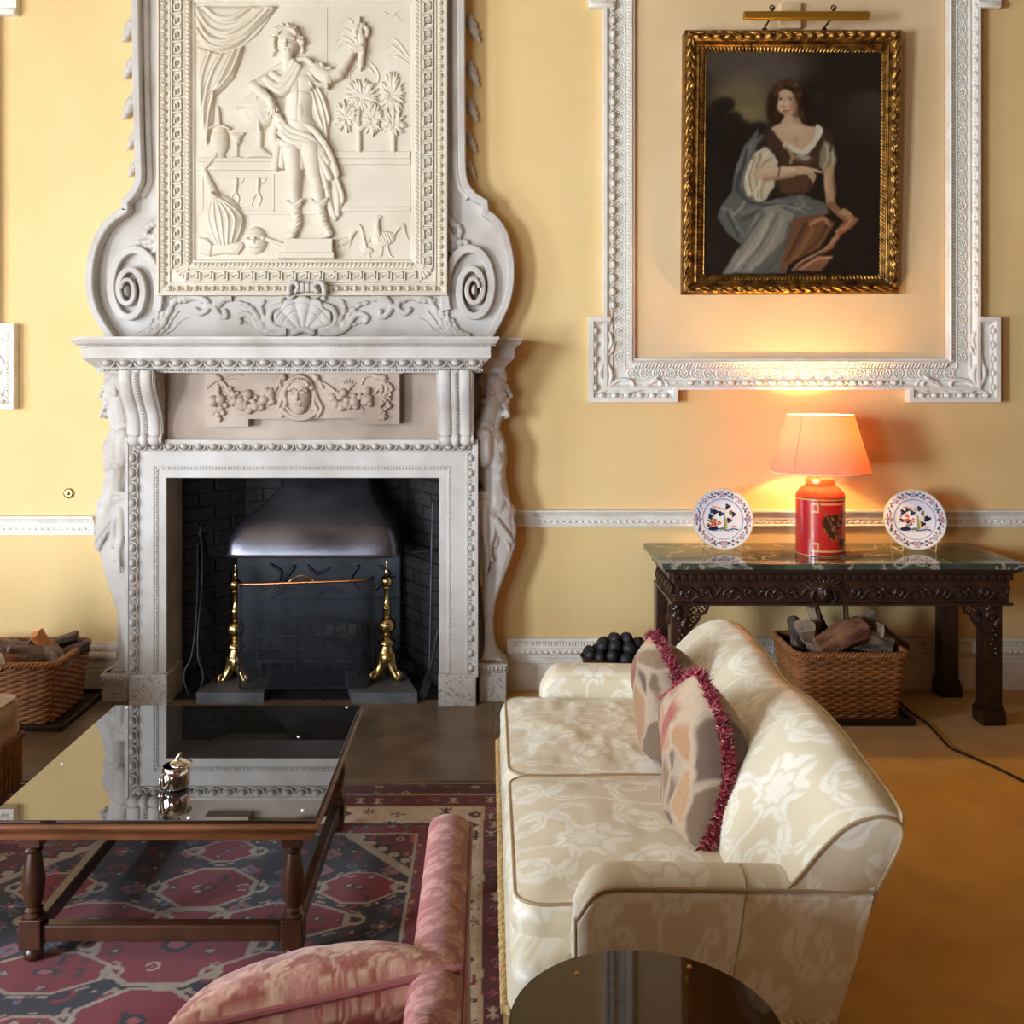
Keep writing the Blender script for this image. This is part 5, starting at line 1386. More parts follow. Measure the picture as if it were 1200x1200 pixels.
# ================================================================== LOG BASKETS
def basket(name, cx, cy, wt, dt, wb, db, h, label, z0=.03):
    t = thing(name, label, 'basket', (cx, cy, z0), None)
    rows = 22; rs = 6; nz = rows*rs
    def ring(w, d, n=260):
        P = []
        per = 2*(w+d)
        for i in range(n):
            s = per*i/n
            if s < w: P.append((-w/2+s, -d/2))
            elif s < w+d: P.append((w/2, -d/2+s-w))
            elif s < 2*w+d: P.append((w/2-(s-w-d), d/2))
            else: P.append((-w/2, d/2-(s-2*w-d)))
        return np.array(P), per
    n = 260
    A, per = ring(wt, dt, n); B, _ = ring(wb, db, n)
    def rnd_corner(P, w, d, r=.05):
        Q = P.copy()
        for i in range(len(Q)):
            x, y = Q[i]; ax, ay = abs(x), abs(y)
            if ax > w/2-r and ay > d/2-r:
                vx, vy = ax-(w/2-r), ay-(d/2-r); L = math.hypot(vx, vy) or 1
                Q[i] = (math.copysign(w/2-r+vx/L*r, x), math.copysign(d/2-r+vy/L*r, y))
        return Q
    A = rnd_corner(A, wt, dt); B = rnd_corner(B, wb, db)
    T = np.roll(A, -1, 0)-np.roll(A, 1, 0); N = np.stack([T[:, 1], -T[:, 0]], -1); N /= np.linalg.norm(N, axis=1)[:, None]+1e-9
    s = np.arange(n)/n*per; stakes = 2*max(8, int(per/.075)); V = []; C = []
    base = np.array(srgb(150, 94, 50)); dark = np.array(srgb(84, 48, 26)); lite = np.array(srgb(178, 118, 66))
    rr = random.Random(int(cx*100)); rowc = [rr.random() for _ in range(rows)]; stc = np.array([rr.random() for _ in range(stakes+1)])
    for j in range(nz+1):
        f = j/nz; row = min(int(f*rows), rows-1); q = (f*rows) % 1
        prof = math.sqrt(max(0, 1-(2*q-1)**2))
        ph = 2*PI*s/per*stakes/2+PI*(row % 2)
        disp = .0065*np.sin(ph)+.0060*prof
        P = B+(A-B)*f+N*disp[:, None]
        for i in range(n): V.append((cx+P[i, 0], cy+P[i, 1], z0+h*f))
        mixv = .35+.4*rowc[row]+.25*stc[(s/per*stakes).astype(int)]
        C.append(dark[None]*(1-mixv[:, None])+lite[None]*mixv[:, None] if row % 9 else base[None]*np.ones((n, 1)))
    me = mesh_arrays('wicker_sides', V, grid_faces(nz+1, n, wrap_v=True, flip=True)); set_color(me, np.vstack(C)); me.materials.append(MATS['wicker'])
    obj('wicker_sides', me, None, t)
    # inside skin and floor
    V = [(cx+p[0]*.96, cy+p[1]*.96, z0+.01) for p in B[::4]]+[(cx+p[0]*.965, cy+p[1]*.965, z0+h) for p in A[::4]]; m = len(B[::4])
    mbi = MB(); mbi.add(V, [(i, (i+1) % m, m+(i+1) % m, m+i) for i in range(m)]+[tuple(range(m))])
    obj('inner_lining', mbi, 'bark', t)
    # plaited rim: strands winding round each other
    for k_ in range(3):
        mbr = MB(); pts = []
        for i in range(n+1):
            j = i % n; a = 2*PI*i/n*34+k_*2*PI/3
            pts.append((cx+A[j, 0]+N[j, 0]*(.010*math.cos(a)), cy+A[j, 1]+N[j, 1]*(.010*math.cos(a)), z0+h+.010*math.sin(a)))
        mbr.tube(pts, .008, 5, cap=False)
        me = mesh_of('rim_strand', mbr, 'wicker'); set_color(me, np.tile(np.array(srgb(158, 104, 58)), (len(me.vertices), 1)))
        obj('rim_strand', me, None, t)
    return t
def tray(x0, x1, y0, y1, label):
    t = thing('wooden_tray', label, 'tray', ((x0+x1)/2, (y0+y1)/2, 0.006), None)
    obj('tray_floor', MB().box((x0, y0, .007), (x1, y1, .016)), 'dark_wood', t)
    for a, b in (((x0, y0), (x1, y0+.02)), ((x0, y1-.02), (x1, y1)), ((x0, y0+.02), (x0+.02, y1-.02)), ((x1-.02, y0+.02), (x1, y1-.02))):
        obj('tray_edge', MB().box((a[0], a[1], .016), (b[0], b[1], .034), bev=.004), 'dark_wood', t)
basket('log_basket', -2.42, -.405, .66, .47, .60, .42, .29, 'rectangular wicker basket piled with logs, beside the fringed velvet seat', .017)
tray(-2.78, -2.03, -.69, -.10, 'flat dark wooden tray under the basket beside the fringed velvet seat')
basket('log_basket', 1.765, -.375, .55, .42, .47, .37, .325, 'rectangular wicker basket of logs standing under the carved console table', .017)
tray(1.44, 2.07, -.60, -.12, 'flat dark wooden tray under the basket beneath the console table')
B1 = 'logs in the basket by the velvet seat'; B2 = 'logs in the basket under the console'
L1 = 'split log with dark bark in the basket by the velvet seat'
for i, (px, py, Y, L, r, rot, mats, lab) in enumerate([
    (6, 763, -.42, .26, .062, (20, 10, 20), ('bark', 'cut_wood'), L1), (30, 762, -.30, .28, .06, (60, -8, -40), ('bark', 'bark'), L1),
    (52, 757, -.42, .16, .05, (30, 52, 30), ('cut_orange', 'cut_orange'), 'fresh orange-brown split log sticking up from the basket by the velvet seat'),
    (18, 772, -.52, .24, .058, (100, 6, 70), ('bark_red', 'cut_wood'), L1), (40, 771, -.48, .26, .06, (40, 14, 35), ('bark', 'cut_wood'), L1), (62, 770, -.46, .22, .05, (10, 20, -35), ('bark', 'cut_wood'), L1),
    (80, 764, -.36, .20, .052, (80, -18, 50), ('bark', 'bark'), L1), (4, 779, -.56, .22, .05, (0, 0, 10), ('bark', 'cut_wood'), L1), (72, 755, -.26, .18, .05, (0, -12, 10), ('bark', 'bark'), L1)]):
    put_log(px, py, Y, L, r, rot, 20+i, lab, mats, B1 if lab == L1 else None)
L2 = 'split log with grey-brown bark in the basket under the console table'
for i, (px, py, Y, L, r, rot, mats, lab) in enumerate([
    (955, 732, -.36, .22, .062, (10, 70, 20), ('bark', 'cut_wood'), 'grey log standing upright in the basket under the console table'),
    (985, 748, -.47, .27, .068, (30, -18, 14), ('bark_red', 'bark_red'), 'reddish-brown log laid across the front of the basket under the console table'),
    (1012, 732, -.36, .16, .045, (0, -35, 20), ('cut_wood', 'char'), 'log with a pale burnt end in the basket under the console table'),
    (1022, 749, -.44, .20, .055, (60, 20, -20), ('bark', 'cut_wood'), L2), (1040, 752, -.40, .22, .055, (0, 28, 30), ('bark', 'cut_wood'), L2), (946, 750, -.42, .22, .055, (0, 40, 60), ('bark', 'cut_wood'), L2),
    (930, 747, -.34, .20, .05, (20, -30, 80), ('bark', 'bark'), L2), (1000, 758, -.44, .26, .055, (0, 5, 0), ('bark', 'bark'), L2), (968, 760, -.40, .26, .055, (0, 5, 40), ('bark', 'bark'), L2)]):
    put_log(px, py, Y, L, r, rot, 60+i, lab, mats, B2 if lab == L2 else None)

# ================================================================== COAL PAN
cY = -.40; cc = W(727, 768, cY); zr = cc.z
CPN = thing('coal_pan', 'oval copper pan heaped with black coal balls by the skirting', 'coal pan', (cc.x, cY, 0))
pr_ = [(.10, .0), (.155, .012), (.175, .10), (.186, zr-.05), (.196, zr-.008), (.205, zr), (.200, zr+.004), (.190, zr-.01), (.178, zr-.06), (.16, .09), (.01, .08)]
obj('pan_body', MB().lathe(pr_, (cc.x, cY, 0), 40, sy=.72), 'copper_dark', CPN)
obj('handle_bracket', MB().box((cc.x-.125, cY-.125, zr-.10), (cc.x-.098, cY-.118, zr-.02), bev=.003), 'copper_dark', CPN)
coal_me = mesh_of('coal_ball', MB().ball((0, 0, 0), (.038, .033, .030), 14, 9), 'coal')
r_ = random.Random(9)
k_ = 0
for layer, (n, rad, zz) in enumerate(((13, .155, .012), (8, .100, .050), (4, .045, .080))):
    for i in range(n):
        a = 2*PI*i/n+layer*.4; q = rad*r_.uniform(.9, 1.05)
        o = inst('coal_ball', coal_me, (cc.x+q*math.cos(a), cY+q*math.sin(a)*.70, zr+zz+r_.uniform(-.006, .010)), None, (r_.uniform(0, 3), r_.uniform(0, 3), r_.uniform(0, 3)), r_.uniform(.92, 1.1))
        tag(o, 'rounded black coal ball in the copper pan', 'coal', 'coal balls heaped in the pan')
# ================================================================== CONSOLE TABLE
mat('carved_mahogany', srgb(62, 38, 30), 0.28, col2=srgb(36, 22, 18), nscale=14, bump=.15, bscale=80)
def marble_mat():
    m = mat('green_marble', srgb(74, 86, 74), 0.08, col2=srgb(30, 40, 36), nscale=5, nlo=.35, nhi=.65, spec=.6)
    nt = m.node_tree; N = nt.nodes; L = nt.links; b = N['Principled BSDF']
    src = b.inputs['Base Color'].links[0].from_socket
    tc = N.new('ShaderNodeTexCoord'); nz = N.new('ShaderNodeTexNoise'); nz.inputs['Scale'].default_value = 3.2; nz.inputs['Detail'].default_value = 8; nz.inputs['Distortion'].default_value = 1.2
    L.new(tc.outputs['Object'], nz.inputs['Vector'])
    a = N.new('ShaderNodeMath'); a.operation = 'SUBTRACT'; a.inputs[1].default_value = .5; L.new(nz.outputs['Fac'], a.inputs[0])
    c = N.new('ShaderNodeMath'); c.operation = 'ABSOLUTE'; L.new(a.outputs[0], c.inputs[0])
    r = N.new('ShaderNodeMapRange'); r.inputs[1].default_value = .0; r.inputs[2].default_value = .022; r.inputs[3].default_value = .75; r.inputs[4].default_value = 0; L.new(c.outputs[0], r.inputs[0])
    mx = N.new('ShaderNodeMix'); mx.data_type = 'RGBA'; L.new(r.outputs[0], mx.inputs[0]); L.new(src, mx.inputs[6]); mx.inputs[7].default_value = (*srgb(176, 170, 146), 1)
    L.new(mx.outputs[2], b.inputs['Base Color'])
marble_mat()
ZTOP = .793
CX0, CX1, CYF = .836, 2.590, -.626
CT = thing('console_table', 'dark carved wooden console table with a green marble top against the yellow wall', 'table', ((CX0+CX1)/2, -.32, 0))
obj('marble_top', MB().box((CX0, -.012, ZTOP-.030), (CX1, CYF, ZTOP), bev=.005), 'green_marble', CT)
AY = -.592
def ring_box(i, z0, z1, name):            # table body tier, inset i from the marble edge
    obj(name, MB().box((CX0+i, -.02, z0), (CX1-i, CYF+i*.62, z1), bev=.004), 'carved_mahogany', CT)
ring_box(.012, ZTOP-.042, ZTOP-.030, 'top_fillet'); ring_box(.030, ZTOP-.052, ZTOP-.042, 'ogee_tier'); ring_box(.052, ZTOP-.088, ZTOP-.052, 'dentil_band'); ring_box(.060, ZTOP-.100, ZTOP-.088, 'fillet')
APX0, APX1 = .902, 2.524
obj('apron', MB().box((APX0, -.03, .590), (APX1, AY+.008, ZTOP-.09)), 'carved_mahogany', CT)
obj('apron_bead', MB().box((APX0-.016, -.03, .584), (APX1+.016, AY-.010, .598), bev=.005), 'carved_mahogany', CT)
dent = mesh_of('dentil', MB().box((-.0135, -.012, -.014), (.0135, .004, .014), bev=.003), 'carved_mahogany')
yd = CYF+.052*.62
n_ = 40
for i in range(n_):
    inst('dentil', dent, (CX0+.068+i*(CX1-CX0-.136)/(n_-1), yd, ZTOP-.071), CT)
for i in range(13):
    inst('dentil', dent, (CX0+.052, -.05-i*.043, ZTOP-.071), CT, (0, 0, -PI/2))
    inst('dentil', dent, (CX1-.052, -.05-i*.043, ZTOP-.071), CT, (0, 0, PI/2))
# carved frieze: running leaf scrolls and a central mask
R = Relief(786, 682, 1180, 710, .6)
def rp(x): return x
for s, x0 in ((1, 985), (-1, 945)):
    x = x0; k = 0
    while 795 < x < 1170:
        up = 1 if k % 2 else -1
        a = [(x, 695+5*up), (x+s*10, 695-5*up), (x+s*20, 695-3*up), (x+s*22, 695+4*up), (x+s*15, 695+5*up), (x+s*13, 695)]
        R.stroke(a, 1.9, 1.2, 1.2)
        R.stroke([(x+s*10, 695-5*up), (x+s*17, 695+1*up), (x+s*27, 695-8*up)], 2.6, .8, .8, lobes=3); R.ell(x+s*16, 695+1*up, 2.6, 2.6, c=.5, h=2.4); R.stroke([(x+s*3, 695+4*up), (x+s*9, 695+8*up)], 2.2, .7, .6)
        x += s*25; k += 1
R.build('carved_scrolls', AY+.008, 'carved_mahogany', CT)
R = Relief(938, 674, 992, 712, .5)
for k in range(11):
    a = PI*(1.0+k/10); R.stroke([(965+8*math.cos(a), 690+6*math.sin(a)), (965+22*math.cos(a), 690+15*math.sin(a))], 2.6, 1.6, 2, lobes=0)
R.ell(965, 693, 9, 12, h=8); R.ell(965, 689, 7, 4, c=5, h=3); R.cap(965, 690, 965, 696, 1.4, 2, 8); R.ell(961, 690, 1.8, 1, c=7, h=1); R.ell(969, 690, 1.8, 1, c=7, h=1); R.cap(962, 700, 968, 700, 1, 1, 7); R.stroke([(954, 690), (951, 700), (956, 707)], 2.4, 1.4, 1.5); R.stroke([(976, 690), (979, 700), (974, 707)], 2.4, 1.4, 1.5)
R.build('central_mask', AY+.004, 'carved_mahogany', CT)
# side apron leaf carving
for xs, sg in ((APX0, -1), (APX1, 1)):
    mb = MB()
    for i in range(9):
        y = -.09-i*.055
        mb.tube([(xs, y, .615), (xs+sg*.010, y-.02, .645), (xs+sg*.008, y-.035, .672), (xs+sg*.002, y-.02, .682)], [.010, .012, .009, .004], 6)
        mb.ball((xs, y-.03, .625), (.010, .012, .012), 7, 5)
    q = obj('side_carving', mb, 'carved_mahogany', CT); q['kind'] = 'stuff'
def leg(cx, cy, front, sgn):
    w = .045
    L = obj('leg', MB().box((cx-w, cy-w, .075), (cx+w, cy+w, .59), bev=.006), 'carved_mahogany', CT)
    obj('foot', MB().box((cx-.058, cy-.058, .0), (cx+.058, cy+.058, .075), bev=.006).box((cx-.050, cy-.050, .075), (cx+.050, cy+.050, .092), bev=.004), 'carved_mahogany', L)
    if front:
        d = MB(); r_ = random.Random(4)
        for i in range(9):
            z = .575-i*.011; d.ball((cx+r_.uniform(-.03, .03), cy-w, z), (.018, .014, .020), 8, 5)
        for i in range(7): d.ball((cx+.012*math.sin(i*1.7), cy-w, .46-i*.022), (.013-.001*i, .012, .014), 8, 5)
        for i in range(5): d.ball((cx+(-w if sgn > 0 else -w), cy-.02+.01*i, .57-.02*i), (.012, .016, .016), 7, 5)
        obj('carved_drop', d, 'carved_mahogany', L)
        f = MB(); x0 = cx+sgn*w; y = cy-.02
        pts = [(x0, y, .586), (x0+sgn*.095, y, .586)]
        f.tube(crom([(x0+sgn*.10, y, .585), (x0+sgn*.085, y, .545), (x0+sgn*.06, y, .53), (x0+sgn*.045, y, .50), (x0+sgn*.02, y, .475), (x0, y, .44)], 4), .006, 6)
        for a, b, r in ((.025, .555, .022), (.065, .560, .020), (.022, .508, .020), (.045, .530, .014)):
            f.tube([(x0+sgn*(a+r*math.cos(t)), y, b+r*math.sin(t)) for t in np.linspace(0, 2*PI, 15)], .0045, 5, cap=False)
            for q in range(4): f.tube([(x0+sgn*a, y, b), (x0+sgn*(a+r*math.cos(q*PI/2+.6)), y, b+r*math.sin(q*PI/2+.6))], .0035, 5)
        obj('fret_bracket', f, 'carved_mahogany', L)
leg(.93, -.535, True, 1); leg(2.452, -.535, True, -1); leg(.93, -.10, False, 1); leg(2.44, -.10, False, -1)

# ---- lamp
mat('lamp_red', srgb(168, 26, 34), 0.25, attr='Col', coat=.3)
mat('gilt', srgb(214, 170, 96), 0.35, metal=.7)
lc = W(961, 648, -.326); LXc, LYc = lc.x, -.326
LP = thing('table_lamp', 'red painted tin canister lamp with a coral fabric shade, lit', 'lamp', (LXc, LYc, ZTOP))
k = PXM(LYc)
n, m = 96, 90; rad = 28*k; z0, z1 = ZTOP+.002, WZ(582, LYc)
V = []; C = []
red = np.array(srgb(170, 24, 36)); gold = np.array(srgb(214, 168, 96)); dk = np.array(srgb(66, 40, 24)); red2 = np.array(srgb(190, 36, 30))
for j in range(m+1):
    f = j/m; z = z0+(z1-z0)*f
    for i in range(n):
        a = 2*PI*i/n; V.append((LXc+rad*math.cos(a), LYc+rad*math.sin(a), z))
ang = np.tile(np.arange(n)/n*360, m+1); fz_ = np.repeat(np.arange(m+1)/m, n)
u = ((ang-270+20) if False else (ang-285))/55.0                   # painted cartouche turned a little to the right
v = fz_*2-1
Cc = np.tile(red, (len(ang), 1))
ins = (np.abs(u) < .95) & (np.abs(v) < .82); Cc[ins] = red2
frm = ((np.abs(np.abs(u)-.95) < .045) & (np.abs(v) < .85)) | ((np.abs(np.abs(v)-.82) < .035) & (np.abs(u) < .97)); Cc[frm] = gold
for su in (-1, 1):
    for sv in (-1, 1):
        q = (np.maximum(np.abs(u-su*.80), np.abs(v-sv*.68)*1.0)); Cc[(q > .10) & (q < .16)] = gold
nz = fbm(u*5+9, v*5+3, 3, 5)
mot = ((u/.52)**2+((v-.02)/.50)**2 < (.45+1.0*nz)); Cc[mot & (nz > .44)] = dk; Cc[mot & (nz <= .44) & (nz > .36)] = np.array(srgb(150, 110, 60))
sw = np.abs((v-.1)+(u+.1)*1.4) < .05; Cc[sw & (np.abs(u+.2) < .5)] = np.array(srgb(120, 88, 50))
fl = (((u-.55)/.16)**2+((v-.45)/.14)**2 < 1) | (((u-.5)/.25)**2+((v+.55)/.14)**2 < 1); Cc[fl] = dk
Cc[(fz_ > .975) | (fz_ < .02)] = gold*.8
V = np.array(V); me = mesh_arrays('canister', V, grid_faces(m+1, n, wrap_v=True, flip=True)); set_color(me, Cc); me.materials.append(MATS['lamp_red'])
obj('canister', me, None, LP)
mat('lamp_shoulder', srgb(196, 62, 26), 0.25, coat=.3)  # red tin of the canister, with the bulb's light put into an orange colour
mbp = MB().lathe([(27.5*k, WZ(582, LYc)), (28.4*k, WZ(581, LYc)), (27*k, WZ(577, LYc)), (22*k, WZ(571, LYc)), (17*k, WZ(568, LYc)), (16.5*k, WZ(567, LYc)), (16*k, WZ(560, LYc)), (14*k, WZ(559, LYc))], (LXc, LYc, 0), 40)
obj('shoulder', mbp, 'lamp_shoulder', LP)
obj('collar_band', MB().lathe([(16.6*k, WZ(566.5, LYc)), (16.9*k, WZ(565, LYc)), (16.9*k, WZ(561.5, LYc)), (16.4*k, WZ(560, LYc))], (LXc, LYc, 0), 36), 'gilt', LP)
obj('lamp_stem', MB().lathe([(.008, WZ(560, LYc)), (.008, WZ(525, LYc)), (.014, WZ(524, LYc)), (.014, WZ(512, LYc))], (LXc, LYc, 0), 12), 'brass', LP)
sm = bpy.data.materials.new('shade_fabric'); sm.use_nodes = True; MATS['shade_fabric'] = sm
nt = sm.node_tree; nt.nodes.clear()
o_ = nt.nodes.new('ShaderNodeOutputMaterial'); df = nt.nodes.new('ShaderNodeBsdfDiffuse'); tr = nt.nodes.new('ShaderNodeBsdfTranslucent'); mx = nt.nodes.new('ShaderNodeMixShader')
df.inputs[0].default_value = (*srgb(228, 150, 128), 1); tr.inputs[0].default_value = (*srgb(240, 112, 78), 1); mx.inputs[0].default_value = .20
nt.links.new(df.outputs[0], mx.inputs[1]); nt.links.new(tr.outputs[0], mx.inputs[2]); nt.links.new(mx.outputs[0], o_.inputs[0])
mat('shade_trim', srgb(236, 214, 170), .7)
zs0, zs1 = WZ(552.5, LYc), WZ(486.5, LYc); r0, r1 = 57.5*k, 38*k
n = 64; V = []
for f in np.linspace(0, 1, 12):
    r = r0+(r1-r0)*f
    for i in range(n): a = 2*PI*i/n; V.append((LXc+r*math.cos(a), LYc+r*math.sin(a), zs0+(zs1-zs0)*f))
me = mesh_arrays('shade', V, grid_faces(12, n, wrap_v=True, flip=True)); me.materials.append(sm)
obj('shade', me, None, LP)
for r, z, nm in ((r0, zs0, 'shade_rim'), (r1, zs1, 'shade_rim')):
    obj(nm, MB().tube([(LXc+r*math.cos(a), LYc+r*math.sin(a), z) for a in np.linspace(0, 2*PI, 65)], .0035, 6, cap=False), 'shade_trim', LP)
a_ = math.radians(222); obj('shade_seam', MB().tube([(LXc+(r0+.001)*math.cos(a_), LYc+(r0+.001)*math.sin(a_), zs0), (LXc+(r1+.001)*math.cos(a_), LYc+(r1+.001)*math.sin(a_), zs1)], .0012, 5), 'shade_fabric', LP)
mat('bulb_glass', (1, .75, .4), .3, emit=((1.0, .62, .25), 12.0))
obj('bulb', MB().ball((LXc, LYc, WZ(518, LYc)-.035), (.028, .028, .038), 14, 10), 'bulb_glass', LP)
bl = bpy.data.lights.new('lamp_light', 'POINT'); bl.energy = 17; bl.color = (1.0, .68, .26); bl.shadow_soft_size = .035
bo = bpy.data.objects.new('lamp_light', bl); bo.location = (LXc, LYc, WZ(518, LYc)+.02); COL.objects.link(bo)
# flex on the carpet
mat('flex', srgb(44, 26, 18), .5)
fl_ = []
for x, y in ((1046, 812), (1052, 822), (1066, 835), (1085, 848), (1102, 866), (1114, 878), (1132, 886), (1165, 900), (1200, 917), (1240, 935), (1330, 960), (1400, 950)):
    d_ = 2040.0/(y-440); fl_.append(((x-VX)*d_/1200, d_-D0, .007))
fl_ = [(LXc+.22, -.008, ZTOP-.06), (LXc+.23, -.022, .40), (LXc+.22, -.062, .2), (LXc+.235, -.07, .03)]+fl_
tag(obj('lamp_flex', MB().tube(crom(fl_, 6), .0055, 6), 'flex'), 'thin dark brown flex trailing over the mustard carpet', 'cable')

# ---- plates on stands
mat('delft', srgb(226, 228, 228), 0.12, attr='Col', coat=.4)
mat('wire_white', srgb(220, 200, 150), .3, metal=.3)
def plate_colors(r, th, seed, var):
    """painted tin-glaze decoration (r in 0..1)"""
    x, y = r*np.cos(th), r*np.sin(th)
    white = np.array(srgb(212, 220, 232)); blue = np.array(srgb(44, 62, 118)); rust = np.array(srgb(196, 96, 52)); green = np.array(srgb(96, 122, 96)); pale = np.array(srgb(176, 196, 220)); dark = np.array(srgb(30, 38, 66)); ochre = np.array(srgb(196, 176, 92))
    C = np.tile(white, (len(r), 1))
    def put(m, c): C[m] = c
    put(np.abs(r-.66) < .014, blue*.6+pale*.4); put(np.abs(r-.985) < .02, ochre*.6+white*.4)
    rng = random.Random(seed)
    # rim: flower heads with leaf sprays
    for q in range(8):
        a = q*PI/4+PI/2; big = q % 2 == 0
        cx, cy = .83*math.cos(a), .83*math.sin(a); d = np.hypot(x-cx, y-cy); t2 = np.arctan2(y-cy, x-cx)
        R = (.115 if big else .085)*(.75+.25*np.cos(6*t2)); put(d < R, rust if big else rust*.8+white*.2); put((d < R*.62), white); put(d < R*.35, blue)
        put(np.abs(d-R*1.12) < .010, blue)
        for s in (-1, 1):
            for j in range(4):
                b = a+s*(.17+.075*j); rr = .83+.065*math.sin(j*2.1+q); dx = np.hypot((x-rr*math.cos(b)), (y-rr*math.sin(b))); put(dx < .036, (blue, green, dark, rust)[(j+q) % 4])
            put((np.abs(r-.83-.04*np.sin(th*8)) < .008) & (np.abs(((th-a+PI) % (2*PI))-PI) < .36), blue*.7+white*.3)
    ii = r < .62
    # garden scene in the well
    def blob(cx, cy, w, h, c): put(ii & (((x-cx)/w)**2+((y-cy)/h)**2 < 1), c)
    put(ii & (np.abs(y+.34+.02*np.sin(x*14)) < .022) & (np.abs(x) < .5), blue); put(ii & (y < -.36) & (y > -.42) & (np.abs(x) < .34) & (np.sin(x*46) > .1), pale*.6+blue*.4)
    for cx, cy in ((-.34, .28), (-.24, .24), (-.40, .10), (.18, .42), (.36, .16), (.20, -.04), (-.06, .18)) if var == 0 else ((-.20, .34), (.18, .36), (.42, .04), (.24, -.14), (-.36, .24), (-.06, .22), (.36, .02)):
        for j in range(3): blob(cx+.05*math.cos(j*2.1), cy+.05*math.sin(j*2.1), 0.055, .048, dark if rng.random() < .7 else blue)
    for j in range(34):
        a = rng.uniform(0, 2*PI); q = rng.uniform(0, .22); blob((-.30 if var == 0 else -.28)+q*math.cos(a)*1.1, (-.12 if var == 0 else -.04)+q*math.sin(a), .042, .034, rust if rng.random() < .6 else (green if rng.random() < .5 else dark))
    for j in range(7): blob(-.12+.07*j-.2, .40-.01*j*j*.3, .036, .030, rust if j % 2 else ochre)
    blob(-.32, -.30, .16, .06, dark); blob(.0, -.30, .10, .04, green)
    px_ = .06 if var == 0 else .10
    put(ii & (np.abs(x-px_) < .045*(1-(y+.32)/.75*.8)) & (y > -.32) & (y < (.24 if var == 0 else .14)), green*.7+ochre*.3); put(ii & (np.abs(x-px_-.06) < .022) & (y > -.32) & (y < .02), ochre)
    blob(.26, .20, .05, .075, np.array(srgb(120, 92, 60))); blob(.29, .27, .03, .03, np.array(srgb(120, 92, 60))); blob(.30, .08, .018, .10, ochre); blob(.36, -.24, .10, .035, rust*.7+white*.3)
    return C
def plate(px, py, ry_px, Yb, tilt, yaw, label, seed, var):
    r = 35.5*PXM(Yb); c = W(px, 646, Yb)
    t = thing('painted_plate', label, 'plate', (c.x, Yb, ZTOP), 'painted plates on the console')
    prof = [(0, .012), (.20, .012), (.55, .012), (.62, .016), (.66, .026), (.70, .032), (.85, .040), (.97, .050), (1.0, .050)]
    rs = np.linspace(0.001, 1, 70); hs = np.interp(rs, [p[0] for p in prof], [p[1] for p in prof])
    n = 180; th = np.arange(n)/n*2*PI
    RR, TT = np.meshgrid(rs, th, indexing='ij'); HH = np.repeat(hs[:, None], n, 1)
    ring_b = np.stack([RR*np.cos(TT), -HH*3.0*.33, RR*np.sin(TT)], -1).reshape(-1, 3)
    # local: face looks along -y
    loc = np.stack([r*RR*np.cos(TT), -r*HH*1.2, r*RR*np.sin(TT)], -1).reshape(-1, 3)
    back = np.stack([r*RR*np.cos(TT), -r*HH*1.2+.006, r*RR*np.sin(TT)], -1).reshape(-1, 3)
    Rm = np.array(Matrix.Rotation(yaw, 3, 'Z') @ Matrix.Rotation(-tilt, 3, 'X'))
    cen = np.array([c.x, Yb, ZTOP+.008+r*math.cos(tilt)])
    V = np.vstack([loc @ Rm.T+cen, back @ Rm.T+cen]); F1 = grid_faces(70, n, wrap_v=True); F2 = grid_faces(70, n, wrap_v=True, flip=True)+70*n
    e = (69*n+np.arange(n)); F3 = np.stack([e, e+70*n, np.roll(e, -1)+70*n, np.roll(e, -1)], -1)
    me = mesh_arrays('plate_disc', V, np.vstack([F1, F2, F3])); C = plate_colors(RR.ravel(), TT.ravel(), seed, var); set_color(me, np.vstack([C, np.tile(srgb(225, 225, 222), (len(C), 1))])); me.materials.append(MATS['delft'])
    obj('plate_disc', me, None, t)
    st = thing('plate_stand', 'thin wire easel holding the plate on the side of the lamp ' + ('nearer the fireplace' if var == 0 else 'away from the fireplace'), 'plate stand', (c.x, Yb, ZTOP), None)
    for s in (-1, 1):
        x = c.x+s*.085
        obj('wire_leg', MB().tube(crom([(x, Yb+.10, ZTOP+.005), (x, Yb-.02, ZTOP+.004), (x, Yb-.055, ZTOP+.006), (x, Yb-.060, ZTOP+.030), (x, Yb-.058, ZTOP+.044)], 4), .0025, 5), 'wire_white', st)
        obj('wire_back', MB().tube([(x, Yb+.10, ZTOP+.005), (x*.6+c.x*.4, Yb+.085, ZTOP+.20)], .0025, 5), 'wire_white', st)
    obj('cross_wire', MB().tube([(c.x-.085, Yb+.07, ZTOP+.005), (c.x+.085, Yb+.07, ZTOP+.005)], .0025, 5), 'wire_white', st)
plate(847, 610, 35, -.245, math.radians(12), math.radians(0), 'painted plate on the console, on the side of the lamp nearer the fireplace', 1, 0)
plate(1072, 609, 35, -.245, math.radians(16), math.radians(-6), 'painted plate on the console, on the side of the lamp away from the fireplace', 2, 1)
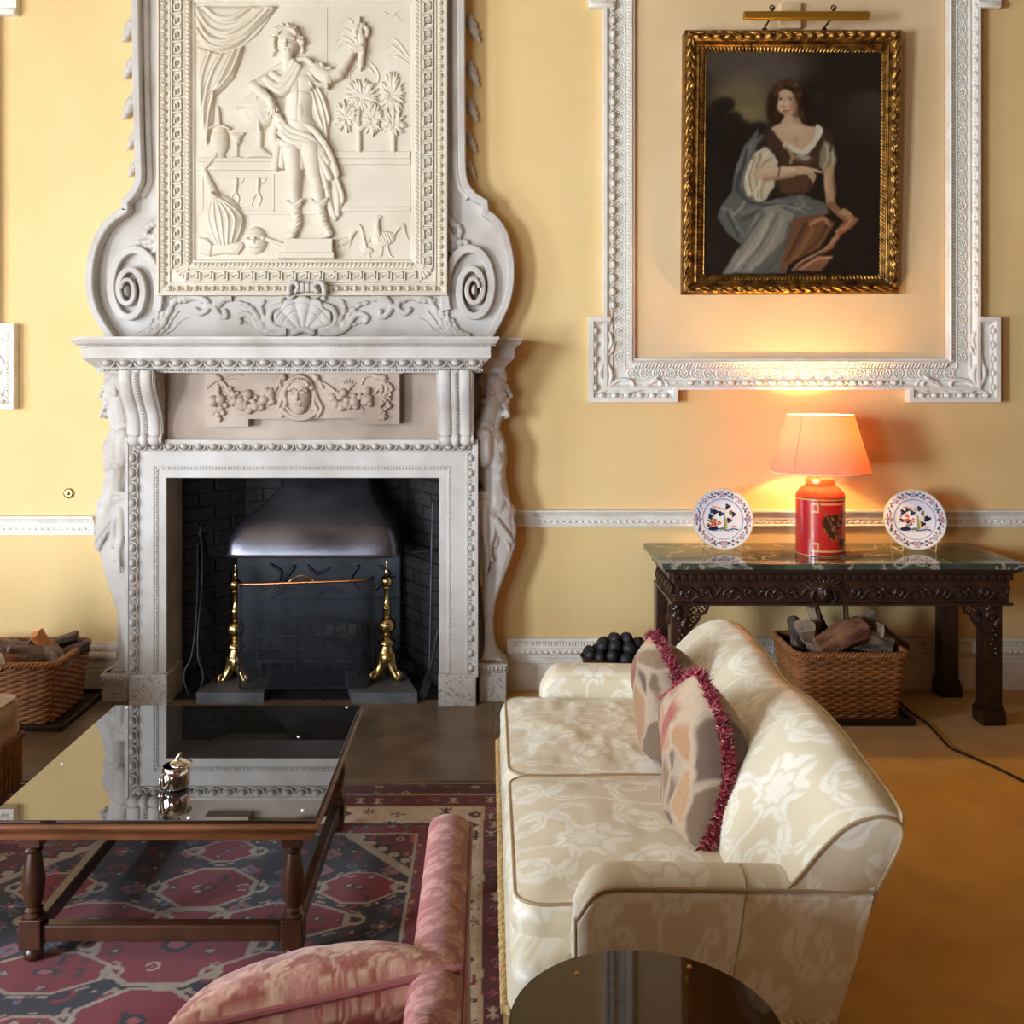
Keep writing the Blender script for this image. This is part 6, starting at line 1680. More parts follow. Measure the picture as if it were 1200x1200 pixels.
# ================================================================== PORTRAIT
mat('oil_paint', srgb(40, 34, 30), 0.32, attr='Col', spec=.35, bump=.05, bscale=200)
mat('gilt_frame', srgb(166, 122, 58), 0.36, metal=.85, col2=srgb(84, 56, 28), nscale=26, nlo=.4, nhi=.65)
PT = thing('framed_portrait', 'oil portrait of a seated lady in grey-blue drapery, in a carved gilt frame', 'painting', tuple(W(928, 346, -.03)))
def pl_Y(py): return -.035-.045*(346-py)/312.0          # leans forward from its lower edge
def paint():
    st = .7; xs = np.arange(827, 1034, st); ys = np.arange(61, 322, st); X, Y = np.meshgrid(xs, ys)
    wx = X+1.6*(fbm(X/9, Y/9, 3, 1)-.5)*2; wy = Y+1.6*(fbm(X/9, Y/9, 3, 9)-.5)*2
    S = lambda r, g, b: np.array(srgb(r, g, b))
    C = np.ones(X.shape+(3,))*S(44, 35, 29)
    def mixm(m, c): nonlocal C; C = C*(1-m[..., None])+c*m[..., None]
    def el(x, y, rx, ry, c, rot=0, soft=.18, a=1.0, wob=True):
        xx, yy = (wx, wy) if wob else (X, Y); t = math.radians(rot); u = (xx-x)*math.cos(t)+(yy-y)*math.sin(t); v = -(xx-x)*math.sin(t)+(yy-y)*math.cos(t)
        q = np.sqrt((u/rx)**2+(v/ry)**2); mixm(a*(1-smooth01(q, 1-soft, 1+soft)), c)
    def sk(pts, r0, r1, c, soft=.25, a=1.0, wob=True):
        P = crom(pts, 6); n = len(P); xx, yy = (wx, wy) if wob else (X, Y); m = np.zeros(X.shape)
        for i in range(n-1):
            t = i/(n-1); r = r0+(r1-r0)*t; p, q = P[i], P[i+1]; dx, dy = q[0]-p[0], q[1]-p[1]; L = dx*dx+dy*dy+1e-9
            u = np.clip(((xx-p[0])*dx+(yy-p[1])*dy)/L, 0, 1); d = np.hypot(xx-p[0]-u*dx, yy-p[1]-u*dy); m = np.maximum(m, 1-smooth01(d/r, 1-soft, 1+soft))
        mixm(a*m, c)
    def pg(pts, c, soft=1.2, a=1.0):
        ins = np.zeros(X.shape, bool); D = np.full(X.shape, 1e9); n = len(pts)
        for i in range(n):
            (xa, ya), (xb, yb) = pts[i], pts[(i+1) % n]
            ins ^= ((ya > wy) != (yb > wy)) & (wx < (xb-xa)*(wy-ya)/((yb-ya) or 1e-9)+xa)
            dx, dy = xb-xa, yb-ya; t = np.clip(((wx-xa)*dx+(wy-ya)*dy)/(dx*dx+dy*dy+1e-9), 0, 1); D = np.minimum(D, np.hypot(wx-xa-t*dx, wy-ya-t*dy))
        mixm(a*smooth01(np.where(ins, D, -D), -soft, soft), c)
    # background: grey-brown sky, evening light at left, dark trees
    m = smooth01(fbm(X/60, Y/45, 4, 4), .3, .7)*(1-smooth01(Y, 110, 190)); mixm(m*.9, S(92, 80, 68)); el(884, 74, 60, 26, S(112, 98, 86), soft=.6, a=.6)
    el(868, 118, 34, 26, S(128, 112, 80), soft=.5, a=.8); el(880, 134, 26, 10, S(150, 132, 92), soft=.6, a=.5)
    for x, y, rx, ry in ((842, 138, 18, 22), (850, 122, 12, 9), (838, 160, 24, 26), (868, 152, 16, 12), (888, 150, 10, 8), (850, 200, 30, 50), (862, 138, 8, 8)): el(x, y, rx, ry, S(36, 29, 24), soft=.35, a=.9)
    el(1000, 130, 40, 80, S(52, 40, 32), soft=.7, a=.6)
    # hair mass behind
    el(922, 120, 20, 25, S(50, 32, 22), soft=.3); el(938, 134, 14, 24, S(46, 30, 22), soft=.35); el(908, 128, 10, 22, S(52, 34, 24), soft=.35)
    # blue grey mantle behind the arm and over the lap
    pg([(888, 150), (872, 172), (862, 196), (858, 224), (846, 240), (840, 254), (852, 272), (868, 286), (846, 320), (920, 320), (930, 290), (936, 262), (970, 250), (968, 238), (950, 232), (938, 226), (900, 236), (880, 232), (884, 190)], S(104, 104, 98))
    pg([(864, 196), (874, 174), (884, 160), (882, 190), (872, 214), (862, 230)], S(92, 92, 88))
    # bodice
    pg([(900, 150), (912, 160), (922, 176), (940, 180), (958, 172), (966, 148), (976, 160), (976, 190), (958, 200), (952, 222), (936, 230), (914, 226), (906, 212), (898, 180)], S(78, 56, 42)); pg([(912, 196), (950, 198), (946, 224), (916, 226)], S(96, 66, 46))
    # skin: neck and shoulders
    pg([(904, 150), (914, 144), (920, 134), (936, 138), (942, 146), (956, 150), (962, 152), (954, 168), (944, 176), (930, 174), (918, 168), (910, 158)], S(214, 180, 142)); el(930, 150, 12, 8, S(226, 194, 158), soft=.5, a=.7); el(936, 140, 7, 6, S(168, 130, 96), soft=.5, a=.6); el(932, 165, 3, 6, S(180, 142, 110), soft=.6, a=.5)
    # chemise edge
    sk([(921, 170), (930, 175), (940, 178), (950, 172), (956, 162), (959, 150)], 3.2, 3.0, S(226, 212, 184)); sk([(958, 148), (962, 152), (958, 162)], 2.4, 2, S(236, 224, 200))
    el(940, 184, 9, 4, S(206, 190, 162), soft=.4, a=.7); sk([(922, 172), (928, 182), (926, 190)], 2.0, 1.6, S(180, 150, 112), a=.8)
    # head
    el(921.5, 120, 11.2, 15.5, S(222, 186, 148), rot=-8, soft=.12); el(916, 122, 6, 9, S(236, 204, 168), soft=.5, a=.7); el(931, 124, 4.5, 11, S(160, 116, 84), soft=.6, a=.75); el(924, 133, 6, 3.4, S(206, 164, 128), soft=.5, a=.6)
    el(914.5, 125, 3.2, 2.6, S(220, 148, 116), soft=.6, a=.6); el(928, 126, 3, 2.4, S(206, 138, 104), soft=.6, a=.5)
    for ex in (914.5, 926): sk([(ex-3, 113.6), (ex, 112.4), (ex+3.4, 113.8)], .7, .6, S(96, 66, 46), a=.8, wob=False); el(ex+.2, 116.6, 2.8, 1.4, S(226, 206, 184), wob=False); el(ex+.4, 116.6, 1.25, 1.35, S(40, 28, 22), wob=False); sk([(ex-2.8, 116.2), (ex, 115), (ex+3, 116.2)], .5, .5, S(70, 46, 34), wob=False)
    sk([(921, 114), (918.4, 121), (918.6, 124.5)], .9, 1.1, S(196, 150, 112), a=.65, wob=False); sk([(917.2, 125.3), (921.6, 125.1)], .8, .7, S(150, 98, 72), a=.8, wob=False)
    sk([(917.4, 130), (920.6, 129.3), (924.4, 130)], 1.0, .8, S(166, 84, 70), wob=False); sk([(918.4, 131.8), (921, 132.4), (923.6, 131.6)], 1.1, .8, S(180, 100, 84), wob=False)
    # curls round the face
    rr = random.Random(8)
    for i in range(30):
        a = PI*(1.02+1.0*i/29); q = rr.uniform(.92, 1.25); el(922+13*q*math.cos(a), 113+14*q*math.sin(a), rr.uniform(2.2, 4), rr.uniform(2, 3.6), S(*rr.choice(((60, 38, 24), (86, 56, 34), (48, 30, 20), (112, 76, 46)))), soft=.4)
    for x, y in ((909, 118), (908, 126), (910, 134), (936, 116), (938, 124), (938, 132), (941, 140), (908, 140)): el(x, y, 3.2, 5, S(*rr.choice(((58, 38, 26), (78, 52, 32)))), soft=.4)
    # near sleeve and pointing arm
    pg([(886, 178), (896, 172), (906, 180), (912, 190), (908, 200), (906, 220), (898, 232), (886, 238), (876, 230), (871, 214), (876, 194)], S(214, 198, 166))
    for p in ([(884, 184), (878, 204), (880, 224)], [(892, 180), (886, 200), (888, 230)], [(902, 206), (894, 216), (892, 232)], [(904, 186), (896, 190), (890, 198)]): sk(p, 1.6, 1.0, S(150, 132, 102), a=.75)
    for p in ([(881, 188), (875, 208), (878, 226)], [(890, 212), (886, 226), (884, 235)], [(900, 178), (894, 184)]): sk(p, 1.5, 1.0, S(240, 228, 202), a=.8)
    sk([(893, 204), (910, 203), (926, 201), (940, 199)], 8.4, 4.4, S(214, 180, 142)); sk([(895, 200), (912, 199), (930, 198)], 3, 2, S(234, 204, 168), a=.6); sk([(896, 210), (914, 208), (932, 204)], 2.4, 1.6, S(160, 122, 90), a=.6)
    sk([(938, 199), (948, 201), (952, 207)], 4.6, 3.4, S(212, 176, 138)); sk([(946, 198), (954, 199), (962, 202)], 1.5, 1.0, S(216, 182, 144)); 
    for i in range(3): sk([(948, 203+i*2), (953, 206+i*2), (952, 211+i)], 1.4, 1.0, S(198, 160, 122))
    # far sleeve and arm leaning on the rock
    pg([(966, 164), (976, 170), (980, 186), (978, 200), (966, 204), (960, 194), (962, 178)], S(150, 134, 106)); 
    for p in ([(968, 170), (970, 186), (964, 198)], [(976, 178), (976, 192), (970, 200)]): sk(p, 1.4, 1, S(206, 190, 158), a=.7)
    sk([(971, 202), (972, 222), (974, 240)], 6.0, 4.4, S(196, 158, 118)); sk([(968, 204), (969, 224)], 2, 1.6, S(220, 186, 146), a=.6); sk([(976, 206), (978, 228), (978, 242)], 2, 1.6, S(126, 92, 66), a=.6)
    sk([(974, 240), (982, 248), (992, 256)], 5, 3, S(150, 108, 76)); 
    for i in range(3): sk([(984+i*2, 249-i*2), (992+i*2.5, 252-i), (996+i*1.5, 258-i)], 1.3, .9, S(190, 150, 112))
    # lap drapery folds
    pg([(888, 246), (908, 240), (930, 250), (924, 276), (900, 300), (880, 320), (848, 320), (868, 288)], S(146, 142, 130)); pg([(930, 256), (962, 250), (978, 262), (960, 290), (930, 306), (912, 320), (922, 286)], S(122, 84, 58))
    for p, c in (([(870, 250), (892, 240), (918, 236), (948, 244)], S(132, 130, 122)), ([(856, 246), (862, 262), (872, 276)], S(128, 128, 120)), ([(904, 250), (886, 280), (862, 314)], S(178, 172, 156)), ([(918, 256), (900, 292), (878, 318)], S(172, 164, 148)), ([(926, 262), (918, 290), (900, 316)], S(74, 76, 76)), ([(894, 250), (876, 276), (866, 292)], S(84, 86, 84)), ([(880, 232), (894, 240), (930, 238)], S(70, 72, 70)), ([(950, 262), (964, 256), (972, 264)], S(190, 140, 104)), ([(944, 262), (932, 284), (922, 304)], S(74, 50, 38)), ([(864, 200), (872, 180), (884, 164)], S(130, 130, 124)), ([(866, 224), (876, 236), (888, 238)], S(64, 66, 66)), ([(846, 244), (860, 250), (868, 244)], S(138, 136, 128)), ([(936, 232), (942, 240), (930, 246)], S(140, 134, 120))):
        sk(p, 2.6, 1.4, c, a=.7, soft=.5)
    pg([(986, 262), (1000, 252), (1006, 258), (996, 268), (984, 276), (976, 290), (956, 302), (930, 318), (960, 300), (974, 284)], S(160, 108, 78)); pg([(930, 316), (958, 300), (976, 300), (962, 318)], S(146, 96, 70))
    for p in ([(980, 276), (968, 290), (944, 304), (928, 316)], [(998, 256), (990, 266), (980, 272)], [(974, 302), (956, 304), (938, 316)]): sk(p, 1.6, 1.0, S(206, 160, 124), a=.7)
    for p, w_, c in (([(876, 176), (868, 200), (862, 224)], 2.2, S(62, 64, 64)), ([(880, 172), (874, 196), (868, 218)], 1.4, S(136, 136, 128)), ([(852, 248), (858, 262), (866, 278)], 1.8, S(60, 62, 62)), ([(872, 256), (880, 252), (892, 246)], 2.0, S(70, 72, 70)), ([(898, 244), (920, 240), (944, 250)], 1.6, S(150, 148, 136)), ([(912, 250), (892, 286), (868, 318)], 1.6, S(104, 102, 96)), ([(900, 262), (884, 290), (858, 318)], 1.2, S(196, 188, 168)), ([(924, 270), (910, 300), (892, 320)], 2.2, S(104, 102, 96)), ([(952, 268), (940, 290), (930, 302)], 2.2, S(150, 104, 72)), ([(968, 264), (956, 284), (938, 300)], 2.0, S(86, 58, 42)), ([(910, 176), (914, 190), (912, 206)], 2.0, S(52, 38, 30)), ([(934, 186), (946, 190), (956, 184)], 2.4, S(104, 76, 56)), ([(968, 156), (974, 166), (972, 176)], 2.6, S(66, 50, 40)), ([(900, 154), (894, 164), (890, 174)], 3.0, S(58, 46, 40)), ([(892, 160), (886, 168), (880, 180)], 2.2, S(116, 114, 106)), ([(872, 236), (866, 246), (858, 252)], 1.4, S(160, 158, 146))):
        sk(p, w_, w_*.6, c, a=.75, soft=.55)
    el(1012, 296, 26, 20, S(40, 32, 26), soft=.6, a=.5)
    for _ in range(2): C[1:-1, 1:-1] = (C[1:-1, 1:-1]*2+C[:-2, 1:-1]+C[2:, 1:-1]+C[1:-1, :-2]+C[1:-1, 2:])/6
    C = .62*C*(0.90+.2*fbm(X/3, Y/3, 2, 30))[..., None]
    return X, Y, C
Xp, Yp_, Cp = paint()
Yc = pl_Y(Yp_)-.0
V = np.stack([(Xp-VX)*(D0+Yc)/FPX, Yc, EYE-(Yp_-VY)*(D0+Yc)/FPX], -1).reshape(-1, 3)
ny, nx = Xp.shape
me = mesh_arrays('canvas', V, grid_faces(ny, nx, flip=True)); set_color(me, Cp.reshape(-1, 3)); me.materials.append(MATS['oil_paint'])
obj('canvas', me, None, PT)
# carved gilt frame: ornate profile swept round the four sides, mitred
def gframe():
    outer = [(803, 35), (1057, 35), (1053, 344), (799, 345)]; inner = [(829.5, 63.5), (1031.5, 63.5), (1028.5, 319), (827, 319.5)]
    prof = [(0, .0), (0, .040), (.05, .050), (.10, .056), (.2, .060), (.34, .058), (.44, .046), (.50, .034), (.56, .040), (.60, .044), (.64, .040), (.68, .030), (.74, .028), (.80, .026), (.86, .022), (.92, .016), (.96, .020), (1.0, .014), (1.0, .0)]
    ps = np.linspace(0, 1, 61); hh = np.interp(ps, [p[0] for p in prof[1:-1]], [p[1] for p in prof[1:-1]])
    for a in range(4):
        b = (a+1) % 4; o0, o1, i0, i1 = map(np.array, (outer[a], outer[b], inner[a], inner[b])); L = np.linalg.norm(o1-o0); n = int(L/.9)
        s = np.linspace(0, 1, n); S, P = np.meshgrid(s, ps, indexing='ij')
        px = (o0[0]*(1-S)+o1[0]*S)*(1-P)+(i0[0]*(1-S)+i1[0]*S)*P; py = (o0[1]*(1-S)+o1[1]*S)*(1-P)+(i0[1]*(1-S)+i1[1]*S)*P
        H = hh[None]*np.ones_like(S); sl = S*L
        leaf = fbm(sl/5.5+a*31, P*9, 3, 3)
        H = H+np.where((P > .05) & (P < .46), .018*(leaf-.45)*np.sin((P-.05)/.41*PI)+.006*np.sin(sl*2*PI/13+np.sin(P*16)*1.6)*np.sin((P-.05)/.41*PI), 0)
        H = H+np.where((P > .69) & (P < .90), .006*np.maximum(0, np.sin(sl*2*PI/5+P*14)), 0)
        Yb = -.012-.045*(346-py)/312.0; Yv = Yb-H
        V = np.stack([(px-VX)*(D0+Yb-.04)/FPX, Yv, EYE-(py-VY)*(D0+Yb-.04)/FPX], -1).reshape(-1, 3)
        sk = V.reshape(n, 61, 3)[:, 0].copy(); sk[:, 1] = 0.0-.004
        V = np.vstack([V, sk]); F = grid_faces(n, 61); q = np.arange(n-1); e = n*61
        F = np.vstack([F, np.stack([q*61, e+q, e+q+1, (q+1)*61], -1)])
        me = mesh_arrays('frame_side', V, F); me.materials.append(MATS['gilt_frame']); obj('frame_side', me, None, PT)
gframe()
# picture light
PLT = thing('picture_light', 'long brass tube picture light fixed above the gilt frame', 'picture light', tuple(W(945, 33, -.05)))
mat('brass_dull', srgb(176, 132, 44), .38, metal=.75)
Yl = -.20
a, b = W(871, 18.5, Yl), W(1018, 18.5, Yl)
obj('tube_reflector', MB().lathe([(.010, 0), (.0225, .003), (.0235, .02), (.0235, b.x-a.x-.02), (.0225, b.x-a.x-.003), (.010, b.x-a.x)], (a.x, Yl, a.z), 24, axis='X'), 'brass_dull', PLT)
for x0, x1 in ((905, 896), (977, 966)):
    t0 = W(x0, 10, Yl); pts = [tuple(W(x1, 34, -.075)), tuple(W(x1+1, 31, -.10)), tuple(W(x0-3, 22, -.16)), tuple(W(x0, 12, -.18)), tuple(W(x0+.5, 9.5, -.20))]
    obj('bracket_arm', MB().tube(crom(pts, 5), .0055, 8), 'copper_dark', PLT); obj('bracket_foot', MB().lathe([(.016, 0), (.014, .006), (.006, .012)], tuple(W(x1, 35, -.075)), 12), 'copper_dark', PLT)
    obj('bracket_loop', MB().tube([(t0.x+.012*math.cos(q), Yl, t0.z+.004+.012*math.sin(q)) for q in np.linspace(0, 2*PI, 13)], .004, 6, cap=False), 'copper_dark', PLT)
c_ = W(925, 24, 0)
tag(obj('wall_bracket', MB().box((W(911, 0, 0).x, 0, W(0, 36, 0).z), (W(937, 0, 0).x, -.045, W(0, 6, 0).z), bev=.010), 'panel_paint'), 'cream painted wall block behind the picture light', 'bracket')
# ================================================================== CREAM DAMASK SOFA
mat('damask_cream', srgb(216, 202, 174), 0.55, attr2=srgb(234, 228, 212), rough2=.36, bump=.25, bscale=26, bdist=.006, sheen=.15)
mat('piping_cream', srgb(196, 176, 138), .6)
mat('piping_dark', srgb(168, 142, 104), .6)
mat('rope_gold', srgb(206, 178, 122), .6, col2=srgb(160, 126, 74), nscale=60)
mat('fringe_gold', srgb(196, 164, 108), .7, col2=srgb(160, 124, 70), nscale=40)
def dY(d): return d-D0
def V3(*a): return np.stack(np.broadcast_arrays(*a), -1)
def surf(name, P, m, parent, pu=None, pv=None, wrap_u=False, wrap_v=False, flip=False, patf=damask, extraF=None, label=None, extra=None):
    nu, nv = P.shape[:2]
    V = P.reshape(-1, 3); F = grid_faces(nu, nv, wrap_u, wrap_v, flip)
    me = mesh_arrays(name, V, F)
    if pu is not None: set_pat(me, patf(np.broadcast_to(pu, (nu, nv)).ravel().astype(float), np.broadcast_to(pv, (nu, nv)).ravel().astype(float)))
    me.materials.append(MATS[m])
    return obj(name, me, None, parent, label=label)
def rrect(x0, x1, y0, y1, r, n=260):
    """rounded rectangle, counter-clockwise, even arc length"""
    P = []
    for cx, cy, a0 in ((x1-r, y0+r, -PI/2), (x1-r, y1-r, 0), (x0+r, y1-r, PI/2), (x0+r, y0+r, PI)):
        for i in range(9): a = a0+PI/2*i/8; P.append((cx+r*math.cos(a), cy+r*math.sin(a)))
    P.append(P[0]); P = np.array(P); L = np.r_[0, np.cumsum(np.hypot(*np.diff(P, axis=0).T))]
    s = np.linspace(0, L[-1], n, endpoint=False)
    return np.stack([np.interp(s, L, P[:, 0]), np.interp(s, L, P[:, 1])], -1), s
def box_cushion(name, x0, x1, y0, y1, z0, z1, crown, r, m, parent, pipe, seed=0, bulge=.018, label=None, patf=damask, n=420, wr=.010):
    P, s = rrect(x0, x1, y0, y1, r, n)
    T = np.roll(P, -1, 0)-np.roll(P, 1, 0); N = np.stack([T[:, 1], -T[:, 0]], -1); N /= np.linalg.norm(N, axis=1)[:, None]
    c = np.array([(x0+x1)/2, (y0+y1)/2]); rows = []; pu = []; pv = []
    wave = (fbm(s*9, s*0+seed*7.7, 3, seed)-.5)
    for q in np.linspace(0, 1, 14):
        off = bulge*math.sin(q*PI)+.012*wave*math.sin(q*PI); z = z0+(z1-z0)*q
        rows.append(np.stack([P[:, 0]+N[:, 0]*off, P[:, 1]+N[:, 1]*off, z+.010*wave*(q)], -1)); pu.append(s); pv.append(np.full(n, z))
    for q in np.linspace(0, 1, 84)[1:]:
        f = 1-q; XY = c+(P-c)*f
        zz = z1+crown*(1-f**3.2)+.010*wave*f**6
        w = wr*(fbm(XY[:, 0]*9+seed, XY[:, 1]*6, 3, seed+5)-.5)*min(1, q*5)
        rows.append(np.stack([XY[:, 0], XY[:, 1], zz+w], -1)); pu.append(XY[:, 1]); pv.append(XY[:, 0])
    A = np.array(rows)
    o = surf(name, A, m, parent, np.array(pu)+seed*.13, np.array(pv)+seed*.07, wrap_v=True, patf=patf, label=label, flip=True)
    for k in ((0, 13) if pipe else ()):
        row = A[k]; pts = [tuple(p) for p in row[::3]]; pts.append(pts[0])
        obj('piping', MB().tube(pts, .0038, 6, cap=False), pipe, o)
    return o
def tassel_fringe(name, pts, z0, z1, m, parent, pitch=.009, r=.0042, seed=1):
    """bullion fringe: hanging cords along a floor-plan line"""
    r_ = random.Random(seed); mb = MB()
    for a, b in zip(pts[:-1], pts[1:]):
        a, b = Vector(a), Vector(b); L = (b-a).length; n = int(L/pitch)
        for i in range(n):
            q = a+(b-a)*((i+.5)/n); dx, dy = r_.uniform(-.003, .003), r_.uniform(-.003, .003)
            mb.tube([(q.x, q.y, z1), (q.x+dx, q.y+dy, (z0+z1)/2), (q.x+dx*1.6, q.y+dy*1.6, z0+r_.uniform(0, .008))], [r, r*1.05, r*.9], 5)
    o = obj(name, mb, m, parent, fixn=False); o['kind'] = 'stuff'; return o
def rope(name, pts, rad, m, parent, turns_per_m=55):
    P = [Vector(p) for p in pts]; dense = []
    for a, b in zip(P[:-1], P[1:]):
        k = max(2, int((b-a).length/.006))
        for i in range(k): dense.append(a+(b-a)*(i/k))
    dense.append(P[-1]); mb = MB(); L = 0
    for st in range(2):
        out = []; L = 0
        for i, p in enumerate(dense):
            if i: L += (p-dense[i-1]).length
            t = (dense[min(i+1, len(dense)-1)]-dense[max(i-1, 0)]).normalized(); u = Vector((0, 0, 1)); v = t.cross(u).normalized(); a = L*turns_per_m*2*PI*.5+st*PI
            out.append(p+(u*math.cos(a)+v*math.sin(a))*rad*.55)
        mb.tube(out, rad*.62, 5)
    return obj(name, mb, m, parent)

yN, yF = dY(2.17), dY(3.90)
SO = thing('cream_sofa', 'cream damask two-seat sofa with a humped back and roped fringe', 'sofa', (.45, (yN+yF)/2, 0))
# seat rail
A = []
P, s_ = rrect(.055, .725, yN+.015, yF-.015, .05, 220); T = np.roll(P, -1, 0)-np.roll(P, 1, 0); Nn = np.stack([T[:, 1], -T[:, 0]], -1); Nn /= np.linalg.norm(Nn, axis=1)[:, None]
rows = []; pv = []
for q in np.linspace(0, 1, 16):
    off = .016*math.cos(q*PI*.5)-.03*max(0, (q-.8)/.2)**2; z = .31+.125*q
    rows.append(np.stack([P[:, 0]+Nn[:, 0]*off, P[:, 1]+Nn[:, 1]*off, np.full(220, z)], -1)); pv.append(np.full(220, z))
rows.append(np.stack([.43+(P[:, 0]-.43)*.5, (P[:, 1]-(yN+yF)/2)*.5+(yN+yF)/2, np.full(220, .437)], -1)); pv.append(np.full(220, .5))
surf('seat_rail', np.array(rows), 'damask_cream', SO, s_[None]*np.ones((17, 1)), np.array(pv), wrap_v=True, flip=True)
xb0 = .036
rp_ = [(.73, yN-.002, .325), (.09, yN-.002, .325), (xb0, yN+.05, .325), (xb0, yF-.05, .325), (.09, yF, .325), (.73, yF, .325)]
rope('rope_trim', rp_, .0115, 'rope_gold', SO)
tassel_fringe('bullion_fringe', [(.73, yN+.006), (.09, yN+.006), (xb0+.008, yN+.055), (xb0+.008, yF-.055), (.09, yF-.008), (.73, yF-.008)], .012, .318, 'fringe_gold', SO)
# seat cushions
ym = dY(3.06)
box_cushion('seat_cushion', .060, .66, dY(2.315), ym-.004, .415, .505, .040, .06, 'damask_cream', SO, 'piping_dark', 1)
box_cushion('seat_cushion', .060, .66, ym+.004, dY(3.80), .415, .505, .034, .06, 'damask_cream', SO, 'piping_dark', 2, wr=.030)
# arms
def sofa_arm(y0, y1, outer, x0=.185, x1=.824, ztop=.638, name='arm', par=None, m='damask_cream', pipe='piping_dark', sink=.0):
    """outer: -1 = outside face towards -y"""
    nu, nv = 220, 74; u = np.linspace(0, 1, nu); X = x0+(x1-x0)*u
    top = ztop-.075*np.exp(-(u/.045)**1.4)-.010*u; ym_ = (y0+y1)/2; hw = (y1-y0)/2
    rows = []; pu = []; pv = []
    for i in range(nu):
        e = min(1, (X[i]-x0+.0001)/.028); w = hw*(1-.35*(1-math.sqrt(max(0, 1-(1-e)**2))))
        zt = top[i]; ang = np.linspace(0, PI, 26); r = w; zr = .030
        yy = np.r_[np.full(24, -w), -w*np.cos(ang), np.full(24, w)]
        zz = np.r_[np.linspace(.315, zt-zr, 24), zt-zr+zr*np.sin(ang)**.75, np.linspace(zt-zr, .40, 24)]
        bul = .010*np.sin(np.clip((zz-.33)/.3, 0, 1)*PI); yy = yy+np.where(np.arange(74) < 24, -bul, 0)*(1 if outer < 0 else 0)+np.where(np.arange(74) >= 50, bul, 0)*(1 if outer > 0 else 0)
        xs_ = X[i]-u[i]*.088*np.clip((.63-zz)/.30, 0, 1); rows.append(np.stack([xs_, ym_+(yy if outer < 0 else -yy), zz], -1)); pu.append(np.full(nv, X[i])); pv.append(np.r_[zz[:24], zt+np.linspace(0, .1, 26), zz[50:]])
    A = np.array(rows)
    cap = A[0].copy(); cap = np.array([cap*.0+cap.mean(0)*[1, 1, 1]+(cap-cap.mean(0))*[1, f, f]+[-.008*(1-f), 0, 0] for f in (0.02, .5, .85)])
    A = np.concatenate([cap, A]); pu = [pu[0]]*3+pu; pv = [pv[0]]*3+pv
    o = surf(name, A, m, par or SO, np.array(pu)+.05, np.array(pv)-.02, flip=(outer > 0))
    k = 25 if outer < 0 else 48
    pts = [tuple(A[3][j]) for j in range(0, 25)]+[tuple(A[i][25]) for i in range(3, nu+3)]
    obj('piping', MB().tube([Vector(p)+Vector((0, -.002 if outer < 0 else .002, .001)) for p in pts], .004, 6), pipe, o)
    return o, A
arm_near, _A = sofa_arm(yN, dY(2.275), -1)
_i = int(round((.548-.185)/(.824-.185)*219))+3
obj('panel_seam', MB().tube([tuple(_A[_i][j]+np.array([0, -.0015, 0])) for j in range(0, 40)], .0022, 6), 'piping_dark', arm_near)
sofa_arm(dY(3.79), yF+.02, 1, x0=.195, ztop=.615)
# back
def Htop(d): return np.interp(d, [2.17, 2.256, 2.30, 2.405, 2.50, 2.66, 2.80, 2.98, 3.09, 3.23, 3.44, 3.62, 3.72, 3.80, 3.86, 3.90], [.770, .792, .797, .808, .824, .836, .832, .810, .808, .832, .848, .838, .815, .77, .72, .66])
prof = np.array([(.560, .46), (.575, .54), (.605, .605), (.648, .665), (.700, .738), (.757, .800), (.820, .828), (.862, .822), (.884, .800), (.880, .755), (.852, .685), (.826, .624), (.790, .52), (.757, .42), (.735, .315)])
pc = np.array(crom([tuple(p) for p in prof], 8)); L = np.r_[0, np.cumsum(np.hypot(*np.diff(pc, axis=0).T))]
sp = np.linspace(0, L[-1], 150); prx, prz = np.interp(sp, L, pc[:, 0]), np.interp(sp, L, pc[:, 1])
ds = np.linspace(2.178, 3.89, 300); rows = []
Hs = Htop(ds); Hs = np.convolve(np.pad(Hs, 6, mode='edge'), np.ones(13)/13, 'valid')
for i, d in enumerate(ds):
    H = Hs[i]; zz = np.where(prz > .5, .5+(prz-.5)*(H-.5)/(.828-.5), prz)
    full = -.030*math.sin(PI*np.clip((d-2.25)/.8, 0, 1))**.7*(d < 3.05)-.030*math.sin(PI*np.clip((d-3.05)/.75, 0, 1))**.7*(d >= 3.05)
    wgt = np.exp(-((sp-.22)/.16)**2)
    e = min(1, min(d-2.178, 3.89-d)/.03+.001); shr = .94+.06*math.sqrt(max(0, 1-(1-e)**2))
    xx = .76+(prx-.76)*shr+full*wgt; wr = .010*(fbm(sp*6, np.full_like(sp, d*6), 3, 4)-.5)*(sp < .45)
    rows.append(np.stack([xx+wr, np.full(150, dY(d)), .55+(zz-.55)*shr], -1))
A = np.array(rows)
bk = surf('back', A, 'damask_cream', SO, np.broadcast_to(ds[:, None], (300, 150)), np.broadcast_to(sp[None], (300, 150)), flip=True)
ip = int(np.argmin(np.abs(sp-np.interp(.888, pc[:60, 0], L[:60])))); ip = 47
def nearest(x, z): return int(np.argmin((prx-x)**2+(prz-z)**2))
ip = nearest(.884, .812)
obj('piping', MB().tube([tuple(A[i][ip]+np.array([.002, 0, .003])) for i in range(0, 288, 2)], .006, 6), 'piping_cream', bk)
# end panels of the back
for idx, sg in ((0, -1), (299, 1)):
    sec = A[idx]; c_ = sec.mean(0); rings = np.array([c_+(sec-c_)*f+np.array([0, sg*.012*(1-f**2), 0]) for f in np.linspace(1, .02, 40)])
    surf('end_panel', rings, 'damask_cream', bk, rings[..., 0], rings[..., 2], flip=(sg > 0))
    obj('piping', MB().tube([tuple(p+np.array([0, sg*.003, 0])) for p in sec[::2]], .004, 6), 'piping_dark', bk)

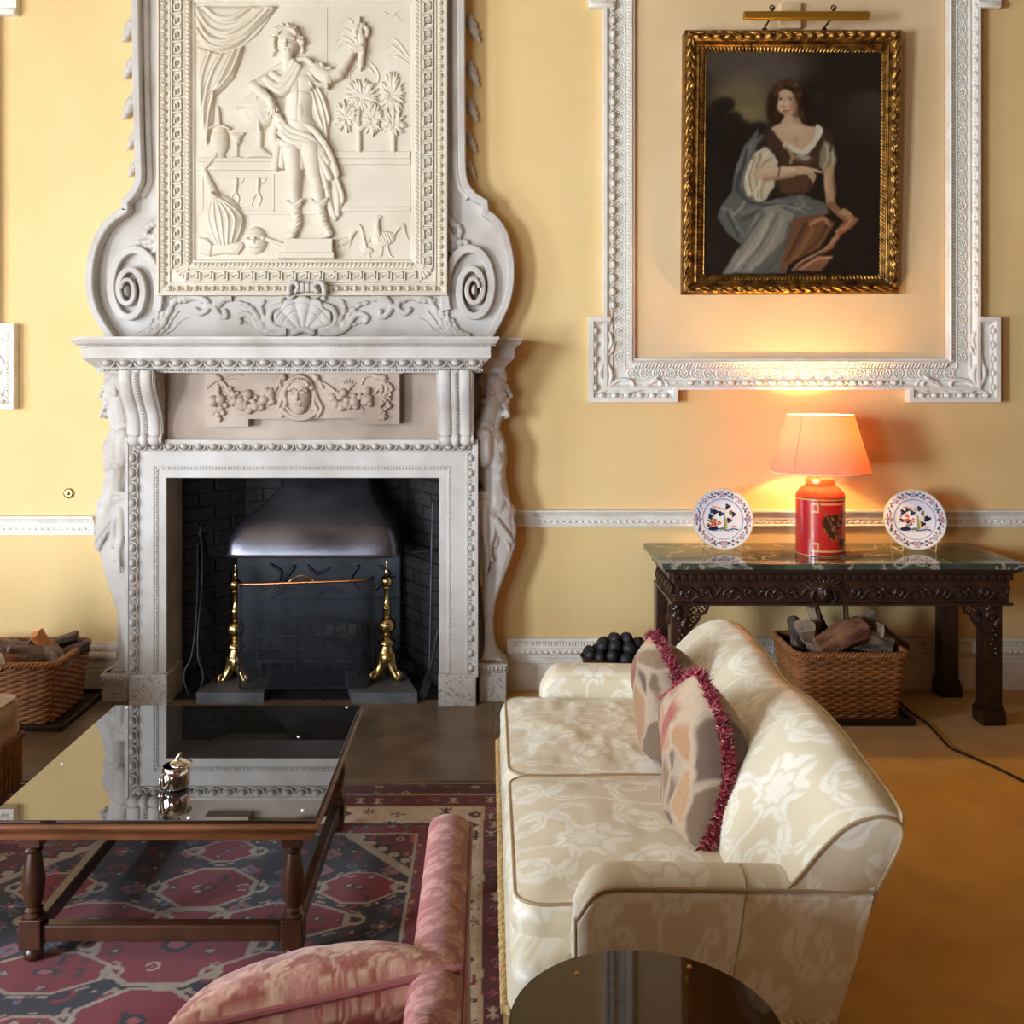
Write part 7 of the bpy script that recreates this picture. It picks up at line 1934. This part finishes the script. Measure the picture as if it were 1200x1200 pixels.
# ================================================================== SCATTER CUSHIONS
mat('cushion_tapestry', srgb(196, 140, 100), .85, attr='Col', bump=.3, bscale=180, sheen=.2)
mat('brush_fringe', srgb(140, 34, 52), .8, attr='Col')
def scatter(name, label, size, T, M, colf, mt, parent_label=None, fringe=None, pipe=None, bow=.0, seed=1, pinch=.10, puff=.5):
    """square cushion; local a,b in the plane, n the thickness; M = 4x4 placing it"""
    t = thing(name, label, 'cushion', M.to_translation())
    N = 90; a = np.linspace(-1, 1, N); Aa, Bb = np.meshgrid(a, a, indexing='ij')
    def shape(A_, B_, side):
        pa = A_*(1-pinch*(1-A_**2)*0-pinch*(1-B_**2)*np.abs(A_)**3); pb = B_*(1-pinch*(1-A_**2)*np.abs(B_)**3)
        th = T*np.maximum((1-A_**2)*(1-B_**2), 0)**puff
        wv = .010*(fbm(A_*3+seed, B_*3, 3, seed+side*3)-.5)*np.minimum(1, (1-np.maximum(np.abs(A_), np.abs(B_)))*4)
        n = side*(th)+wv+bow*(1-B_**2)*1.0
        return pa*size/2, pb*size/2, n
    Rm = np.array(M.to_3x3()); tr = np.array(M.to_translation())
    for side, nm in ((1, 'front_cover'), (-1, 'back_cover')):
        p = V3(*shape(Aa, Bb, side)).reshape(-1, 3) @ Rm.T+tr
        me = mesh_arrays(nm, p, grid_faces(N, N, flip=(side < 0))); set_color(me, colf(Aa.ravel(), Bb.ravel(), side)); me.materials.append(MATS[mt])
        obj(nm, me, None, t)
    edge = []
    K = 70
    for q in range(4):
        for i in range(K):
            s = -1+2*i/K; edge.append([(s, -1), (1, s), (-s, 1), (-1, -s)][q])
    E = np.array(edge); ex = V3(*shape(E[:, 0], E[:, 1], 0)).reshape(-1, 3); ew = ex @ Rm.T+tr
    if fringe:
        r_ = random.Random(seed); mb = MB(); C = []
        cols = [srgb(150, 30, 56), srgb(120, 22, 40), srgb(196, 110, 110), srgb(90, 18, 30), srgb(172, 60, 76)]
        nn = Rm @ np.array([0, 0, 1.0]); n_ = len(ew)
        for i in range(n_):
            p0 = Vector(ew[i]); p1 = Vector(ew[(i+1) % n_]); out_ = Vector(ew[i]-tr); out_.normalize()
            for k in range(fringe[1]):
                p = p0+(p1-p0)*r_.random()+Vector(nn)*r_.uniform(-.014, .014); d = (out_*r_.uniform(.4, 1)+Vector(nn)*r_.uniform(-1.0, 1.0)+Vector((r_.uniform(-.4, .4), r_.uniform(-.4, .4), r_.uniform(-.4, .4)))); d.normalize(); l = fringe[0]*r_.uniform(.6, 1)
                u = d.orthogonal().normalized()*.0022; v = d.cross(u).normalized()*.0022; e = p+d*l
                b = len(mb.v); mb.v += [tuple(p+u), tuple(p-u*.5+v), tuple(p-u*.5-v), tuple(e)]; mb.f += [(b, b+1, b+3), (b+1, b+2, b+3), (b+2, b, b+3)]; mb.m += [0]*3
                c = r_.choice(cols); C += [c]*4
        me = mesh_of('brush_fringe', mb, 'brush_fringe', smooth=False, fixn=False); set_color(me, np.array(C)); o = obj('brush_fringe', me, None, t); o['kind'] = 'stuff'
    if pipe:
        obj('piping', MB().tube([tuple(p) for p in ew]+[tuple(ew[0])], .006, 7, cap=False), pipe, t)
    return t
def col_tapestry(seed):
    def f(a, b, side):
        r_ = random.Random(seed*5+1); pts = [(r_.uniform(-1.1, 1.1), r_.uniform(-1.1, 1.1)) for _ in range(17)]
        x, y = a+.28*(fbm(a*2.5+seed, b*2.5, 3, 1)-.5), b+.28*(fbm(a*2.5, b*2.5+seed, 3, 2)-.5)
        D = np.stack([np.hypot(x-p, (y-q)*.8) for p, q in pts]); o = np.argsort(D, 0); f1 = np.take_along_axis(D, o[:1], 0)[0]; f2 = np.take_along_axis(D, o[1:2], 0)[0]; cid = o[0]
        S = lambda *c: np.array(srgb(*c)); cols = np.array([S(128, 100, 76), S(150, 118, 88), S(186, 138, 98), S(112, 86, 66), S(196, 150, 108)])
        C = cols[(cid*3+seed) % 5]; v = 1-smooth01(f2-f1, .03, .11); C = C*(1-.75*v[:, None])+S(204, 180, 150)*.75*v[:, None]
        rim = smooth01(a, -.2, .9)*.6; C = C*(1-rim[:, None])+S(206, 136, 96)*rim[:, None]
        rb = (1-smooth01(np.abs(b-.42+.5*a), .07, .13))*smooth01(a, -.75, -.35)*(1-smooth01(a, .55, .8)); ck = .55+.45*((np.sin(a*40) > 0) ^ (np.sin(b*40) > 0)); rb = rb*np.where(a > 0, ck, 1)
        C = C*(1-.8*rb[:, None])+S(176, 62, 66)*.8*rb[:, None]
        return .68*C*(.86+.28*fbm(a*34, b*34, 2, 3))[:, None]
    return f
def frame_from(ax, bx, center):
    ax = Vector(ax).normalized(); bx = (Vector(bx)-ax*Vector(bx).dot(ax)).normalized(); n = ax.cross(bx)
    return Matrix(((ax.x, bx.x, n.x, center[0]), (ax.y, bx.y, n.y, center[1]), (ax.z, bx.z, n.z, center[2]), (0, 0, 0, 1)))
# near one: near edge from (815,1012) up to (820,785)
def cush(db, dt, px_b, py_b, px_t, py_t, T, label, seed, yaw, bow):
    """standing square cushion: (b) lower and (t) upper corner of the edge that faces the camera side"""
    b = W(px_b, py_b, dY(db)); tp_ = W(px_t, py_t, dY(dt)); e = tp_-b; size = e.length; up = e.normalized()
    back = Vector((math.sin(yaw), math.cos(yaw), 0)); back = (back-up*back.dot(up)).normalized(); n = back.cross(up)
    c = (b+tp_)/2+back*(size/2)
    M = Matrix(((back.x, up.x, n.x, c.x), (back.y, up.y, n.y, c.y), (back.z, up.z, n.z, c.z), (0, 0, 0, 1)))
    return scatter('scatter_cushion', label, size, T, M, col_tapestry(seed), 'cushion_tapestry', fringe=(.026, 20), seed=seed, bow=bow, pinch=.05, puff=.42)
cush(2.50, 2.70, 820, 1004, 818, 788, .120, 'brown and coral tapestry cushion with maroon brush fringe, the one nearer the round glass table', 3, .0, .075)
cush(3.05, 3.25, 784, 890, 765, 743, .13, 'brown and coral tapestry cushion with maroon brush fringe, the one nearer the copper coal pan', 5, .04, .060)
# ================================================================== PINK SOFA facing the fire (only its end comes into the picture)
mat('damask_pink', srgb(150, 82, 82), .6, attr2=srgb(188, 136, 126), rough2=.5, bump=.3, bscale=40, sheen=.2)
mat('piping_pink', srgb(156, 92, 90), .6)
PS = thing('pink_sofa', 'coral pink damask sofa with piped arms facing the fireplace', 'sofa', (-.85, dY(1.55), 0))
def blotch(u, v): return np.clip(damask(u, v, .20, .27)*.9+.25*smooth01(fbm(u*22, v*22, 3, 2), .45, .62), 0, 1)
def pad(name, x0, x1, y0, y1, z0, z1, r, m, parent, patf, pipe=None, crown=.02, n=200):
    return box_cushion(name, x0, x1, y0, y1, z0, z1, crown, r, m, parent, pipe, 3, bulge=.008, patf=patf, n=n)
def pink_arm(x0, x1, d0, d1, zt, name='arm'):
    nu, nv = 120, 60; rows = []; pu = []; pv = []
    for i in range(nu):
        u = i/(nu-1); d = d0+(d1-d0)*u; e = min(1, (d1-d)/.05+.001); sh = math.sqrt(max(0, 1-(1-e)**2)); w = (x1-x0)/2*(.82+.18*sh); z = zt-.05*(1-sh)-.012*math.sin(u*PI)
        ang = np.linspace(0, PI, 24); xx = np.r_[np.full(18, w), w*np.cos(ang), np.full(18, -w)]; zz = np.r_[np.linspace(.08, z-.04, 18), z-.04+.04*np.sin(ang)**.7, np.linspace(z-.04, .30, 18)]
        rows.append(np.stack([(x0+x1)/2+xx, np.full(60, dY(d)), zz], -1)); pu.append(np.full(60, d)); pv.append(np.r_[zz[:18], z+np.linspace(0, .1, 24), zz[42:]])
    A = np.array(rows); cap = np.array([A[-1].mean(0)+(A[-1]-A[-1].mean(0))*f+[0, .012*(1-f), 0] for f in (.8, .4, .02)]); A = np.concatenate([A, cap]); pu += [pu[-1]]*3; pv += [pv[-1]]*3
    o = surf(name, A, 'damask_pink', PS, np.array(pu), np.array(pv), patf=blotch, flip=True)
    obj('piping', MB().tube([tuple(A[i][20]+np.array([.003, 0, 0])) for i in range(nu)]+[tuple(A[nu-1][j]+np.array([.002, .002, 0])) for j in range(20, 4, -2)], .0028, 6), 'piping_pink', o)
    return o
pink_arm(-.120, -.036, 1.30, 2.065, .835); pink_arm(-1.70, -1.615, 1.30, 2.065, .835)
pad('seat_base', -1.60, -.125, dY(1.28), dY(1.95), .08, .30, .04, 'damask_pink', PS, blotch, 'piping_pink')
pad('seat_cushion', -.855, -.128, dY(1.36), dY(1.975), .30, .425, .05, 'damask_pink', PS, blotch, 'piping_pink', .02)
pad('seat_cushion', -1.60, -.862, dY(1.36), dY(1.975), .30, .425, .05, 'damask_pink', PS, blotch, 'piping_pink', .02)
pad('back', -1.68, -.055, dY(1.08), dY(1.275), .10, .84, .05, 'damask_pink', PS, blotch, 'piping_pink', .02)
# rounded top of the back post at the arm end
box_cushion('back_post', -.114, -.062, dY(1.30), dY(1.41), .30, .825, .022, .025, 'damask_pink', PS, None, 3, bulge=.006, patf=blotch, n=120, wr=.002)
for x in (-1.62, -.09):
    for d in (1.15, 2.0): obj('foot', MB().lathe([(.02, .0115), (.026, .03), (.03, .08)], (x, dY(d), 0), 14), 'dark_wood', PS)
def col_pink(a, b, side):
    S = lambda *c: np.array(srgb(*c)); a = a+.5*np.sign(a)*(1-np.maximum(1-a*a, 0)**.42); b = b+.5*np.sign(b)*(1-np.maximum(1-b*b, 0)**.42); x, y = a+.3*(fbm(a*3, b*3, 3, 4)-.5), b+.3*(fbm(a*3, b*3, 3, 8)-.5)
    p = damask(x*.21+.10, y*.21, .30, .36); n = fbm(x*4, y*4, 3, 6); C = np.where((n > .5)[:, None], S(176, 110, 100), S(154, 80, 64)); C = C*(1-p[:, None])+S(206, 166, 142)*p[:, None]
    m = smooth01(n, .56, .62); C = C*(1-.7*m[:, None])+S(200, 140, 126)*.7*m[:, None]; return C*(.84+.32*fbm(a*24, b*24, 2, 3))[:, None]
# throw cushion leaning in the corner: its upper edge towards us
c0, c1 = W(300, 1190, dY(1.42)), W(470, 1152, dY(1.48))
ax = (c1-c0).normalized(); top_mid = W(372, 1172, dY(1.46)); dn = Vector((.03, .80, -.58))
M = frame_from(ax, dn, (0, 0, 0)); bx = Vector((M[0][1], M[1][1], M[2][1])); cen = top_mid+bx*.205; M = Matrix.Translation(cen) @ M
M2 = M.copy()
mat('cushion_pink', srgb(190, 110, 90), .75, attr='Col', bump=.3, bscale=120, sheen=.2)
scatter('pink_cushion', 'pink and cream damask throw cushion leaning in the corner of the pink sofa', .42, .095, M2, col_pink, 'cushion_pink', pipe='piping_pink', seed=8, pinch=.05, puff=.42)
# second cushion, tucked against the inside of the arm, only a corner shows
M3 = frame_from((.15, .95, .25), (.35, -.2, .9), tuple(W(478, 1120, dY(1.86))-Vector((0.0, .03, .12))))
scatter('pink_cushion', 'small pink cushion tucked against the arm of the pink sofa', .30, .05, M3, col_pink, 'cushion_pink', pipe='piping_pink', seed=12, pinch=.05)

# ================================================================== TAN VELVET SEAT at the edge of the hearth
mat('velvet_tan', srgb(188, 146, 84), .8, col2=srgb(160, 116, 60), nscale=6, bump=.2, bscale=120, sheen=.4)
mat('velvet_top', srgb(226, 212, 184), .7, attr2=srgb(206, 186, 150), sheen=.3)
mat('fringe_tan', srgb(150, 106, 52), .8, col2=srgb(110, 74, 34), nscale=40)
VS = thing('velvet_sofa', 'tan velvet sofa with a deep cord fringe beside the log basket', 'sofa', (-2.35, dY(3.4), 0))
vx1, vd0, vd1 = -1.935, 2.55, 4.265
pl_ = lambda u, v: u*0
def vpad(name, x0, x1, d0, d1, z0, z1, r, m, crown=.02): return box_cushion(name, x0, x1, dY(d0), dY(d1), z0, z1, crown, r, m, VS, 'piping_dark', 2, bulge=.012, patf=pl_, n=160)
vpad('seat_base', -2.80, vx1-.012, vd0+.02, vd1-.02, .20, .295, .04, 'velvet_tan', .005)
vpad('seat_cushion', -2.62, vx1+.004, 3.42, 4.225, .300, .385, .05, 'velvet_tan', .02); vpad('seat_cushion', -2.62, vx1+.004, 2.63, 3.41, .300, .385, .05, 'velvet_tan', .02)
vpad('back', -2.92, -2.66, vd0, vd1, .10, .80, .06, 'velvet_tan'); vpad('arm', -2.80, -2.14, vd0-.06, vd0+.06, .10, .60, .05, 'velvet_tan'); vpad('arm', -2.80, -2.14, vd1-.03, vd1+.09, .10, .60, .05, 'velvet_tan')
rope('rope_trim', [(-2.80, dY(vd1)+.004, .215), (vx1-.02, dY(vd1)+.004, .215), (vx1+.004, dY(vd1)-.02, .215), (vx1+.004, dY(vd0), .215)], .010, 'fringe_tan', VS)
tassel_fringe('cord_fringe', [(-2.80, dY(vd1)-.004), (vx1-.02, dY(vd1)-.004), (vx1-.004, dY(vd1)-.02), (vx1-.004, dY(vd0))], .013, .212, 'fringe_tan', VS, pitch=.011, r=.005)

# ================================================================== COFFEE TABLE
mat('oak_dark', srgb(84, 48, 28), .32, col2=srgb(46, 25, 15), nscale=5, nlo=.3, nhi=.7, stretch=(1, 6, 1), bump=.08, bscale=60)
mat('oak_edge', srgb(122, 74, 42), .26, col2=srgb(78, 44, 24), nscale=5, stretch=(1, 6, 6), bump=.06, bscale=60)
mat('glass_top', srgb(30, 29, 27), .012, spec=.5, ior=3.2)
mat('glass_edge', srgb(150, 186, 178), .08, spec=.6)
TBL = thing('coffee_table', 'low dark oak coffee table with turned legs and a glass sheet on top', 'coffee table', (-.955, dY(3.39), 0))
tx0, tx1, td0, td1, tz = -1.425, -.486, 2.880, 3.895, .447
obj('glass_sheet', MB().box((tx0+.004, dY(td0)+.004, tz-.009), (tx1-.004, dY(td1)-.004, tz), bev=.0015), 'glass_top', TBL, label='smoky reflective glass sheet')
obj('top_board', MB().box((tx0+.01, dY(td0)+.01, tz-.020), (tx1-.01, dY(td1)-.01, tz-.010)), 'oak_dark', TBL)
pr_ = [(0, -.010), (.004, -.012), (.008, -.020), (.004, -.028), (-.008, -.036), (-.012, -.044), (-.012, -.058), (-.03, -.060), (-.03, -.012)]
cor = [(tx0, dY(td0)), (tx1, dY(td0)), (tx1, dY(td1)), (tx0, dY(td1))]
for i in range(4):
    (xa, ya), (xb, yb) = cor[i], cor[(i+1) % 4]; d = Vector((xb-xa, yb-ya)).normalized(); nn = Vector((d.y, -d.x)); V = []; k = len(pr_)
    for (x, y), e in (((xa, ya), -1), ((xb, yb), 1)):
        for o, h in pr_: V.append((x+nn.x*o+d.x*e*o, y+nn.y*o+d.y*e*o, tz+h))
    F = [(q, (q+1) % k, k+(q+1) % k, k+q) for q in range(k)]+[tuple(range(k)), tuple(range(k, 2*k))]
    obj('edge_moulding', MB().add(V, F), 'oak_edge', TBL, sharp=25)
LEGS = [(-1.318, 2.965), (-.566, 2.965), (-1.318, 3.80), (-.566, 3.80)]
for x, d in LEGS:
    y = dY(d); w = .032
    L = obj('leg', MB().box((x-w, y-w, .345), (x+w, y+w, tz-.058), bev=.004), 'oak_dark', TBL)
    obj('turning', MB().lathe([(.028, .135), (.031, .142), (.022, .150), (.027, .158), (.020, .166), (.026, .185), (.032, .225), (.031, .255), (.024, .30), (.020, .322), (.027, .330), (.021, .338), (.029, .346)], (x, y, 0), 20), 'oak_dark', L)
    obj('stretcher_block', MB().box((x-w, y-w, .052), (x+w, y+w, .138), bev=.004), 'oak_dark', L)
    obj('bun_foot', MB().lathe([(.018, .012), (.027, .02), (.030, .034), (.024, .048), (.018, .054)], (x, y, 0), 18), 'oak_dark', L)
for a, b in ((0, 1), (2, 3), (0, 2), (1, 3)):
    (xa, da), (xb, db) = LEGS[a], LEGS[b]
    if a + b in (1, 5): obj('stretcher', MB().box((xa+.032, dY(da)-.020, .070), (xb-.032, dY(da)+.020, .118), bev=.005), 'oak_dark', TBL)
    else: obj('stretcher', MB().box((xa-.018, dY(da)+.032, .070), (xa+.018, dY(db)-.032, .118), bev=.005), 'oak_dark', TBL)
for a, b in ((0, 1), (2, 3)):
    (xa, da), (xb, db) = LEGS[a], LEGS[b]; obj('frieze_rail', MB().box((xa+.03, dY(da)-.02, tz-.082), (xb-.03, dY(da)+.02, tz-.058)), 'oak_dark', TBL)
mat('clear_stud', srgb(230, 232, 230), .1, spec=.8)
for x, d in ((tx0+.05, 3.3), (tx0+.06, td1-.03), (tx1-.05, td1-.03), (tx1-.05, td0+.07), (-.66, 3.55), (-.85, td0+.02)):
    obj('clear_stud', MB().lathe([(.006, 0), (.005, .003), (.002, .004)], (x, dY(d), tz), 10), 'clear_stud', TBL)

# ---- steel sugar pot
mat('steel', srgb(214, 210, 206), .10, metal=1.0)
pc_ = Vector(((206-VX)*3.11/1200, dY(3.11), tz))
SP = thing('sugar_pot', 'small stainless steel sugar pot with a spoon standing in it on the glass', 'sugar pot', tuple(pc_))
obj('pot_body', MB().lathe([(.030, .001), (.036, .003), (.041, .012), (.0415, .045), (.040, .068), (.038, .070), (.0375, .066), (.039, .045), (.038, .012), (.005, .006)], tuple(pc_), 32), 'steel', SP)
obj('pot_handle', MB().tube(crom([tuple(pc_+Vector(v)) for v in ((-.020, -.038, .058), (-.026, -.056, .056), (-.028, -.060, .034), (-.024, -.050, .016), (-.018, -.037, .016))], 5), .0035, 8), 'steel', SP)
obj('side_spout', MB().ball(tuple(pc_+Vector((-.043, -.004, .022))), (.010, .008, .012), 12, 8), 'steel', SP)
obj('lid', MB().lathe([(.001, .016), (.012, .013), (.028, .006), (.034, 0), (.034, -.003), (.001, .010)], tuple(pc_+Vector((.012, .01, .072))), 28), 'steel', SP)
sp_ = obj('spoon', MB().tube([tuple(pc_+Vector(v)) for v in ((-.018, -.004, .030), (-.004, .0, .075), (.010, .004, .100), (.016, .006, .104))], [.003, .003, .006, .004], 8, flat=.5), 'steel'); tag(sp_, 'steel teaspoon standing in the sugar pot', 'spoon')

# ================================================================== ROUND SIDE TABLE
RT = thing('round_table', 'small round side table with a glass disc on top, beside the cream sofa arm', 'side table', ((757-VX)*1.73/1200, dY(1.73), 0))
rx, ry, rz = (757-VX)*1.73/1200, dY(1.73), .60
mat('glass_round', srgb(70, 46, 26), .03, spec=.5, ior=1.42)
obj('glass_disc', MB().lathe([(.001, rz-.008), (.229, rz-.008), (.2315, rz-.006), (.2315, rz-.001), (.230, rz), (.001, rz)], (rx, ry, 0), 96), 'glass_round', RT, sharp=25, label='brown reflective glass disc')
obj('wood_top', MB().lathe([(.001, rz-.030), (.215, rz-.030), (.224, rz-.024), (.226, rz-.016), (.220, rz-.009), (.001, rz-.009)], (rx, ry, 0), 72), 'oak_dark', RT)
obj('pedestal', MB().lathe([(.05, .12), (.05, .16), (.028, .20), (.022, .30), (.036, .40), (.04, .44), (.022, .50), (.06, .555), (.07, .57)], (rx, ry, 0), 28), 'oak_dark', RT)
for k in range(3):
    a = PI/2+k*2*PI/3; obj('tripod_leg', MB().tube(crom([(rx+math.cos(a)*q, ry+math.sin(a)*q, z) for q, z in ((.03, .17), (.09, .15), (.15, .07), (.205, .02))], 5), [.022-.0005*i for i in range(16)], 10), 'oak_dark', RT)
for px, py in ((676, 1141), (808, 1133)):
    d_ = 1200*(EYE-rz)/(py-VY); obj('clear_stud', MB().lathe([(.005, 0), (.004, .002), (.002, .003)], ((px-VX)*d_/1200, dY(d_), rz), 10), 'gilt', RT)

# ================================================================== RUG
mat('rug_pile', srgb(120, 20, 44), .95, attr='Col', bump=.5, bscale=300, sheen=.2)
def rug():
    xs = np.r_[np.arange(-2.9, -1.75, .05), np.arange(-1.75, .16, .0052), [.18]]; ds = np.r_[np.arange(1.2, 2.35, .05), np.arange(2.35, 4.215, .0056), [4.222]]
    Xr, Dr = np.meshgrid(xs, ds, indexing='ij'); S = lambda *a: np.array(srgb(*a))
    x0, x1, d1, d0 = -2.9, .18, 4.222, 1.2
    wx = Xr+.010*(fbm(Xr*9, Dr*9, 2, 3)-.5); wd = Dr+.010*(fbm(Xr*9, Dr*9, 2, 8)-.5)
    ed = np.minimum(x1-wx, d1-wd)                          # distance from the visible edges
    red, wine, navy, ivory, rose, blue, brown = S(132, 20, 42), S(92, 16, 36), S(28, 22, 44), S(190, 172, 154), S(166, 84, 90), S(92, 108, 132), S(84, 46, 36)
    C = np.ones(Xr.shape+(3,))*wine
    def put(m, c): C[m] = c
    pal = [red, navy, ivory, rose, blue, brown, wine]
    # scattered geometric flowers and hooks in the field
    def motifs(cell, off, seed, fill, mask):
        u, v = wx/cell+off, wd/cell+off*1.7; iu, iv = np.floor(u).astype(np.int64), np.floor(v).astype(np.int64)
        h = ((iu*73856093) ^ (iv*19349663) ^ (seed*83492791)) & 0xffff; r1 = (h % 97)/97.; r2 = ((h//97) % 89)/89.; r3 = ((h//7) % 101)/101.
        fx_, fy_ = u-iu-.5+(r1-.5)*.3, v-iv-.5+(r2-.5)*.3; ad = np.abs(fx_)+np.abs(fy_); cheb = np.maximum(np.abs(fx_), np.abs(fy_)); ang = np.arctan2(fy_, fx_); rad = np.hypot(fx_, fy_)
        pet = .30*(.7+.3*np.cos(ang*np.where(r3 > .5, 8, 4)))
        k1 = (h % 5)
        for t in range(5):
            m = mask & (k1 == t) & (r3 < fill)
            c1, c2, c3 = pal[(t+seed) % 7], pal[(t*3+seed+1) % 7], pal[(t*2+seed+4) % 7]
            if t == 0: put(m & (ad < .36), c1); put(m & (ad < .24), c2); put(m & (ad < .11), c3)
            elif t == 1: put(m & (rad < pet), c1); put(m & (rad < pet*.6), c2); put(m & (rad < .07), c3)
            elif t == 2: put(m & (cheb < .26) & (cheb > .16), c1); put(m & (ad < .14), c3)
            elif t == 3: put(m & (np.abs(fx_) < .06) & (np.abs(fy_) < .36), c1); put(m & (np.abs(np.abs(fx_)-np.abs(fy_)*.7) < .05) & (cheb < .32), c2)
            else: put(m & (np.abs(rad-.25) < .055) & (ang > -2.2), c1); put(m & (rad < .1), c3)
    allm = np.ones(Xr.shape, bool)
    motifs(.16, .13, 1, .85, allm); motifs(.085, .61, 4, .55, allm); motifs(.055, .37, 9, .35, allm)
    # central medallion: hooked lozenges with thin ivory outlines on navy and wine grounds
    cx, cd = -.93, 3.02
    big = np.maximum(np.abs(wx-cx)/.72, np.abs(wd-cd)/.86); lz = (np.abs(wx-cx)/.72+np.abs(wd-cd)/.86)*.70; e0 = np.maximum(big, lz)
    inn = e0 < 1.0; put(inn, navy); motifs(.12, .21, 3, .9, inn); motifs(.06, .47, 11, .5, inn)
    for (ox, od, sx, sd) in ((0, .02, .23, .20), (0, .36, .15, .13), (-.30, .16, .19, .10), (.30, .16, .19, .10), (-.33, -.12, .17, .10), (.33, -.12, .17, .10), (0, -.34, .17, .14), (-.28, -.42, .14, .10), (.28, -.42, .14, .10), (0, .62, .10, .08), (-.5, .36, .12, .10), (.5, .36, .12, .10), (-.55, -.52, .12, .10), (.55, -.52, .12, .10)):
        q = np.maximum(np.abs(wx-cx-ox)/sx, np.abs(wd-cd-od)/sd); l = (np.abs(wx-cx-ox)/sx+np.abs(wd-cd-od)/sd)*.74; e = np.maximum(q, l)
        m = e < 1.0; put(m, red); motifs(.075, .31+ox, 5, .8, m & (e < .86)); put(np.abs(e-1.0) < .05, ivory*.8)
        put((np.abs(e-1.16) < .04) & (np.sin(np.arctan2(wd-cd-od, wx-cx-ox)*9) > .5), ivory*.7); put(e < .20, navy); put(e < .11, rose)
        hk = (np.abs(np.hypot(wx-cx-ox-sx*1.12, wd-cd-od)-.026) < .007) | (np.abs(np.hypot(wx-cx-ox+sx*1.12, wd-cd-od)-.026) < .007); put(hk, ivory*.8)
    band_ = (e0 > .99) & (e0 < 1.035); put(band_, ivory*.75); band_ = (e0 > 1.035) & (e0 < 1.10); put(band_, navy); put(band_ & (np.sin(wx*70)*np.sin(wd*70) > .35), ivory*.8); put(band_ & (np.sin(wx*70)*np.sin(wd*70) < -.55), red)
    # borders
    def border(a, b, base, seed, cell, fill):
        m = (ed >= a) & (ed < b); put(m, base); motifs(cell, .29+seed*.17, seed, fill, m)
    border(.0, .085, S(70, 16, 28), 2, .055, .8); border(.085, .10, S(176, 150, 124), 3, .03, .2); border(.10, .20, wine, 6, .075, .9); border(.20, .215, S(196, 170, 142), 3, .03, .2)
    border(.215, .36, S(208, 192, 176), 5, .10, .95); border(.36, .375, navy, 7, .03, .6); border(.375, .44, S(116, 18, 38), 8, .05, .9); border(.44, .452, ivory*.8, 3, .03, .1)
    sp_ = ((Xr-x1)/.0+0) if False else None
    C = C*(.80+.40*fbm(Xr*60, Dr*60, 2, 1))[..., None]*(.90+.2*fbm(Xr*3, Dr*25, 2, 17))[..., None]
    Z = .009+.0015*fbm(Xr*4, Dr*4, 2, 2)
    V = np.stack([Xr, dY(Dr), Z], -1).reshape(-1, 3); n1, n2 = Xr.shape
    me = mesh_arrays('patterned_rug', V, grid_faces(n1, n2)); set_color(me, C.reshape(-1, 3)); me.materials.append(MATS['rug_pile'])
    o = obj('patterned_rug', me, None); tag(o, 'crimson and navy patterned wool rug with an ivory figured border', 'rug')
    md = o.modifiers.new('t', 'SOLIDIFY'); md.thickness = .008; md.offset = -1
rug()
